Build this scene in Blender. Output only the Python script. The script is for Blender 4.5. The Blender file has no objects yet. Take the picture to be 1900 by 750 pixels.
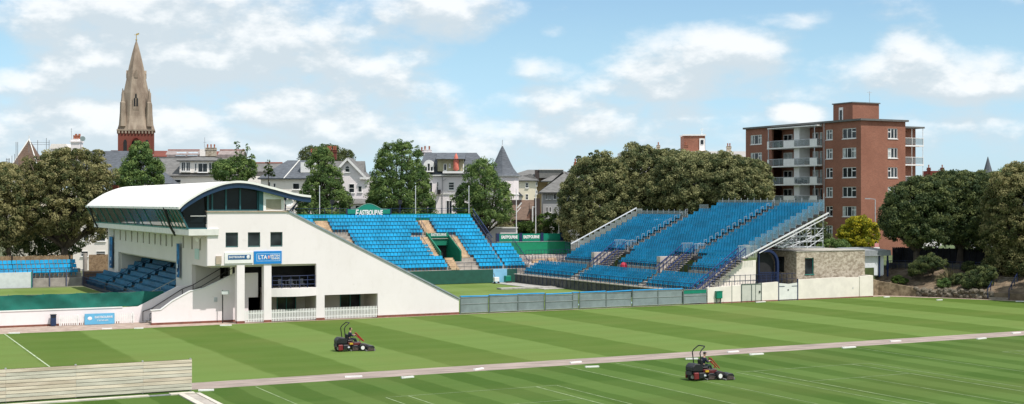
import bpy, bmesh, math, random
import numpy as np
from mathutils import Vector, Matrix
random.seed(7)
R = math.radians
PI = math.pi
scene = bpy.context.scene
COL = scene.collection

# ------------------------------------------------------------------ camera, sky, sun, exposure
CAM_H = 11.0
FOC = 2490.0                     # focal length in photograph pixels (1900 wide)
CC, SS = 0.8896, 0.4567          # camera yaw against the courts' axes
cam_d = bpy.data.cameras.new('camera'); cam = bpy.data.objects.new('camera', cam_d); COL.objects.link(cam)
cam_d.sensor_width = 36; cam_d.lens = 36 * FOC / 1900; cam_d.clip_start = 0.5; cam_d.clip_end = 6000
cam.location = (0, 0, CAM_H); cam.rotation_euler = (R(90), 0, -math.atan2(SS, CC))
scene.camera = cam

SUN_DIR = Vector((0.45, -1.0, 2.1)).normalized()
SUN_EL = math.asin(SUN_DIR.z)
SUN_AZ = math.atan2(SUN_DIR.x, SUN_DIR.y)
SKY_STRENGTH = 0.10
SUN_STRENGTH = 3.6
scene.view_settings.view_transform = 'Standard'
scene.view_settings.look = 'None'
scene.view_settings.exposure = 0.45
scene.view_settings.gamma = 1.0

def nd(nt, typ, **kw):
    n = nt.nodes.new(typ)
    for k, v in kw.items(): setattr(n, k, v)
    return n
def lk(nt, a, b): nt.links.new(a, b)
def val(nt, x):
    n = nd(nt, 'ShaderNodeValue'); n.outputs[0].default_value = x; return n.outputs[0]
def mth(nt, op, a, b=None, c=None, clamp=False):
    n = nd(nt, 'ShaderNodeMath', operation=op); n.use_clamp = clamp
    for i, v in enumerate((a, b, c)):
        if v is None: continue
        if isinstance(v, (int, float)): n.inputs[i].default_value = v
        else: lk(nt, v, n.inputs[i])
    return n.outputs[0]
def mixc(nt, f, a, b, mode='MIX'):
    n = nd(nt, 'ShaderNodeMix', data_type='RGBA', blend_type=mode)
    for i, v in ((0, f), (6, a), (7, b)):
        if isinstance(v, (int, float)): n.inputs[i].default_value = v
        elif isinstance(v, (tuple, list)): n.inputs[i].default_value = (*v[:3], 1)
        else: lk(nt, v, n.inputs[i])
    return n.outputs[2]
def smooth(nt, v, lo, hi):
    n = nd(nt, 'ShaderNodeMapRange', interpolation_type='SMOOTHSTEP')
    lk(nt, v, n.inputs[0]); n.inputs[1].default_value = lo; n.inputs[2].default_value = hi
    return n.outputs[0]

world = bpy.data.worlds.new('World'); scene.world = world; world.use_nodes = True
wt = world.node_tree; wt.nodes.clear()
sky = nd(wt, 'ShaderNodeTexSky', sky_type='NISHITA'); sky.sun_disc = False
sky.sun_elevation = SUN_EL; sky.sun_rotation = SUN_AZ; sky.altitude = 20
sky.air_density = 1.0; sky.dust_density = 0.15; sky.ozone_density = 1.2
tc = nd(wt, 'ShaderNodeTexCoord')
rotm = nd(wt, 'ShaderNodeVectorRotate', rotation_type='Z_AXIS'); rotm.inputs['Angle'].default_value = math.atan2(SS, CC)
lk(wt, tc.outputs['Generated'], rotm.inputs['Vector'])
sp = nd(wt, 'ShaderNodeSeparateXYZ'); lk(wt, rotm.outputs[0], sp.inputs[0])
AZ = mth(wt, 'ARCTAN2', sp.outputs[0], sp.outputs[1])
HOR = mth(wt, 'SQRT', mth(wt, 'ADD', mth(wt, 'MULTIPLY', sp.outputs[0], sp.outputs[0]), mth(wt, 'MULTIPLY', sp.outputs[1], sp.outputs[1])))
EL = mth(wt, 'ARCTAN2', sp.outputs[2], HOR)
# cumulus banks of the dome: (bearing, elevation, half width, half height, weight)
BANKS = [(330,50,290,105,1.25),(560,90,220,80,1.1),(180,120,150,60,.6),(420,130,330,60,1.0),(200,250,600,80,1.05),(560,215,340,80,1.05),(70,170,150,45,.75),(300,165,190,55,.7),(790,20,150,55,.9),
         (1010,190,130,34,.85),(1020,135,70,24,.7),(1310,110,150,60,1.05),(1210,130,110,40,.9),(1200,160,170,34,.75),(1400,90,80,40,.6),(1600,165,150,36,.7),
         (1690,105,80,50,1.1),(1690,140,170,48,1.0),(1810,150,160,46,1.0),(1485,212,55,22,1.0),(1180,235,220,46,.8),(900,265,260,50,.8),(780,215,80,30,.6),(1800,250,190,55,.7),
         (1480,40,120,16,.42),(1620,35,130,14,.3),(1025,60,25,14,.5),(950,300,1100,36,.55),(1420,140,60,30,.5)]
def cloud_density(dv):
    el = mth(wt, 'ADD', EL, dv)
    cmb = nd(wt, 'ShaderNodeCombineXYZ'); lk(wt, mth(wt, 'MULTIPLY', AZ, 17.0), cmb.inputs[0]); lk(wt, mth(wt, 'MULTIPLY', el, 31.0), cmb.inputs[1]); cmb.inputs[2].default_value = 3.7
    n1 = nd(wt, 'ShaderNodeTexNoise', noise_dimensions='3D'); n1.inputs['Scale'].default_value = 1.0; n1.inputs['Detail'].default_value = 9; n1.inputs['Roughness'].default_value = .57
    lk(wt, cmb.outputs[0], n1.inputs['Vector'])
    tot = None
    for (x, y, w, h, k) in BANKS:
        a0 = math.atan((x - 950) / FOC); e0 = math.atan((375 - y) / math.hypot(FOC, x - 950)); w /= FOC; h /= FOC
        dx = mth(wt, 'MULTIPLY', mth(wt, 'SUBTRACT', AZ, a0), 1 / w); dy = mth(wt, 'MULTIPLY', mth(wt, 'SUBTRACT', el, e0), 1 / h)
        r2 = mth(wt, 'ADD', mth(wt, 'MULTIPLY', dx, dx), mth(wt, 'MULTIPLY', dy, dy))
        g = mth(wt, 'MULTIPLY', mth(wt, 'SUBTRACT', 1.0, mth(wt, 'MULTIPLY', r2, .5), clamp=True), k)
        tot = g if tot is None else mth(wt, 'MAXIMUM', tot, g)
    # elsewhere on the dome, unseen: cloud of the same kind, thickened to add fill light
    far = smooth(wt, mth(wt, 'ABSOLUTE', AZ), .42, .6)
    high = smooth(wt, el, .16, .3)
    tot = mth(wt, 'MAXIMUM', tot, mth(wt, 'MULTIPLY', mth(wt, 'MAXIMUM', far, high), .85))
    nn = mth(wt, 'MULTIPLY', mth(wt, 'SUBTRACT', n1.outputs[0], .5), 2.3)
    return mth(wt, 'ADD', tot, nn)
D0 = cloud_density(0.0); D1 = cloud_density(0.012)
cover = smooth(wt, D0, .08, 1.02)
lit = smooth(wt, mth(wt, 'SUBTRACT', D0, D1), -.12, .46)
thick = smooth(wt, D0, .5, 1.25)
K = 1.0 / SKY_STRENGTH
ccol = mixc(wt, lit, tuple(K * v for v in (.495, .558, .60)), tuple(K * v for v in (.745, .76, .765)))
tintc = mixc(wt, smooth(wt, EL, -.02, .13), (.56, .76, 1.20), (.85, .975, 1.02))
skyc = mixc(wt, 1.0, sky.outputs[0], tintc, 'MULTIPLY')
final = mixc(wt, mth(wt, 'MULTIPLY', cover, mth(wt, 'ADD', .62, mth(wt, 'MULTIPLY', smooth(wt, EL, .0, .07), .30))), skyc, ccol)
bg = nd(wt, 'ShaderNodeBackground'); bg.inputs[1].default_value = SKY_STRENGTH; lk(wt, final, bg.inputs[0])
wo = nd(wt, 'ShaderNodeOutputWorld'); lk(wt, bg.outputs[0], wo.inputs[0])

sun_d = bpy.data.lights.new('sun', 'SUN'); sun_d.energy = SUN_STRENGTH; sun_d.angle = R(.53); sun_d.color = (1, .93, .875)
sun = bpy.data.objects.new('sun', sun_d); COL.objects.link(sun)
sun.rotation_euler = SUN_DIR.to_track_quat('Z', 'Y').to_euler(); sun.location = (0, 0, 200)

# ------------------------------------------------------------------ measuring helpers
def ray(x):
    t = (x - 950) / FOC
    return (CC * t + SS, -SS * t + CC)
def G(x, y, Z=0.0):
    d = FOC * (CAM_H - Z) / (y - 375); a, b = ray(x); return (a * d, b * d)
def PY(x, y, Y):
    a, b = ray(x); d = Y / b; return (a * d, CAM_H - (y - 375) / FOC * d)
def PX(x, y, X):
    a, b = ray(x); d = X / a; return (b * d, CAM_H - (y - 375) / FOC * d)
def PD(x, y, d):
    a, b = ray(x); return Vector((a * d, b * d, CAM_H - (y - 375) / FOC * d))

# ------------------------------------------------------------------ materials
MATS = {}
def mat(name, col, rough=.7, var=.12, scale=2.0, metal=0.0, bump=0.0, col2=None, stretch=None, spec=None, detail=5, alpha=None):
    if name in MATS: return MATS[name]
    m = bpy.data.materials.new(name); m.use_nodes = True; nt = m.node_tree
    b = nt.nodes['Principled BSDF']; b.inputs['Roughness'].default_value = rough; b.inputs['Metallic'].default_value = metal
    if spec is not None: b.inputs['Specular IOR Level'].default_value = spec
    geo = nd(nt, 'ShaderNodeNewGeometry'); vec = geo.outputs['Position']
    if stretch:
        mp = nd(nt, 'ShaderNodeMapping'); mp.inputs['Scale'].default_value = stretch; lk(nt, vec, mp.inputs[0]); vec = mp.outputs[0]
    n = nd(nt, 'ShaderNodeTexNoise'); n.inputs['Scale'].default_value = scale; n.inputs['Detail'].default_value = detail; n.inputs['Roughness'].default_value = .62
    lk(nt, vec, n.inputs['Vector'])
    f = smooth(nt, n.outputs[0], .32, .68)
    lo = tuple(max(0, c * (1 - var)) for c in col); hi = col2 or tuple(min(1, c * (1 + var)) for c in col)
    lk(nt, mixc(nt, f, lo, hi), b.inputs['Base Color'])
    if bump:
        bp = nd(nt, 'ShaderNodeBump'); bp.inputs['Strength'].default_value = bump; bp.inputs['Distance'].default_value = .03
        lk(nt, n.outputs[0], bp.inputs['Height']); lk(nt, bp.outputs[0], b.inputs['Normal'])
    if alpha is not None: b.inputs['Alpha'].default_value = alpha
    MATS[name] = m; return m

def brick_mat(name, c1, c2, mortar, sx=.225, sy=.075, noise=.5):
    m = bpy.data.materials.new(name); m.use_nodes = True; nt = m.node_tree; b = nt.nodes['Principled BSDF']; b.inputs['Roughness'].default_value = .9
    geo = nd(nt, 'ShaderNodeNewGeometry'); s = nd(nt, 'ShaderNodeSeparateXYZ'); lk(nt, geo.outputs['Position'], s.inputs[0])
    c = nd(nt, 'ShaderNodeCombineXYZ'); lk(nt, mth(nt, 'ADD', s.outputs[0], s.outputs[1]), c.inputs[0]); lk(nt, s.outputs[2], c.inputs[1])
    br = nd(nt, 'ShaderNodeTexBrick'); lk(nt, c.outputs[0], br.inputs['Vector']); br.inputs['Scale'].default_value = 1
    br.inputs['Brick Width'].default_value = sx; br.inputs['Row Height'].default_value = sy; br.inputs['Mortar Size'].default_value = sy * .09
    br.inputs['Color1'].default_value = (*c1, 1); br.inputs['Color2'].default_value = (*c2, 1); br.inputs['Mortar'].default_value = (*mortar, 1)
    n = nd(nt, 'ShaderNodeTexNoise'); n.inputs['Scale'].default_value = .35; n.inputs['Detail'].default_value = 8; lk(nt, geo.outputs['Position'], n.inputs['Vector'])
    f = smooth(nt, n.outputs[0], .3, .7)
    lk(nt, mixc(nt, mth(nt, 'MULTIPLY', f, noise), br.outputs[0], tuple(v * .55 for v in c1)), b.inputs['Base Color'])
    MATS[name] = m; return m

def wall_mat(name, base, stain, amt=.35):
    """painted render: faint vertical streaks, blotches and dirt near nothing in particular"""
    m = bpy.data.materials.new(name); m.use_nodes = True; nt = m.node_tree; b = nt.nodes['Principled BSDF']; b.inputs['Roughness'].default_value = .85
    geo = nd(nt, 'ShaderNodeNewGeometry')
    mp = nd(nt, 'ShaderNodeMapping'); mp.inputs['Scale'].default_value = (1.0, 1.0, .5); lk(nt, geo.outputs['Position'], mp.inputs[0])
    n = nd(nt, 'ShaderNodeTexNoise'); n.inputs['Scale'].default_value = 1.6; n.inputs['Detail'].default_value = 8; n.inputs['Roughness'].default_value = .68; lk(nt, mp.outputs[0], n.inputs['Vector'])
    n2 = nd(nt, 'ShaderNodeTexNoise'); n2.inputs['Scale'].default_value = .35; n2.inputs['Detail'].default_value = 4; lk(nt, geo.outputs['Position'], n2.inputs['Vector'])
    f = mth(nt, 'MULTIPLY', smooth(nt, n.outputs[0], .48, .8), amt)
    f2 = mth(nt, 'MULTIPLY', smooth(nt, n2.outputs[0], .4, .7), amt * .5)
    n3 = nd(nt, 'ShaderNodeTexNoise'); n3.inputs['Scale'].default_value = 1.1; n3.inputs['Detail'].default_value = 2; lk(nt, geo.outputs['Position'], n3.inputs['Vector'])
    sp3 = smooth(nt, n3.outputs[0], .73, .76)                       # odd scuffs and filled patches
    vv = nd(nt, 'ShaderNodeTexVoronoi'); vv.inputs['Scale'].default_value = .22; vv.distance = 'CHEBYCHEV'; lk(nt, geo.outputs['Position'], vv.inputs[0])
    vs = nd(nt, 'ShaderNodeSeparateColor'); lk(nt, vv.outputs['Color'], vs.inputs[0])
    pt = mth(nt, 'MULTIPLY', vs.outputs[0], amt * .35)              # large repainted panels, barely different
    lk(nt, mixc(nt, mth(nt, 'ADD', mth(nt, 'ADD', f, f2), mth(nt, 'ADD', pt, mth(nt, 'MULTIPLY', sp3, amt * 1.2)), clamp=True), base, stain), b.inputs['Base Color'])
    MATS[name] = m; return m

WHITE = wall_mat('painted_render', (.84, .785, .785), (.60, .55, .51), .20)
CREAM = wall_mat('cream_render', (.80, .74, .58), (.6, .52, .40), .2)
IVORY = wall_mat('ivory_render', (.88, .83, .77), (.66, .60, .52), .15)
TAN = wall_mat('tan_render', (.50, .41, .27), (.36, .29, .19), .3)
GREYR = wall_mat('grey_render', (.42, .44, .44), (.3, .31, .31), .3)
BEIGE = wall_mat('beige_render', (.60, .57, .49), (.42, .38, .31), .3)
WPAINT = mat('white_paint', (.80, .80, .78), .45, .05)
ROOFW = mat('white_roof_membrane', (.80, .80, .76), .6, .04, .6)
LEDGE = mat('pale_ledge', (.70, .70, .66), .6, .06)
BLUEST = mat('blue_steel', (.008, .035, .085), .45, .1)
NAVY = mat('navy_paint', (.010, .022, .080), .45, .15)
GREENFR = mat('green_frame', (.03, .20, .17), .45, .1)
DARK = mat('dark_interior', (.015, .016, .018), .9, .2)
CONC = mat('concrete', (.36, .33, .29), .9, .2, 1.2)
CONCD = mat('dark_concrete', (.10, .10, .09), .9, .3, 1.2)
STEPM = mat('timber_steps', (.50, .37, .24), .85, .25, 1.5)
PLINTH = mat('brick_plinth', (.20, .075, .05), .9, .2, 3)
BLACK = mat('black_plastic', (.012, .013, .016), .45, .2)
RUBBER = mat('black_rubber', (.012, .012, .012), .85, .2)
RED = mat('red_paint', (.36, .012, .015), .35, .1)
ALU = mat('galvanised_steel', (.50, .52, .54), .45, .12, 3, metal=.35)
POLEW = mat('pale_pole', (.72, .73, .74), .4, .05)
GREENB = mat('green_board', (.0, .20, .125), .5, .08, .8)
GREENF = mat('green_windbreak', (.0, .115, .085), .75, .18, .7, bump=.3)
GREENW = mat('green_painted_wall', (.012, .085, .062), .7, .12, 1.5)
BLUEB = mat('blue_board', (.005, .22, .60), .5, .05)
SKYB = mat('light_blue_board', (.12, .42, .66), .5, .06)
GREYM = mat('grey_mesh_panel', (.20, .25, .255), .7, .14, .9)
GREYF = mat('grey_green_frame', (.09, .12, .11), .6, .1)
SLATE = mat('slate_roof', (.085, .098, .115), .8, .25, 1.4, stretch=(1, 1, 4))
SLATEG = mat('grey_slate_roof', (.145, .145, .14), .85, .22, 1.4, stretch=(1, 1, 4))
SLATEB = mat('brown_tile_roof', (.13, .085, .06), .85, .25, 1.6, stretch=(1, 1, 4))
REDT = mat('red_tile', (.35, .10, .06), .85, .2, 2)
STONES = mat('spire_stone', (.26, .195, .145), .9, .25, .5, col2=(.36, .295, .225), stretch=(1, 1, .35))
STONET = mat('tan_stone', (.38, .31, .225), .9, .3, 2.6, col2=(.56, .50, .40), bump=.4, stretch=(1,1,1.6))
BRICK = brick_mat('red_brown_brick',  (.34, .135, .082), (.235, .09, .056), (.31, .19, .135))
BRICKR = brick_mat('church_brick', (.22, .055, .035), (.17, .042, .03), (.17, .075, .055))
BRICKH = brick_mat('house_brick', (.25, .12, .075), (.19, .09, .06), (.25, .2, .16))
def glass_mat():
    m = bpy.data.materials.new('window_glass'); m.use_nodes = True; nt = m.node_tree; b = nt.nodes['Principled BSDF']
    b.inputs['Roughness'].default_value = .12; b.inputs['Specular IOR Level'].default_value = .35
    geo = nd(nt, 'ShaderNodeNewGeometry'); v = nd(nt, 'ShaderNodeTexVoronoi'); v.inputs['Scale'].default_value = .7; lk(nt, geo.outputs['Position'], v.inputs[0])
    f = smooth(nt, v.outputs['Distance'], .2, .8)
    lk(nt, mixc(nt, f, (.008, .011, .014), (.035, .045, .05)), b.inputs['Base Color']); MATS['window_glass'] = m; return m
GLASS = glass_mat()
CURT = mat('pale_curtain', (.42, .46, .45), .8, .3, 2.2)
def clear_mat(name, col, alpha):
    m = bpy.data.materials.new(name); m.use_nodes = True; nt = m.node_tree; b = nt.nodes['Principled BSDF']
    b.inputs['Base Color'].default_value = (*col, 1); b.inputs['Roughness'].default_value = .25; b.inputs['Alpha'].default_value = alpha
    MATS[name] = m; return m
SHEET = clear_mat('clear_sheet', (.16, .30, .40), .38)
BALG = clear_mat('balcony_glass', (.20, .26, .27), .35)
MESHP = clear_mat('metal_mesh_sheet', (.30, .33, .31), .55)
PAVG = clear_mat('pavilion_glass', (.03, .05, .05), .62)
SEATB = mat('blue_seat_plastic', (.004, .29, .52), .5, .2, .5, spec=.3)
SEATD = mat('deep_blue_seat_plastic', (.003, .255, .45), .5, .2, .5, spec=.3)

# ------------------------------------------------------------------ mesh builder
SPLIT = {'balcony_item','landing_gate','aisle_steps','pipe','plinth','roof_rib','cornice','steps','post','column','doorway','strut','roof_strut','slot_window','leg','belfry_opening','chimney','chimney_pot','tier','rear_wall','interior','coping','front_wall','landing','tunnel_wall','capping','wall','party_wall','front_panel','glass','porch','balcony_door','dormer','roof_light','railing','handrail','hinge','board','wheel','rim','front_glazing','raking_beam','window','aisle_railing','body_panel','side_wall','roof','lower_panel','scaffold_tube','screen_post','mesh_screen','curtain','ridge_tiles','upper_roof','kerb','boards','walk','roller','mullion','end_railing','chassis','engine','passage_wall','side_tank','sill','lucarne_opening','lucarne','pinnacle','aerial','box_wall','glazing_frame'}
class MB:
    def __init__(s): s.v = []; s.f = []; s.g = []
    def add(s, vs, fs):
        o = len(s.v); s.g.append((o, len(s.f))); s.v += [tuple(v) for v in vs]; s.f += [tuple(i + o for i in f) for f in fs]
    def box(s, x0, x1, y0, y1, z0, z1):
        s.add([(x0,y0,z0),(x1,y0,z0),(x1,y1,z0),(x0,y1,z0),(x0,y0,z1),(x1,y0,z1),(x1,y1,z1),(x0,y1,z1)],
              [(0,3,2,1),(4,5,6,7),(0,1,5,4),(1,2,6,5),(2,3,7,6),(3,0,4,7)]); return s
    def prism_y(s, pts, y0, y1):      # polygon in XZ extruded along Y
        n = len(pts)
        s.add([(x, y0, z) for x, z in pts] + [(x, y1, z) for x, z in pts],
              [tuple(range(n)), tuple(range(2*n-1, n-1, -1))] + [(i, i+n, (i+1) % n + n, (i+1) % n) for i in range(n)]); return s
    def prism_x(s, pts, x0, x1):      # polygon in YZ extruded along X
        n = len(pts)
        s.add([(x0, y, z) for y, z in pts] + [(x1, y, z) for y, z in pts],
              [tuple(range(n)), tuple(range(2*n-1, n-1, -1))] + [(i, i+n, (i+1) % n + n, (i+1) % n) for i in range(n)]); return s
    def prism_z(s, pts, z0, z1):
        n = len(pts)
        s.add([(x, y, z0) for x, y in pts] + [(x, y, z1) for x, y in pts],
              [tuple(range(n-1, -1, -1)), tuple(range(n, 2*n))] + [(i, (i+1) % n, (i+1) % n + n, i+n) for i in range(n)]); return s
    def quad(s, *p): s.add(p, [tuple(range(len(p)))]); return s
    def tube(s, p, q, r, r2=None, n=6, cap=True):
        p = Vector(p); q = Vector(q); r2 = r if r2 is None else r2
        d = (q - p).normalized(); a = d.orthogonal().normalized(); b = d.cross(a)
        vs = []
        for c, rr in ((p, r), (q, r2)):
            for i in range(n):
                t = 2*PI*i/n; vs.append(c + a*math.cos(t)*rr + b*math.sin(t)*rr)
        fs = [(i, (i+1) % n, (i+1) % n + n, i+n) for i in range(n)]
        if cap: fs += [tuple(range(n-1, -1, -1)), tuple(range(n, 2*n))]
        s.add(vs, fs); return s
    def path(s, pts, r, n=6):
        for a, b in zip(pts, pts[1:]): s.tube(a, b, r, n=n)
        return s
    def bar(s, p, q, w, h=None):       # rectangular bar, w horizontal thickness, h vertical
        h = h or w; p = Vector(p); q = Vector(q); d = (q-p).normalized()
        up = Vector((0,0,1)) if abs(d.z) < .95 else Vector((1,0,0))
        a = d.cross(up).normalized()*w/2; b = a.normalized().cross(d).normalized()*h/2
        vs = [c + i*a + j*b for c in (p, q) for i, j in ((-1,-1),(1,-1),(1,1),(-1,1))]
        s.add(vs, [(0,1,2,3),(7,6,5,4),(0,4,5,1),(1,5,6,2),(2,6,7,3),(3,7,4,0)]); return s
    def cyl(s, c, r, z0, z1, n=12, r2=None):
        return s.tube((c[0],c[1],z0), (c[0],c[1],z1), r, r2, n)
    def lathe(s, c, prof, n=12):        # prof list of (r,z)
        o = len(s.v)
        for r_, z in prof:
            for i in range(n):
                t = 2*PI*i/n; s.v.append((c[0]+r_*math.cos(t), c[1]+r_*math.sin(t), c[2]+z))
        for k in range(len(prof)-1):
            for i in range(n):
                j = (i+1) % n; s.f.append((o+k*n+i, o+k*n+j, o+(k+1)*n+j, o+(k+1)*n+i))
        s.f.append(tuple(o+i for i in range(n-1,-1,-1))); s.f.append(tuple(o+(len(prof)-1)*n+i for i in range(n)))
        return s
    def ball(s, c, rx, ry=None, rz=None, n=10, m=6):
        ry = ry or rx; rz = rz or rx
        prof = [(max(.02, math.sin(PI*k/m)), -math.cos(PI*k/m)) for k in range(m+1)]
        o = len(s.v); s.lathe((0,0,0), prof, n)
        for i in range(o, len(s.v)):
            x, y, z = s.v[i]; s.v[i] = (c[0]+x*rx, c[1]+y*ry, c[2]+z*rz)
        return s
    def panel(s, x0, x1, z0, z1, y0, y1, holes=()):   # wall in XZ with rectangular holes (butted cells)
        xs = sorted({x0, x1, *[v for h in holes for v in h[:2]]}); zs = sorted({z0, z1, *[v for h in holes for v in h[2:]]})
        for a, b in zip(xs, xs[1:]):
            for c, d in zip(zs, zs[1:]):
                mx, mz = (a+b)/2, (c+d)/2
                if any(h[0] < mx < h[1] and h[2] < mz < h[3] for h in holes): continue
                s.box(a, b, y0, y1, c, d)
        return s
    def panel_x(s, y0, y1, z0, z1, x0, x1, holes=()):
        ys = sorted({y0, y1, *[v for h in holes for v in h[:2]]}); zs = sorted({z0, z1, *[v for h in holes for v in h[2:]]})
        for a, b in zip(ys, ys[1:]):
            for c, d in zip(zs, zs[1:]):
                my, mz = (a+b)/2, (c+d)/2
                if any(h[0] < my < h[1] and h[2] < mz < h[3] for h in holes): continue
                s.box(x0, x1, a, b, c, d)
        return s
    def pieces(s, gap=.03):
        """the separate solids of this builder, those that touch kept together"""
        n = len(s.g)
        if n < 2 or s.g[0] != (0, 0): return [s]
        ends = s.g[1:] + [(len(s.v), len(s.f))]; V = np.array(s.v)
        bb = [(V[a[0]:b[0]].min(0)-gap, V[a[0]:b[0]].max(0)+gap) for a, b in zip(s.g, ends)]
        par = list(range(n))
        def find(i):
            while par[i] != i: i = par[i]
            return i
        for i in range(n):
            for j in range(i):
                if (bb[i][0] <= bb[j][1]).all() and (bb[j][0] <= bb[i][1]).all(): par[find(i)] = find(j)
        out = {}
        for i in range(n): out.setdefault(find(i), []).append(i)
        if len(out) < 2 or len(out) > 100: return [s]
        res = []
        for ids in out.values():
            m = MB()
            for i in ids:
                a, b = s.g[i], ends[i]; m.add(s.v[a[0]:b[0]], [tuple(k - a[0] for k in f) for f in s.f[a[1]:b[1]]])
            res.append(m)
        return res
    def mesh(s, name):
        me = bpy.data.meshes.new(name); me.from_pydata(s.v, [], s.f); me.update(); return me
    def build(s, name, m, parent=None, smooth_=False, bevel=0, label=None, kind=None, world=True):
        """verts are in world coordinates (world=True: shifted to the parent's own frame) or already local"""
        if parent is not None and name in SPLIT and not kind:
            ps = s.pieces()
            if len(ps) > 1: return [q._build(name, m, parent, smooth_, bevel, label, kind, world) for q in ps][0]
        return s._build(name, m, parent, smooth_, bevel, label, kind, world)
    def _build(s, name, m, parent, smooth_, bevel, label, kind, world):
        if parent is not None and world:
            off = origin(parent); s.v = [(x-off[0], y-off[1], z-off[2]) for x, y, z in s.v]
        me = s.mesh(name); me.materials.append(m)
        if smooth_:
            for p in me.polygons: p.use_smooth = True
        o = bpy.data.objects.new(name, me); COL.objects.link(o)
        if parent is not None: o.parent = parent
        if bevel:
            b = o.modifiers.new('bevel', 'BEVEL'); b.width = bevel; b.segments = 1; b.limit_method = 'ANGLE'
        if label: o['label'] = label
        if kind: o['kind'] = kind
        return o

ORIG = {}
def origin(o):
    x = y = z = 0
    while o is not None:
        l = o.location; x += l.x; y += l.y; z += l.z; o = o.parent
    return (x, y, z)
def tag(o, label, cat, group=None):
    o['label'] = label; o['category'] = cat
    if group: o['group'] = group
    return o
def thing(name, label, cat, loc=(0,0,0), rotz=0.0, group=None):
    o = bpy.data.objects.new(name, None); COL.objects.link(o); o.location = loc; o.rotation_euler = (0,0,rotz); o.empty_display_size = .5
    return tag(o, label, cat, group)
def single(name, label, cat, mb, m, loc, group=None, **kw):      # a thing that is one mesh, built in world coordinates
    mb.v = [(x-loc[0], y-loc[1], z-loc[2]) for x, y, z in mb.v]
    o = mb.build(name, m, None, **kw); o.location = loc
    return tag(o, label, cat, group)
def struct(name, mb, m, **kw):
    o = mb.build(name, m, None, **kw); o['kind'] = 'structure'; return o
def copy_thing(o, loc, label=None, rotz=None):
    c = o.copy(); COL.objects.link(c); c.location = loc
    if rotz is not None: c.rotation_euler = (0,0,rotz)
    if label: c['label'] = label
    for ch in list(o.children):
        d = ch.copy(); COL.objects.link(d); d.parent = c
        for g in list(ch.children):
            e = g.copy(); COL.objects.link(e); e.parent = d
    return c
def part_mesh(name, me, parent, loc=(0,0,0), rotz=0.0):
    o = bpy.data.objects.new(name, me); COL.objects.link(o); o.parent = parent; o.location = loc; o.rotation_euler = (0,0,rotz); return o
def text_part(txt, size, loc, parent, m, width=None, rotz=0.0, bold=.0, name='lettering', shear=0.0, local=False, axis_x=False, xs=None):
    c = bpy.data.curves.new('t', 'FONT'); c.body = txt; c.size = size; c.align_x = 'CENTER'; c.align_y = 'CENTER'; c.extrude = .006; c.offset = bold; c.shear = shear
    t = bpy.data.objects.new('t', c); COL.objects.link(t); bpy.context.view_layer.update()
    me = bpy.data.meshes.new_from_object(t.evaluated_get(bpy.context.evaluated_depsgraph_get())); bpy.data.objects.remove(t)
    if width:
        w = max(v.co.x for v in me.vertices) - min(v.co.x for v in me.vertices)
        for v in me.vertices: v.co.x *= width / w
    me.materials.clear(); me.materials.append(m)
    o = bpy.data.objects.new(name, me); COL.objects.link(o)
    off = (0,0,0) if (parent is None or local) else origin(parent)
    o.parent = parent; o.location = (loc[0]-off[0], loc[1]-off[1], loc[2]-off[2]); o.rotation_euler = (R(90), 0, rotz)
    return o
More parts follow.
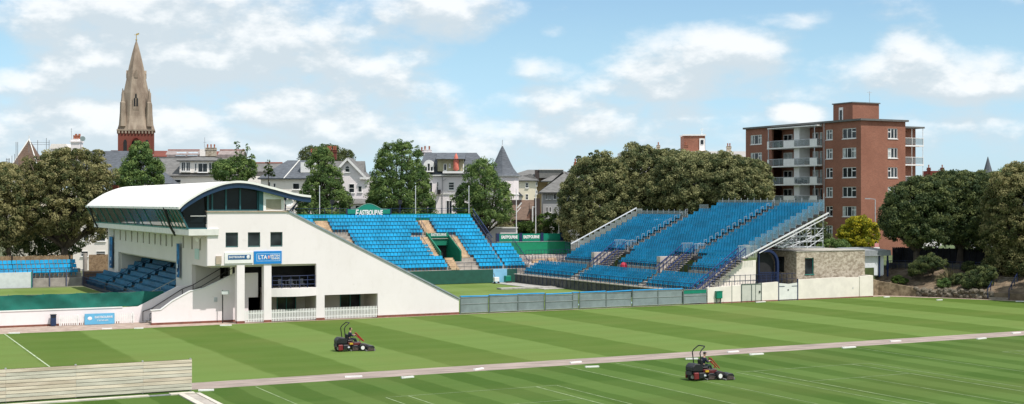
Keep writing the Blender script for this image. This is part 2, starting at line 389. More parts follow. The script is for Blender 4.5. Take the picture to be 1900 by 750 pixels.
# ================================================================== GROUND
def lawn_mat(name, light, dark, bw, x0, cw, y0, cross=.35, soft=.06, mid=None):
    """mown turf: bands across X (width bw) and fainter bands across Y (width cw), blotches, blades"""
    m = bpy.data.materials.new(name); m.use_nodes = True; nt = m.node_tree; b = nt.nodes['Principled BSDF']; b.inputs['Roughness'].default_value = .95
    b.inputs['Specular IOR Level'].default_value = .15
    geo = nd(nt, 'ShaderNodeNewGeometry'); s = nd(nt, 'ShaderNodeSeparateXYZ'); lk(nt, geo.outputs['Position'], s.inputs[0])
    wob = nd(nt, 'ShaderNodeTexNoise'); wob.inputs['Scale'].default_value = .25; wob.inputs['Detail'].default_value = 3; lk(nt, geo.outputs['Position'], wob.inputs['Vector'])
    wv = mth(nt, 'MULTIPLY', mth(nt, 'SUBTRACT', wob.outputs[0], .5), .7)
    def band(c, w, o, sf):
        u = mth(nt, 'DIVIDE', mth(nt, 'SUBTRACT', mth(nt, 'ADD', c, wv), o), 2*w)
        fr = mth(nt, 'FRACT', u)                              # 0..1 over two stripes
        tri = mth(nt, 'SUBTRACT', .25, mth(nt, 'ABSOLUTE', mth(nt, 'SUBTRACT', fr, .5)))   # >0 in the middle half
        # a square wave shifted so that the first stripe [0,.5) is 0
        fr2 = mth(nt, 'FRACT', mth(nt, 'ADD', u, .25)); tri = mth(nt, 'SUBTRACT', .25, mth(nt, 'ABSOLUTE', mth(nt, 'SUBTRACT', fr2, .5)))
        return mth(nt, 'SUBTRACT', 1.0, smooth(nt, tri, -sf, sf))
    A = band(s.outputs[0], bw, x0, soft * .3); B = band(s.outputs[1], cw, y0, soft)
    f = mth(nt, 'ADD', mth(nt, 'MULTIPLY', A, 1 - cross), mth(nt, 'MULTIPLY', B, cross))
    mp = nd(nt, 'ShaderNodeMapping'); mp.inputs['Scale'].default_value = (.14, 1.3, 1); lk(nt, geo.outputs['Position'], mp.inputs[0])
    n1 = nd(nt, 'ShaderNodeTexNoise'); n1.inputs['Scale'].default_value = 1.0; n1.inputs['Detail'].default_value = 7; n1.inputs['Roughness'].default_value = .7; lk(nt, mp.outputs[0], n1.inputs['Vector'])
    n2 = nd(nt, 'ShaderNodeTexNoise'); n2.inputs['Scale'].default_value = .09; n2.inputs['Detail'].default_value = 6; lk(nt, geo.outputs['Position'], n2.inputs['Vector'])
    n3 = nd(nt, 'ShaderNodeTexNoise'); n3.inputs['Scale'].default_value = 5; n3.inputs['Detail'].default_value = 5; n3.inputs['Roughness'].default_value = .8; lk(nt, geo.outputs['Position'], n3.inputs['Vector'])
    f = mth(nt, 'ADD', f, mth(nt, 'MULTIPLY', mth(nt, 'SUBTRACT', n1.outputs[0], .5), .85))
    f = mth(nt, 'ADD', f, mth(nt, 'MULTIPLY', mth(nt, 'SUBTRACT', n3.outputs[0], .5), .75), clamp=True)
    c = mixc(nt, f, dark, light)
    y = mixc(nt, mth(nt, 'MULTIPLY', smooth(nt, n2.outputs[0], .42, .72), .45), c, mid or (.17, .20, .05))
    lk(nt, y, b.inputs['Base Color'])
    bp = nd(nt, 'ShaderNodeBump'); bp.inputs['Strength'].default_value = .25; bp.inputs['Distance'].default_value = .03; lk(nt, n3.outputs[0], bp.inputs['Height']); lk(nt, bp.outputs[0], b.inputs['Normal'])
    MATS[name] = m; return m
LG, DG = (.116, .182, .041), (.068, .121, .016)
LAWN1 = lawn_mat('far_court_turf', LG, DG, 6.07, 13.35, 2.05, 80.2, cross=.13, mid=(.125,.150,.036))
LAWN2 = lawn_mat('near_court_turf', (.080, .140, .028), (.043, .092, .010), 1.85, 20.0, 7.4, 71.0, cross=.30, soft=.05, mid=(.088,.118,.026))
LAWN3 = lawn_mat('show_court_turf', (.140, .205, .056), (.105, .165, .034), 4.5, 55, 4.5, 119, cross=.5)
GRND = mat('rough_ground', (.10, .12, .05), .95, .3, .05, col2=(.14, .15, .08))
PATHM = mat('asphalt_path', (.27, .225, .19), .95, .22, 1.0, col2=(.36, .29, .255), stretch=(.35, 2.2, 1))
BORD = mat('pinkish_border_path', (.36, .27, .22), .95, .2, 1.2, col2=(.43, .345, .285))
LINE = mat('line_marking', (.15, .225, .085), .95, .15, 1.2, col2=(.27, .35, .18))
LINEB = mat('bright_line_marking', (.30, .40, .22), .95, .2, 1.2, col2=(.45, .52, .36))
def sheet(pts, z, name, m):
    return struct(name, MB().quad(*[(x, y, z) for x, y in pts]), m)
g = MB(); g.quad((-2500,-300,-.03),(2500,-300,-.03),(2500,5000,-.03),(-2500,5000,-.03)); struct('ground', g, GRND)
RB = [(108.5,121.0),(110.9,121.2),(113.6,117.0),(116.4,111.8),(119.0,106.8),(123,98),(127,86),(131,70),(135,40)]      # edge of the level courts at the east bank
sheet([(-40,81.0),(92.5,82.0),(129,83.2),(123.7,96),(118.0,106.4),(114.6,113.0),(110.0,119.5),(106,119.25),(40,118.95),(-40,118.6)], .0, 'far_court', LAWN1)
sheet([(-40,118.6),(40,118.95),(106,119.25),(110.0,119.5),(114.6,113.0),(118.0,106.4),(123.7,96),(129,83.2),(129.8,83.2),(124.5,96),(118.9,106.8),(115.5,113.6),(111.2,121.8),(111,124.9),(-40,124.9)], .004, 'border_path', BORD)
sheet([(-40,20),(135,20),(129,81.0),(92.5,79.2),(-40,77.9)], .0, 'near_court', LAWN2)
sheet([(-40,77.9),(92.5,79.2),(129,81.0),(129,83.2),(92.5,82.0),(-40,81.0)], .004, 'footpath', PATHM)
sheet([(55,119.6),(84,119.6),(84,163.2),(55,163.2)], .008, 'show_court', LAWN3)
# inner court beyond the west wall lies a metre higher
ib = MB(); ib.box(-30, 27.4, 125.2, 163.8, -.02, 1.0); struct('inner_court_ground', ib, LAWN3)
# painted lines (one sheet per run)
ln = MB()
def line(x0, y0, x1, y1, w=.08):
    d = Vector((x1-x0, y1-y0)).normalized(); n = Vector((-d.y, d.x)) * w/2
    ln.quad(*[(x0+n.x, y0+n.y, .012), (x0-n.x, y0-n.y, .012), (x1-n.x, y1-n.y, .012), (x1+n.x, y1+n.y, .012)])
line(13.45, 82.5, 13.45, 119.0, .11); struct('court_line', ln, LINEB); ln = MB()
for X0 in (28.15, 52.4, 77.0):
    yb = 70.4 if X0 < 70 else 71.2
    X1 = X0 + 10.97
    line(X0, yb, X1, yb, .08); line(X0, yb-.06, X0, 47); line(X1, yb-.06, X1, 47); line(X0+1.37, yb-.06, X0+1.37, 47, .1); line(X1-1.37, yb-.06, X1-1.37, 47, .1)
    line(X0+1.37, yb-5.49, X1-1.37, yb-5.49); line((X0+X1)/2, yb-5.5, (X0+X1)/2, 47)
for X in (22.9, 44.15, 48.15, 69.25): line(X, 50, X, 78.0 + (X-20)*.01, .075)
lo_ = struct('court_lines', ln, LINE)

# the east bank: soil slope, rising away from the courts
bank = MB(); N = len(RB); prof = [(0,0),(.02,.75),(.5,.85),(2.5,1.5),(5,2.3),(8,3.2),(12,3.5),(40,3.8),(120,4.0)]
rows = []
rnd = random.Random(3)
BV = []
def bank_h(t):                                   # height of the bank's surface t metres out from the court edge
    for (a, za), (b_, zb) in zip(prof, prof[1:]):
        if a <= t <= b_: return za + (zb-za)*(t-a)/(b_-a)
    return prof[-1][1]
OUT = Vector((.87, .50)).normalized()
def bank_pt(k, t):                               # k: fractional index along RB, t: distance outward
    i = min(int(k), N-2); f = k - i; p = Vector(RB[i]).lerp(Vector(RB[i+1]), f)
    return Vector((p.x + OUT.x*t, p.y + OUT.y*t, bank_h(t)))
ts = [0,.02,.5,1.2,1.9,2.5,3.2,4,5,6,7,8,10,12,20,40,120]
STEP = 8
def bankgrid():
    nk = (N-1)*STEP
    for a in range(nk+1):
        for t in ts:
            p = bank_pt(a/STEP, t)
            if .6 < t < 9: p.z += rnd.uniform(-.16,.16)
            bank.v.append(tuple(p))
    m = len(ts)
    for a in range(nk):
        for j in range(m-1): bank.f.append((a*m+j, (a+1)*m+j, (a+1)*m+j+1, a*m+j+1))
bankgrid()
# level ground behind the bank to the north of it
o = len(bank.v)
p0 = bank_pt(0, 0); pe = bank_pt(0, 120)
SOIL = mat('bank_soil', (.13, .095, .06), .97, .35, .8, col2=(.21, .16, .105), bump=.5)
bk = struct('bank', bank, SOIL)
plat = MB(); plat.prism_z([(108.6,122.4),(111.1,122.3),(235,196),(235,420),(104.8,420),(104.8,160),(108.6,160)], -.02, 3.2); struct('upper_terrace', plat, mat('terrace_grass', (.07,.10,.03), .95, .3, .4))

# ================================================================== WHITE PAVILION
FY = 119.3
pav = thing('pavilion', 'white rendered tennis pavilion with a curved white roof and a long sloping end wall', 'building', (30.6, FY, 0))
slx = lambda z: 38.1 + (10.1 - z) * (17.3/8.65)
w = MB()
WIN3 = [(32.25,33.4,6.9,8.25),(34.3,35.45,6.9,8.25),(36.4,37.55,6.9,8.25)]
w.panel(30.6, 38.1, 5.28, 10.1, FY, FY+.35, WIN3)
w.prism_y([(38.1,5.28),(slx(5.28),5.28),(38.1,10.1)], FY, FY+.35)
w.box(33.3,34.0,FY,FY+.7,.22,5.28); w.box(35.8,36.5,FY,FY+.7,.22,5.28)
w.box(40.8,41.6,FY,FY+.35,.22,5.28); w.box(41.6,46.9,FY,FY+.35,2.32,5.28)
w.prism_y([(46.9,.22),(55.4,.22),(55.4,1.45),(slx(5.28),5.28),(46.9,5.28)], FY, FY+.35)
w.build('front_wall', WHITE, pav)
p = MB()
for a, b in ((33.28,34.02),(35.78,36.52),(40.78,41.62),(46.88,55.41)): p.box(a, b, FY-.02, FY+.36, 0, .22)
p.build('plinth', PLINTH, pav)
c = MB(); c.prism_y([(38.05,10.1),(55.5,1.45),(55.5,1.6),(38.08,10.26)], FY-.09, FY+.5); c.build('coping', mat('grey_blue_coping',(.25,.30,.33),.5,.1), pav)
c = MB(); c.box(30.5,38.1,FY-.1,FY+.45,10.1,10.2); c.build('coping', mat('buff_coping',(.42,.33,.25),.7,.15), pav)
# curved balcony between the columns
b_ = MB(); pts = [(36.5,FY)] + [(36.5 + 4.3*k/10, FY - .62*math.sin(PI*k/10)**.8) for k in range(1,10)] + [(40.8,FY),(40.8,FY+.35),(36.5,FY+.35)]
b_.prism_z(pts, 2.32, 3.08); b_.box(36.5,40.8,FY+.35,FY+5,2.5,3.0); bal = b_.build('balcony', WHITE, pav)
r_ = MB()
for k in range(11):
    x = 36.6 + 4.1*k/10; y = FY - .45*math.sin(PI*k/10)**.8 + .1
    if k % 2 == 0: r_.tube((x,y,3.08),(x,y,4.2),.035)
    if k < 10:
        x2 = 36.6 + 4.1*(k+1)/10; y2 = FY - .45*math.sin(PI*(k+1)/10)**.8 + .1
        for z in (3.4,3.8,4.2): r_.tube((x,y,z),(x2,y2,z),.03)
r_.build('railing', NAVY, bal)
# rooms behind the openings
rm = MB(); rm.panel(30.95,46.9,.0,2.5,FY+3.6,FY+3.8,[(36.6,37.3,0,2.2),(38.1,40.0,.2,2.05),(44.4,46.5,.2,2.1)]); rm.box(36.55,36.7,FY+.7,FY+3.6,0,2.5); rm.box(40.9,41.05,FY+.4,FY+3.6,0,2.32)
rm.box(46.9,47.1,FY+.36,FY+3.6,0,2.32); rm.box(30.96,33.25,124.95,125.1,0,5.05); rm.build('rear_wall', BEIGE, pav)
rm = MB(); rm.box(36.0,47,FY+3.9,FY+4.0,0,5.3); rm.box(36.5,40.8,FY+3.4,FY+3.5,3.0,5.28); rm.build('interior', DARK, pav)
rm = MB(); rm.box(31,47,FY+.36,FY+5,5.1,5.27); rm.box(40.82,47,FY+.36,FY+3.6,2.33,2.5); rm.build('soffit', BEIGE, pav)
for (a,b,z0,z1,y) in ((38.1,40.0,.2,2.05,FY+3.6),(44.4,46.5,.2,2.1,FY+3.6)):
    f = MB(); 
    for x in (a,(a+b)/2-.04,b-.08): f.box(x,x+.08,y-.05,y,z0,z1)
    f.box(a,b,y-.055,y-.005,z1-.08,z1); wf = f.build('window', GREENFR, pav)
    MB().box(a,b,y+.02,y+.06,z0,z1).build('pane', GLASS, wf)
tb = MB()
for cx in (38.2, 39.2):
    tb.cyl((cx, FY+1.0), .35, 3.72, 3.75, 14); tb.cyl((cx,FY+1.0),.03,3.0,3.72); tb.cyl((cx,FY+1.0),.2,3.0,3.03)
for cx in (37.7, 38.7, 39.7):
    tb.box(cx-.2,cx+.2,FY+.8,FY+1.2,3.42,3.45); tb.box(cx-.2,cx+.2,FY+1.17,FY+1.2,3.45,3.85)
    for sx in (-.18,.18):
        for sy in (.82,1.18): tb.tube((cx+sx,FY+sy,3.0),(cx+sx,FY+sy,3.43),.012)
single('cafe_furniture', 'grey metal cafe tables and chairs on the curved balcony', 'furniture', tb, mat('dull_aluminium',(.12,.13,.15),.5,.1), (38.6, FY+1, 3.0))
for (a,b,z0,z1) in WIN3:
    f = MB(); t = .07; y0 = FY+.1; y1 = FY+.2
    f.box(a,a+t,y0,y1,z0,z1); f.box(b-t,b,y0,y1,z0,z1); f.box(a+t,b-t,y0,y1,z1-t,z1); f.box(a+t,b-t,y0-.02,y1,z0,z0+.12)
    wf = f.build('window', mat('dark_green_frame',(.05,.12,.12),.5), pav); MB().box(a+t,b-t,y0+.04,y0+.06,z0+.12,z1-t).build('pane', GLASS, wf)
# west side wall with slot windows, ledge, recess over the terrace
XW = 30.6
slots = [162.3,158.6,155.4,152.1,149.0,146.0,143.0,140.3,137.7,135.2,132.7,128.0,124.6,121.6]
def _holes(): return [(y, y+.62, 6.6, 7.75) for y in slots]
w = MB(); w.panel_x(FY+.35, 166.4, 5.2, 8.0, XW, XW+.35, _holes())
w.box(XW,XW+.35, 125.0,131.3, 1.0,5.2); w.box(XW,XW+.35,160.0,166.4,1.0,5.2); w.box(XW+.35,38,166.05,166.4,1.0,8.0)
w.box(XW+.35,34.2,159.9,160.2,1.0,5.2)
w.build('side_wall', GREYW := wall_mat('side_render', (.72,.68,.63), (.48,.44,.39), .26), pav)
d = MB(); d.box(XW+.25,XW+.3, FY+.4,166,6.5,7.9); d.build('slot_window', GLASS, pav)
w = MB(); w.box(XW+.36,38.0,125,166,5.02,5.18); w.build('ceiling', BEIGE, pav)
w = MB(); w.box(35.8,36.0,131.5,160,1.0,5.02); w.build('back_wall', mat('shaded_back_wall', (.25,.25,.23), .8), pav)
w = MB()
for y in (134.5,139,143.5,148,153): w.box(35.2,35.75,y,y+.55,3.5,5.02)
w.build('column', WHITE, pav)
w = MB()
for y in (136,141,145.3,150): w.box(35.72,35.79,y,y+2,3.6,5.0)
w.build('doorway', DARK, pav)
w = MB(); w.box(28.9, 31.6, FY-.15, 166, 8.02, 8.58); w.box(XW-.0,38,FY+.36,FY+.5,8.0,8.02)
w.build('ledge', LEDGE, pav)
# interior of the viewing box: back wall, floor, rear seats
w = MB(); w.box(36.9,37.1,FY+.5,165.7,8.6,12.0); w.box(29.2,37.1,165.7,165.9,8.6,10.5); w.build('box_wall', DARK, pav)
w = MB()
rndc = random.Random(5)
for r in range(5):
    for y in np.arange(121.4, 131.5, .62):
        x = 31.0 + r*.8; z = 8.65 + r*.33
        w.box(x, x+.42, y, y+.48, z+.35, z+.42); w.box(x+.38, x+.45, y, y+.48, z+.42, z+.9)
w2 = MB(); n0 = len(w.v)//8
for i in range(n0):
    pass
sb = w.build('seat', mat('tan_blue_seats', (.55,.28,.12), .6, .1, .45, col2=(.02,.20,.48)), pav)
# inclined glazing along the west side
gz = MB(); gz.quad((28.95,FY+.2,8.58),(28.95,165.5,8.58),(27.95,165.5,10.5),(27.95,FY+.2,10.5)); gz.build('inclined_glazing', PAVG, pav)
fr = MB()
for y in list(np.linspace(FY+.2, 129, 8)) + list(np.linspace(134, 165.5, 9)):
    fr.bar((28.92,y,8.58),(27.9,y,10.55),.07,.09)
fr.bar((28.93,FY+.1,8.6),(28.93,165.6,8.6),.1,.12)
fr.build('glazing_frame', GREENFR, pav)
fr = MB()
for y in (124.5, 163.5): fr.path([(28.95,y,7.9),(28.5,y,8.7),(27.9,y,10.5)], .11)
fr.build('strut', BLACK, pav)
# curved roof
RC = [(27.8,10.55),(28.2,10.95),(28.9,11.45),(30.0,12.08),(31.4,12.62),(32.3,12.82),(33.2,12.88),(34.4,12.75),(35.9,12.40),(37.0,12.12),(37.9,11.88),(38.9,11.68),(39.8,11.58)]
RC = [(x*1.0072, 11+(z-11)*1.0072) for x, z in RC]
def refine(c, n=4):
    out = []
    for i in range(len(c)-1):
        p0 = c[max(i-1,0)]; p1 = c[i]; p2 = c[i+1]; p3 = c[min(i+2,len(c)-1)]
        for k in range(n):
            t = k/n; out.append(tuple(.5*((2*p1[j])+(-p0[j]+p2[j])*t+(2*p0[j]-5*p1[j]+4*p2[j]-p3[j])*t*t+(-p0[j]+3*p1[j]-3*p2[j]+p3[j])*t**3) for j in (0,1)))
    out.append(c[-1]); return out
RCF = refine(RC)
YR0, YR1 = 118.72, 166.0
w = MB(); nr = len(RCF)
for q, dz in ((0, 0.0), (1, -.16)):
    for x, z in RCF:
        w.v.append((x, YR0, z+dz)); w.v.append((x, YR1, z+dz))
for k in range(nr-1):
    a = 2*k; w.f.append((a, a+2, a+3, a+1)); b0 = 2*nr+2*k; w.f.append((b0+1, b0+3, b0+2, b0))
roof = w.build('roof', ROOFW, pav, smooth_=True)
w = MB()
for (x0,z0),(x1,z1) in zip(RCF, RCF[1:]):
    w.add([(x0,YR0-.03,z0-.17),(x1,YR0-.03,z1-.17),(x1,YR0+.02,z1-.17),(x0,YR0+.02,z0-.17),(x0,YR0-.03,z0+.03),(x1,YR0-.03,z1+.03),(x1,YR0+.02,z1+.03),(x0,YR0+.02,z0+.03)],[(0,3,2,1),(4,5,6,7),(0,1,5,4),(1,2,6,5),(2,3,7,6),(3,0,4,7)])
w.box(27.9,28.0,YR0,YR1,10.36,10.56); w.build('fascia', ROOFW, roof)
w = MB()
for yy in (118.8, 126, 134, 142, 150, 158, 165.2):
    for (x0,z0),(x1,z1) in zip(RCF[2:], RCF[3:]):
        dp = .62 if yy < 120 else .42
        w.add([(x0,yy,z0-.17),(x1,yy,z1-.17),(x1,yy+.3,z1-.17),(x0,yy+.3,z0-.17),(x0,yy,z0-dp),(x1,yy,z1-dp),(x1,yy+.3,z1-dp),(x0,yy+.3,z0-dp)],
              [(0,1,2,3),(7,6,5,4),(0,4,5,1),(2,6,7,3)])
w.build('roof_rib', BLUEST, pav)
# front glazing under the arch
def rz(x):
    for (x0,z0),(x1,z1) in zip(RCF, RCF[1:]):
        if x0 <= x <= x1: return z0 + (z1-z0)*(x-x0)/(x1-x0)
    return RCF[-1][1]
w = MB(); xs = np.linspace(28.3, 37.6, 24)
top = [(x, rz(x)-.2) for x in xs]
w.prism_y([(30.7,10.2)] + [(x,z) for x,z in top if x > 30.7 and x < 35.7] + [(35.7,10.2)], FY+.38, FY+.42)
w.prism_y([(28.98,8.6)] + [(x,z) for x,z in top if x < 30.6] + [(30.6,8.6)], FY+.38, FY+.42); w.build('front_glazing', mat('dark_glazing',(.008,.014,.017),.25,.3,.5,spec=.25), pav)
w = MB()
for x in (30.65, 31.05, 32.3, 33.6, 35.25): w.box(x, x+.13, FY+.25, FY+.37, 10.2, rz(x+.06)-.6)
w.box(30.65,35.7,FY+.24,FY+.37,10.2,10.30); w.bar((28.9,FY+.1,8.6),(27.95,FY+.1,10.5),.12,.14); w.box(28.95,30.6,FY+.05,FY+.17,8.58,8.7)
w.prism_y([(35.35,10.2),(35.75,10.2),(35.75,rz(35.75)-.2),(35.35,rz(35.35)-.2)], FY+.03, FY+.17)
w.build('mullion', mat('teal_mullion', (.015,.10,.12), .5), pav)
w = MB(); w.bar((29.1,FY+.08,9.75),(30.5,FY+.08,9.75),.04,.05); w.build('handrail', WPAINT, pav)
w = MB(); w.panel(35.75,37.7,10.2,11.55,FY+.04,FY+.18,[(36.0,37.45,10.28,11.25)]); w.prism_y([(35.75,11.55),(37.7,11.55),(36.3,rz(36.3)-.2),(35.75,rz(35.75)-.2)],FY+.04,FY+.18)
w.build('end_panel', WPAINT, pav)
MB().box(36.0,37.45,FY+.1,FY+.14,10.28,11.25).build('blind', mat('beige_blind',(.36,.33,.25),.6,.1), pav)
w = MB(); w.bar((38.3,FY+.4,10.1),(39.5,FY+.2,11.45),.12); w.bar((37.9,FY+.3,10.1),(37.9,FY+.3,11.6),.1); w.bar((38.6,FY+1.5,9.6),(39.6,FY+1.2,11.4),.12); w.build('roof_strut', BLUEST, pav)
dd = MB(); 
for k in range(14):
    pass
dd.lathe((0,0,0), [(.05,0),(.25,.05),(.36,.13),(.37,.14)], 14)
dish = thing('satellite_dish', 'pale satellite dish beside the end of the pavilion roof', 'satellite dish', (38.15, FY-.1, 10.9))
o = dd.build('reflector', WPAINT, dish, world=False); o.rotation_euler = (R(70),0,R(-20))
m_ = MB(); m_.bar((0,.1,0),(-.2,.45,-.3),.04); m_.tube((0,0,0),(.1,-.35,.0),.015); m_.build('arm', ALU, dish, world=False)
# speaker horns and box on the corner
w = MB(); w.lathe((0,0,0), [(.05,0),(.08,.2),(.2,.45)], 10)
hn = thing('loudspeaker', 'small white horn loudspeaker under the ledge at the pavilion corner', 'loudspeaker', (30.3, 120.6, 7.75)); o = w.build('horn', WPAINT, hn, world=False); o.rotation_euler = (R(110),0,R(-60))
MB().box(-.03,.3,-.05,.05,-.03,.03).build('bracket', ALU, hn, world=False)
w = MB(); w.box(31.35,31.85,FY-.12,FY,5.42,6.15); single('meter_box','beige metal box on the pavilion corner below the windows','box', w, mat('beige_box',(.42,.35,.27),.7,.1),(31.6,FY,5.4))
pl = MB(); pl.box(XW-.06,XW-.0,122.2,123.7,5.75,6.7); single('wall_panel','pale green panel on the shaded side wall near the corner','panel', pl, mat('pale_green',(.45,.62,.56),.6,.05),(XW,123,5.7))

# ---- signs on the front wall
def board(name, label, x0, x1, z0, z1, y, m, d=.08, cat='sign', group=None):
    t = thing(name, label, cat, ((x0+x1)/2, y, z0), group=group); MB().box(x0,x1,y-d,y,z0,z1).build('board', m, t); return t
s1 = board('sign_board', 'white sign with a blue EASTBOURNE strip on the pavilion front', 32.15, 34.75, 5.46, 6.45, FY-.004, WPAINT)
NB = mat('ink_blue',(.01,.10,.26),.5,.05); WHT = mat('white_lettering',(.80,.80,.80),.5,.03)
MB().box(32.45,34.55,FY-.10,FY-.088,5.80,6.22).build('strip', NB, s1)
text_part('EASTBOURNE', .26, (33.25,FY-.106,6.02), s1, WHT, width=1.45, bold=.006)
e = MB(); e.ball((34.3,FY-.11,6.02),.15,.02,.17); e.bar((34.2,FY-.115,5.88),(34.45,FY-.115,6.16),.05,.05); e.build('emblem', WHT, s1)
s2 = board('sign_board', 'bright blue LTA British Tennis sign on the pavilion front', 34.85, 37.45, 5.36, 6.52, FY-.004, BLUEB)
text_part('LTA', .52, (35.65,FY-.096,5.95), s2, WHT, width=.82, bold=.012)
text_part('BRITISH', .26, (36.80,FY-.096,6.08), s2, WHT, width=.85, bold=.006); text_part('TENNIS', .26, (36.80,FY-.096,5.83), s2, WHT, width=.85, bold=.006)
e = MB(); e.ball((36.22,FY-.1,5.96),.09,.015,.17); e.build('emblem', mat('pink_emblem',(.7,.35,.35),.5), s2)
f = MB()
for (a,b,c_,d_) in ((35.08,37.3,6.26,6.30),(35.08,37.3,5.60,5.64),(35.08,35.12,5.64,6.26),(37.26,37.3,5.64,6.26)): f.box(a,b,FY-.094,FY-.085,c_,d_)
f.build('border', mat('pale_blue_line',(.4,.6,.8),.5), s2)
# banners on the west wall
def banner(y, z0, z1, label, w_=.95):
    t = thing('banner', label, 'banner', (XW-.3, y, z0)); b = MB()
    n = 8
    for k in range(n):
        a = y + w_*k/n; c_ = y + w_*(k+1)/n; da = .05*math.sin(k*1.3); dc = .05*math.sin((k+1)*1.3)
        b.add([(XW-.25+da,a,z0),(XW-.25+dc,c_,z0),(XW-.25+dc,c_,z1),(XW-.25+da,a,z1),(XW-.235+da,a,z0),(XW-.235+dc,c_,z0),(XW-.235+dc,c_,z1),(XW-.235+da,a,z1)], [(0,1,2,3),(7,6,5,4),(0,4,5,1),(1,5,6,2),(2,6,7,3),(3,7,4,0)])
    b.build('cloth', mat('banner_blue',(.01,.06,.20),.7,.5,1.6,col2=(.03,.25,.55)), t)
    q = MB(); q.bar((XW-.6,y-.05,z1+.03),(XW,y-.05,z1+.03),.04); q.bar((XW-.25,y-.1,z1+.02),(XW-.25,y+w_+.1,z1+.02),.04); q.build('rod', ALU, t)
    e = MB(); e.box(XW-.33,XW-.32,y+.25,y+.7,z0+.9,z0+1.3); e.box(XW-.33,XW-.32,y+.25,y+.7,z0+.3,z0+.5); e.build('emblem', mat('banner_pale',(.5,.6,.7),.7), t)
banner(128.9, 3.75, 7.0, 'blue hanging banner on the side wall nearer the entrance stairs')
banner(162.4, 3.2, 6.9, 'blue hanging banner at the far end of the side wall', 1.6)

# ---- entrance stairs
st = thing('staircase', 'white walled outdoor staircase climbing under the pavilion corner', 'staircase', (26.1, 121.2, 0))
SY = 121.2
w = MB(); w.prism_y([(26.1,.2),(34.9,.2),(34.9,2.2),(35.8,2.2),(35.8,4.45),(33.8,4.45),(30.8,3.12),(29.5,2.9),(27.9,2.05),(26.9,1.32),(26.1,1.28)], SY, SY+.25); w.build('parapet_wall', WHITE, st)
w = MB(); w.box(26.05,34.9,SY-.01,SY+.26,0,.2); w.build('plinth', PLINTH, st)
w = MB()
for (a,b) in (((26.0,1.3),(26.9,1.34)),((26.9,1.34),(27.9,2.07)),((27.9,2.07),(29.5,2.92)),((29.5,2.92),(30.8,3.14)),((30.8,3.14),(33.8,4.47))): w.bar((a[0],SY+.12,a[1]+.03),(b[0],SY+.12,b[1]+.03),.34,.07)
w.build('coping', WPAINT, st)
w = MB(); w.prism_y([(24.0,0),(30.55,0),(30.55,3.3),(29.2,3.2),(25.6,1.45),(24.0,1.42)], 124.6, 124.85); w.build('rear_parapet', WHITE, st)
w = MB()
for k in range(22):
    x = 26.3 + k*.34; z = .19*(k+1)*.96; w.box(x, x+.34 if k < 21 else 35.8, SY+.25, 124.6, z-.3 if k else 0, z)
w.build('steps', CONC, st)
for (ya) in (SY+.35, 124.5):
    w = MB(); pts = [(26.0,ya,1.0),(26.8,ya,1.25),(29.6,ya,2.95),(30.6,ya,3.3),(33.6,ya,5.0)]; w.path(pts, .04)
    for q in pts: w.tube((q[0],ya,q[2]-.9),q,.03)
    w.build('handrail', BLACK, st)
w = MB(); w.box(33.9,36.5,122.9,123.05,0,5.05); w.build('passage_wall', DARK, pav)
lp = thing('gate_post', 'thin dark post standing beside the stair wall', 'post', (32.3, 120.5, 0)); MB().tube((32.3,120.5,0),(32.3,120.5,3.0),.05).build('pole', BLACK, lp); MB().box(32.2,32.9,120.45,120.55,2.6,2.95).build('plate', mat('pale_plate',(.55,.6,.58),.6), lp)
sg = MB(); sg.box(31.7,32.0,SY-.05,SY,1.9,2.3); single('notice','small grey notice on the stair wall','sign', sg, ALU, (31.85,SY,1.9))

# ---- terrace of seats under the west side
def seat_mesh(name, m, face):
    """one folding stadium seat; face = direction it looks ('-y' or '-x')"""
    b = MB()
    b.add([(-.21,-.24,.40),(.21,-.24,.40),(.21,.16,.37),(-.21,.16,.37),(-.21,-.24,.45),(.21,-.24,.45),(.21,.16,.42),(-.21,.16,.42)], [(0,3,2,1),(4,5,6,7),(0,1,5,4),(1,2,6,5),(2,3,7,6),(3,0,4,7)])
    b.add([(-.21,.16,.38),(.21,.16,.38),(.20,.27,.82),(-.20,.27,.82),(-.21,.20,.38),(.21,.20,.38),(.20,.31,.82),(-.20,.31,.82),(-.09,.165,.86),(.09,.165+.1,.86)], [(0,1,2,3),(7,6,5,4),(0,4,5,1),(1,5,6,2),(2,6,7,3),(3,7,4,0)])
    b.v = b.v[:-2]
    b.box(-.19,.19,.27,.34,.80,.835)
    b.box(-.04,.04,-.05,.1,.0,.39)
    if face == '-y': b.v = [(x*1.12, y, z) for x, y, z in b.v]
    if face == '-x': b.v = [(y, -x*.92, z) for x, y, z in b.v]
    me = b.mesh(name); me.materials.append(m); return me
SM_SHADE = seat_mesh('seat_shaded', mat('shade_darkened_seat_plastic', (.004,.125,.235), .6, .2, .6), '-x')  # same blue seats; the shade under the overhang is put into this darker colour
SM_Y = seat_mesh('seat_y', SEATB, '-y'); SM_X = seat_mesh('seat_x', SEATD, '-x')
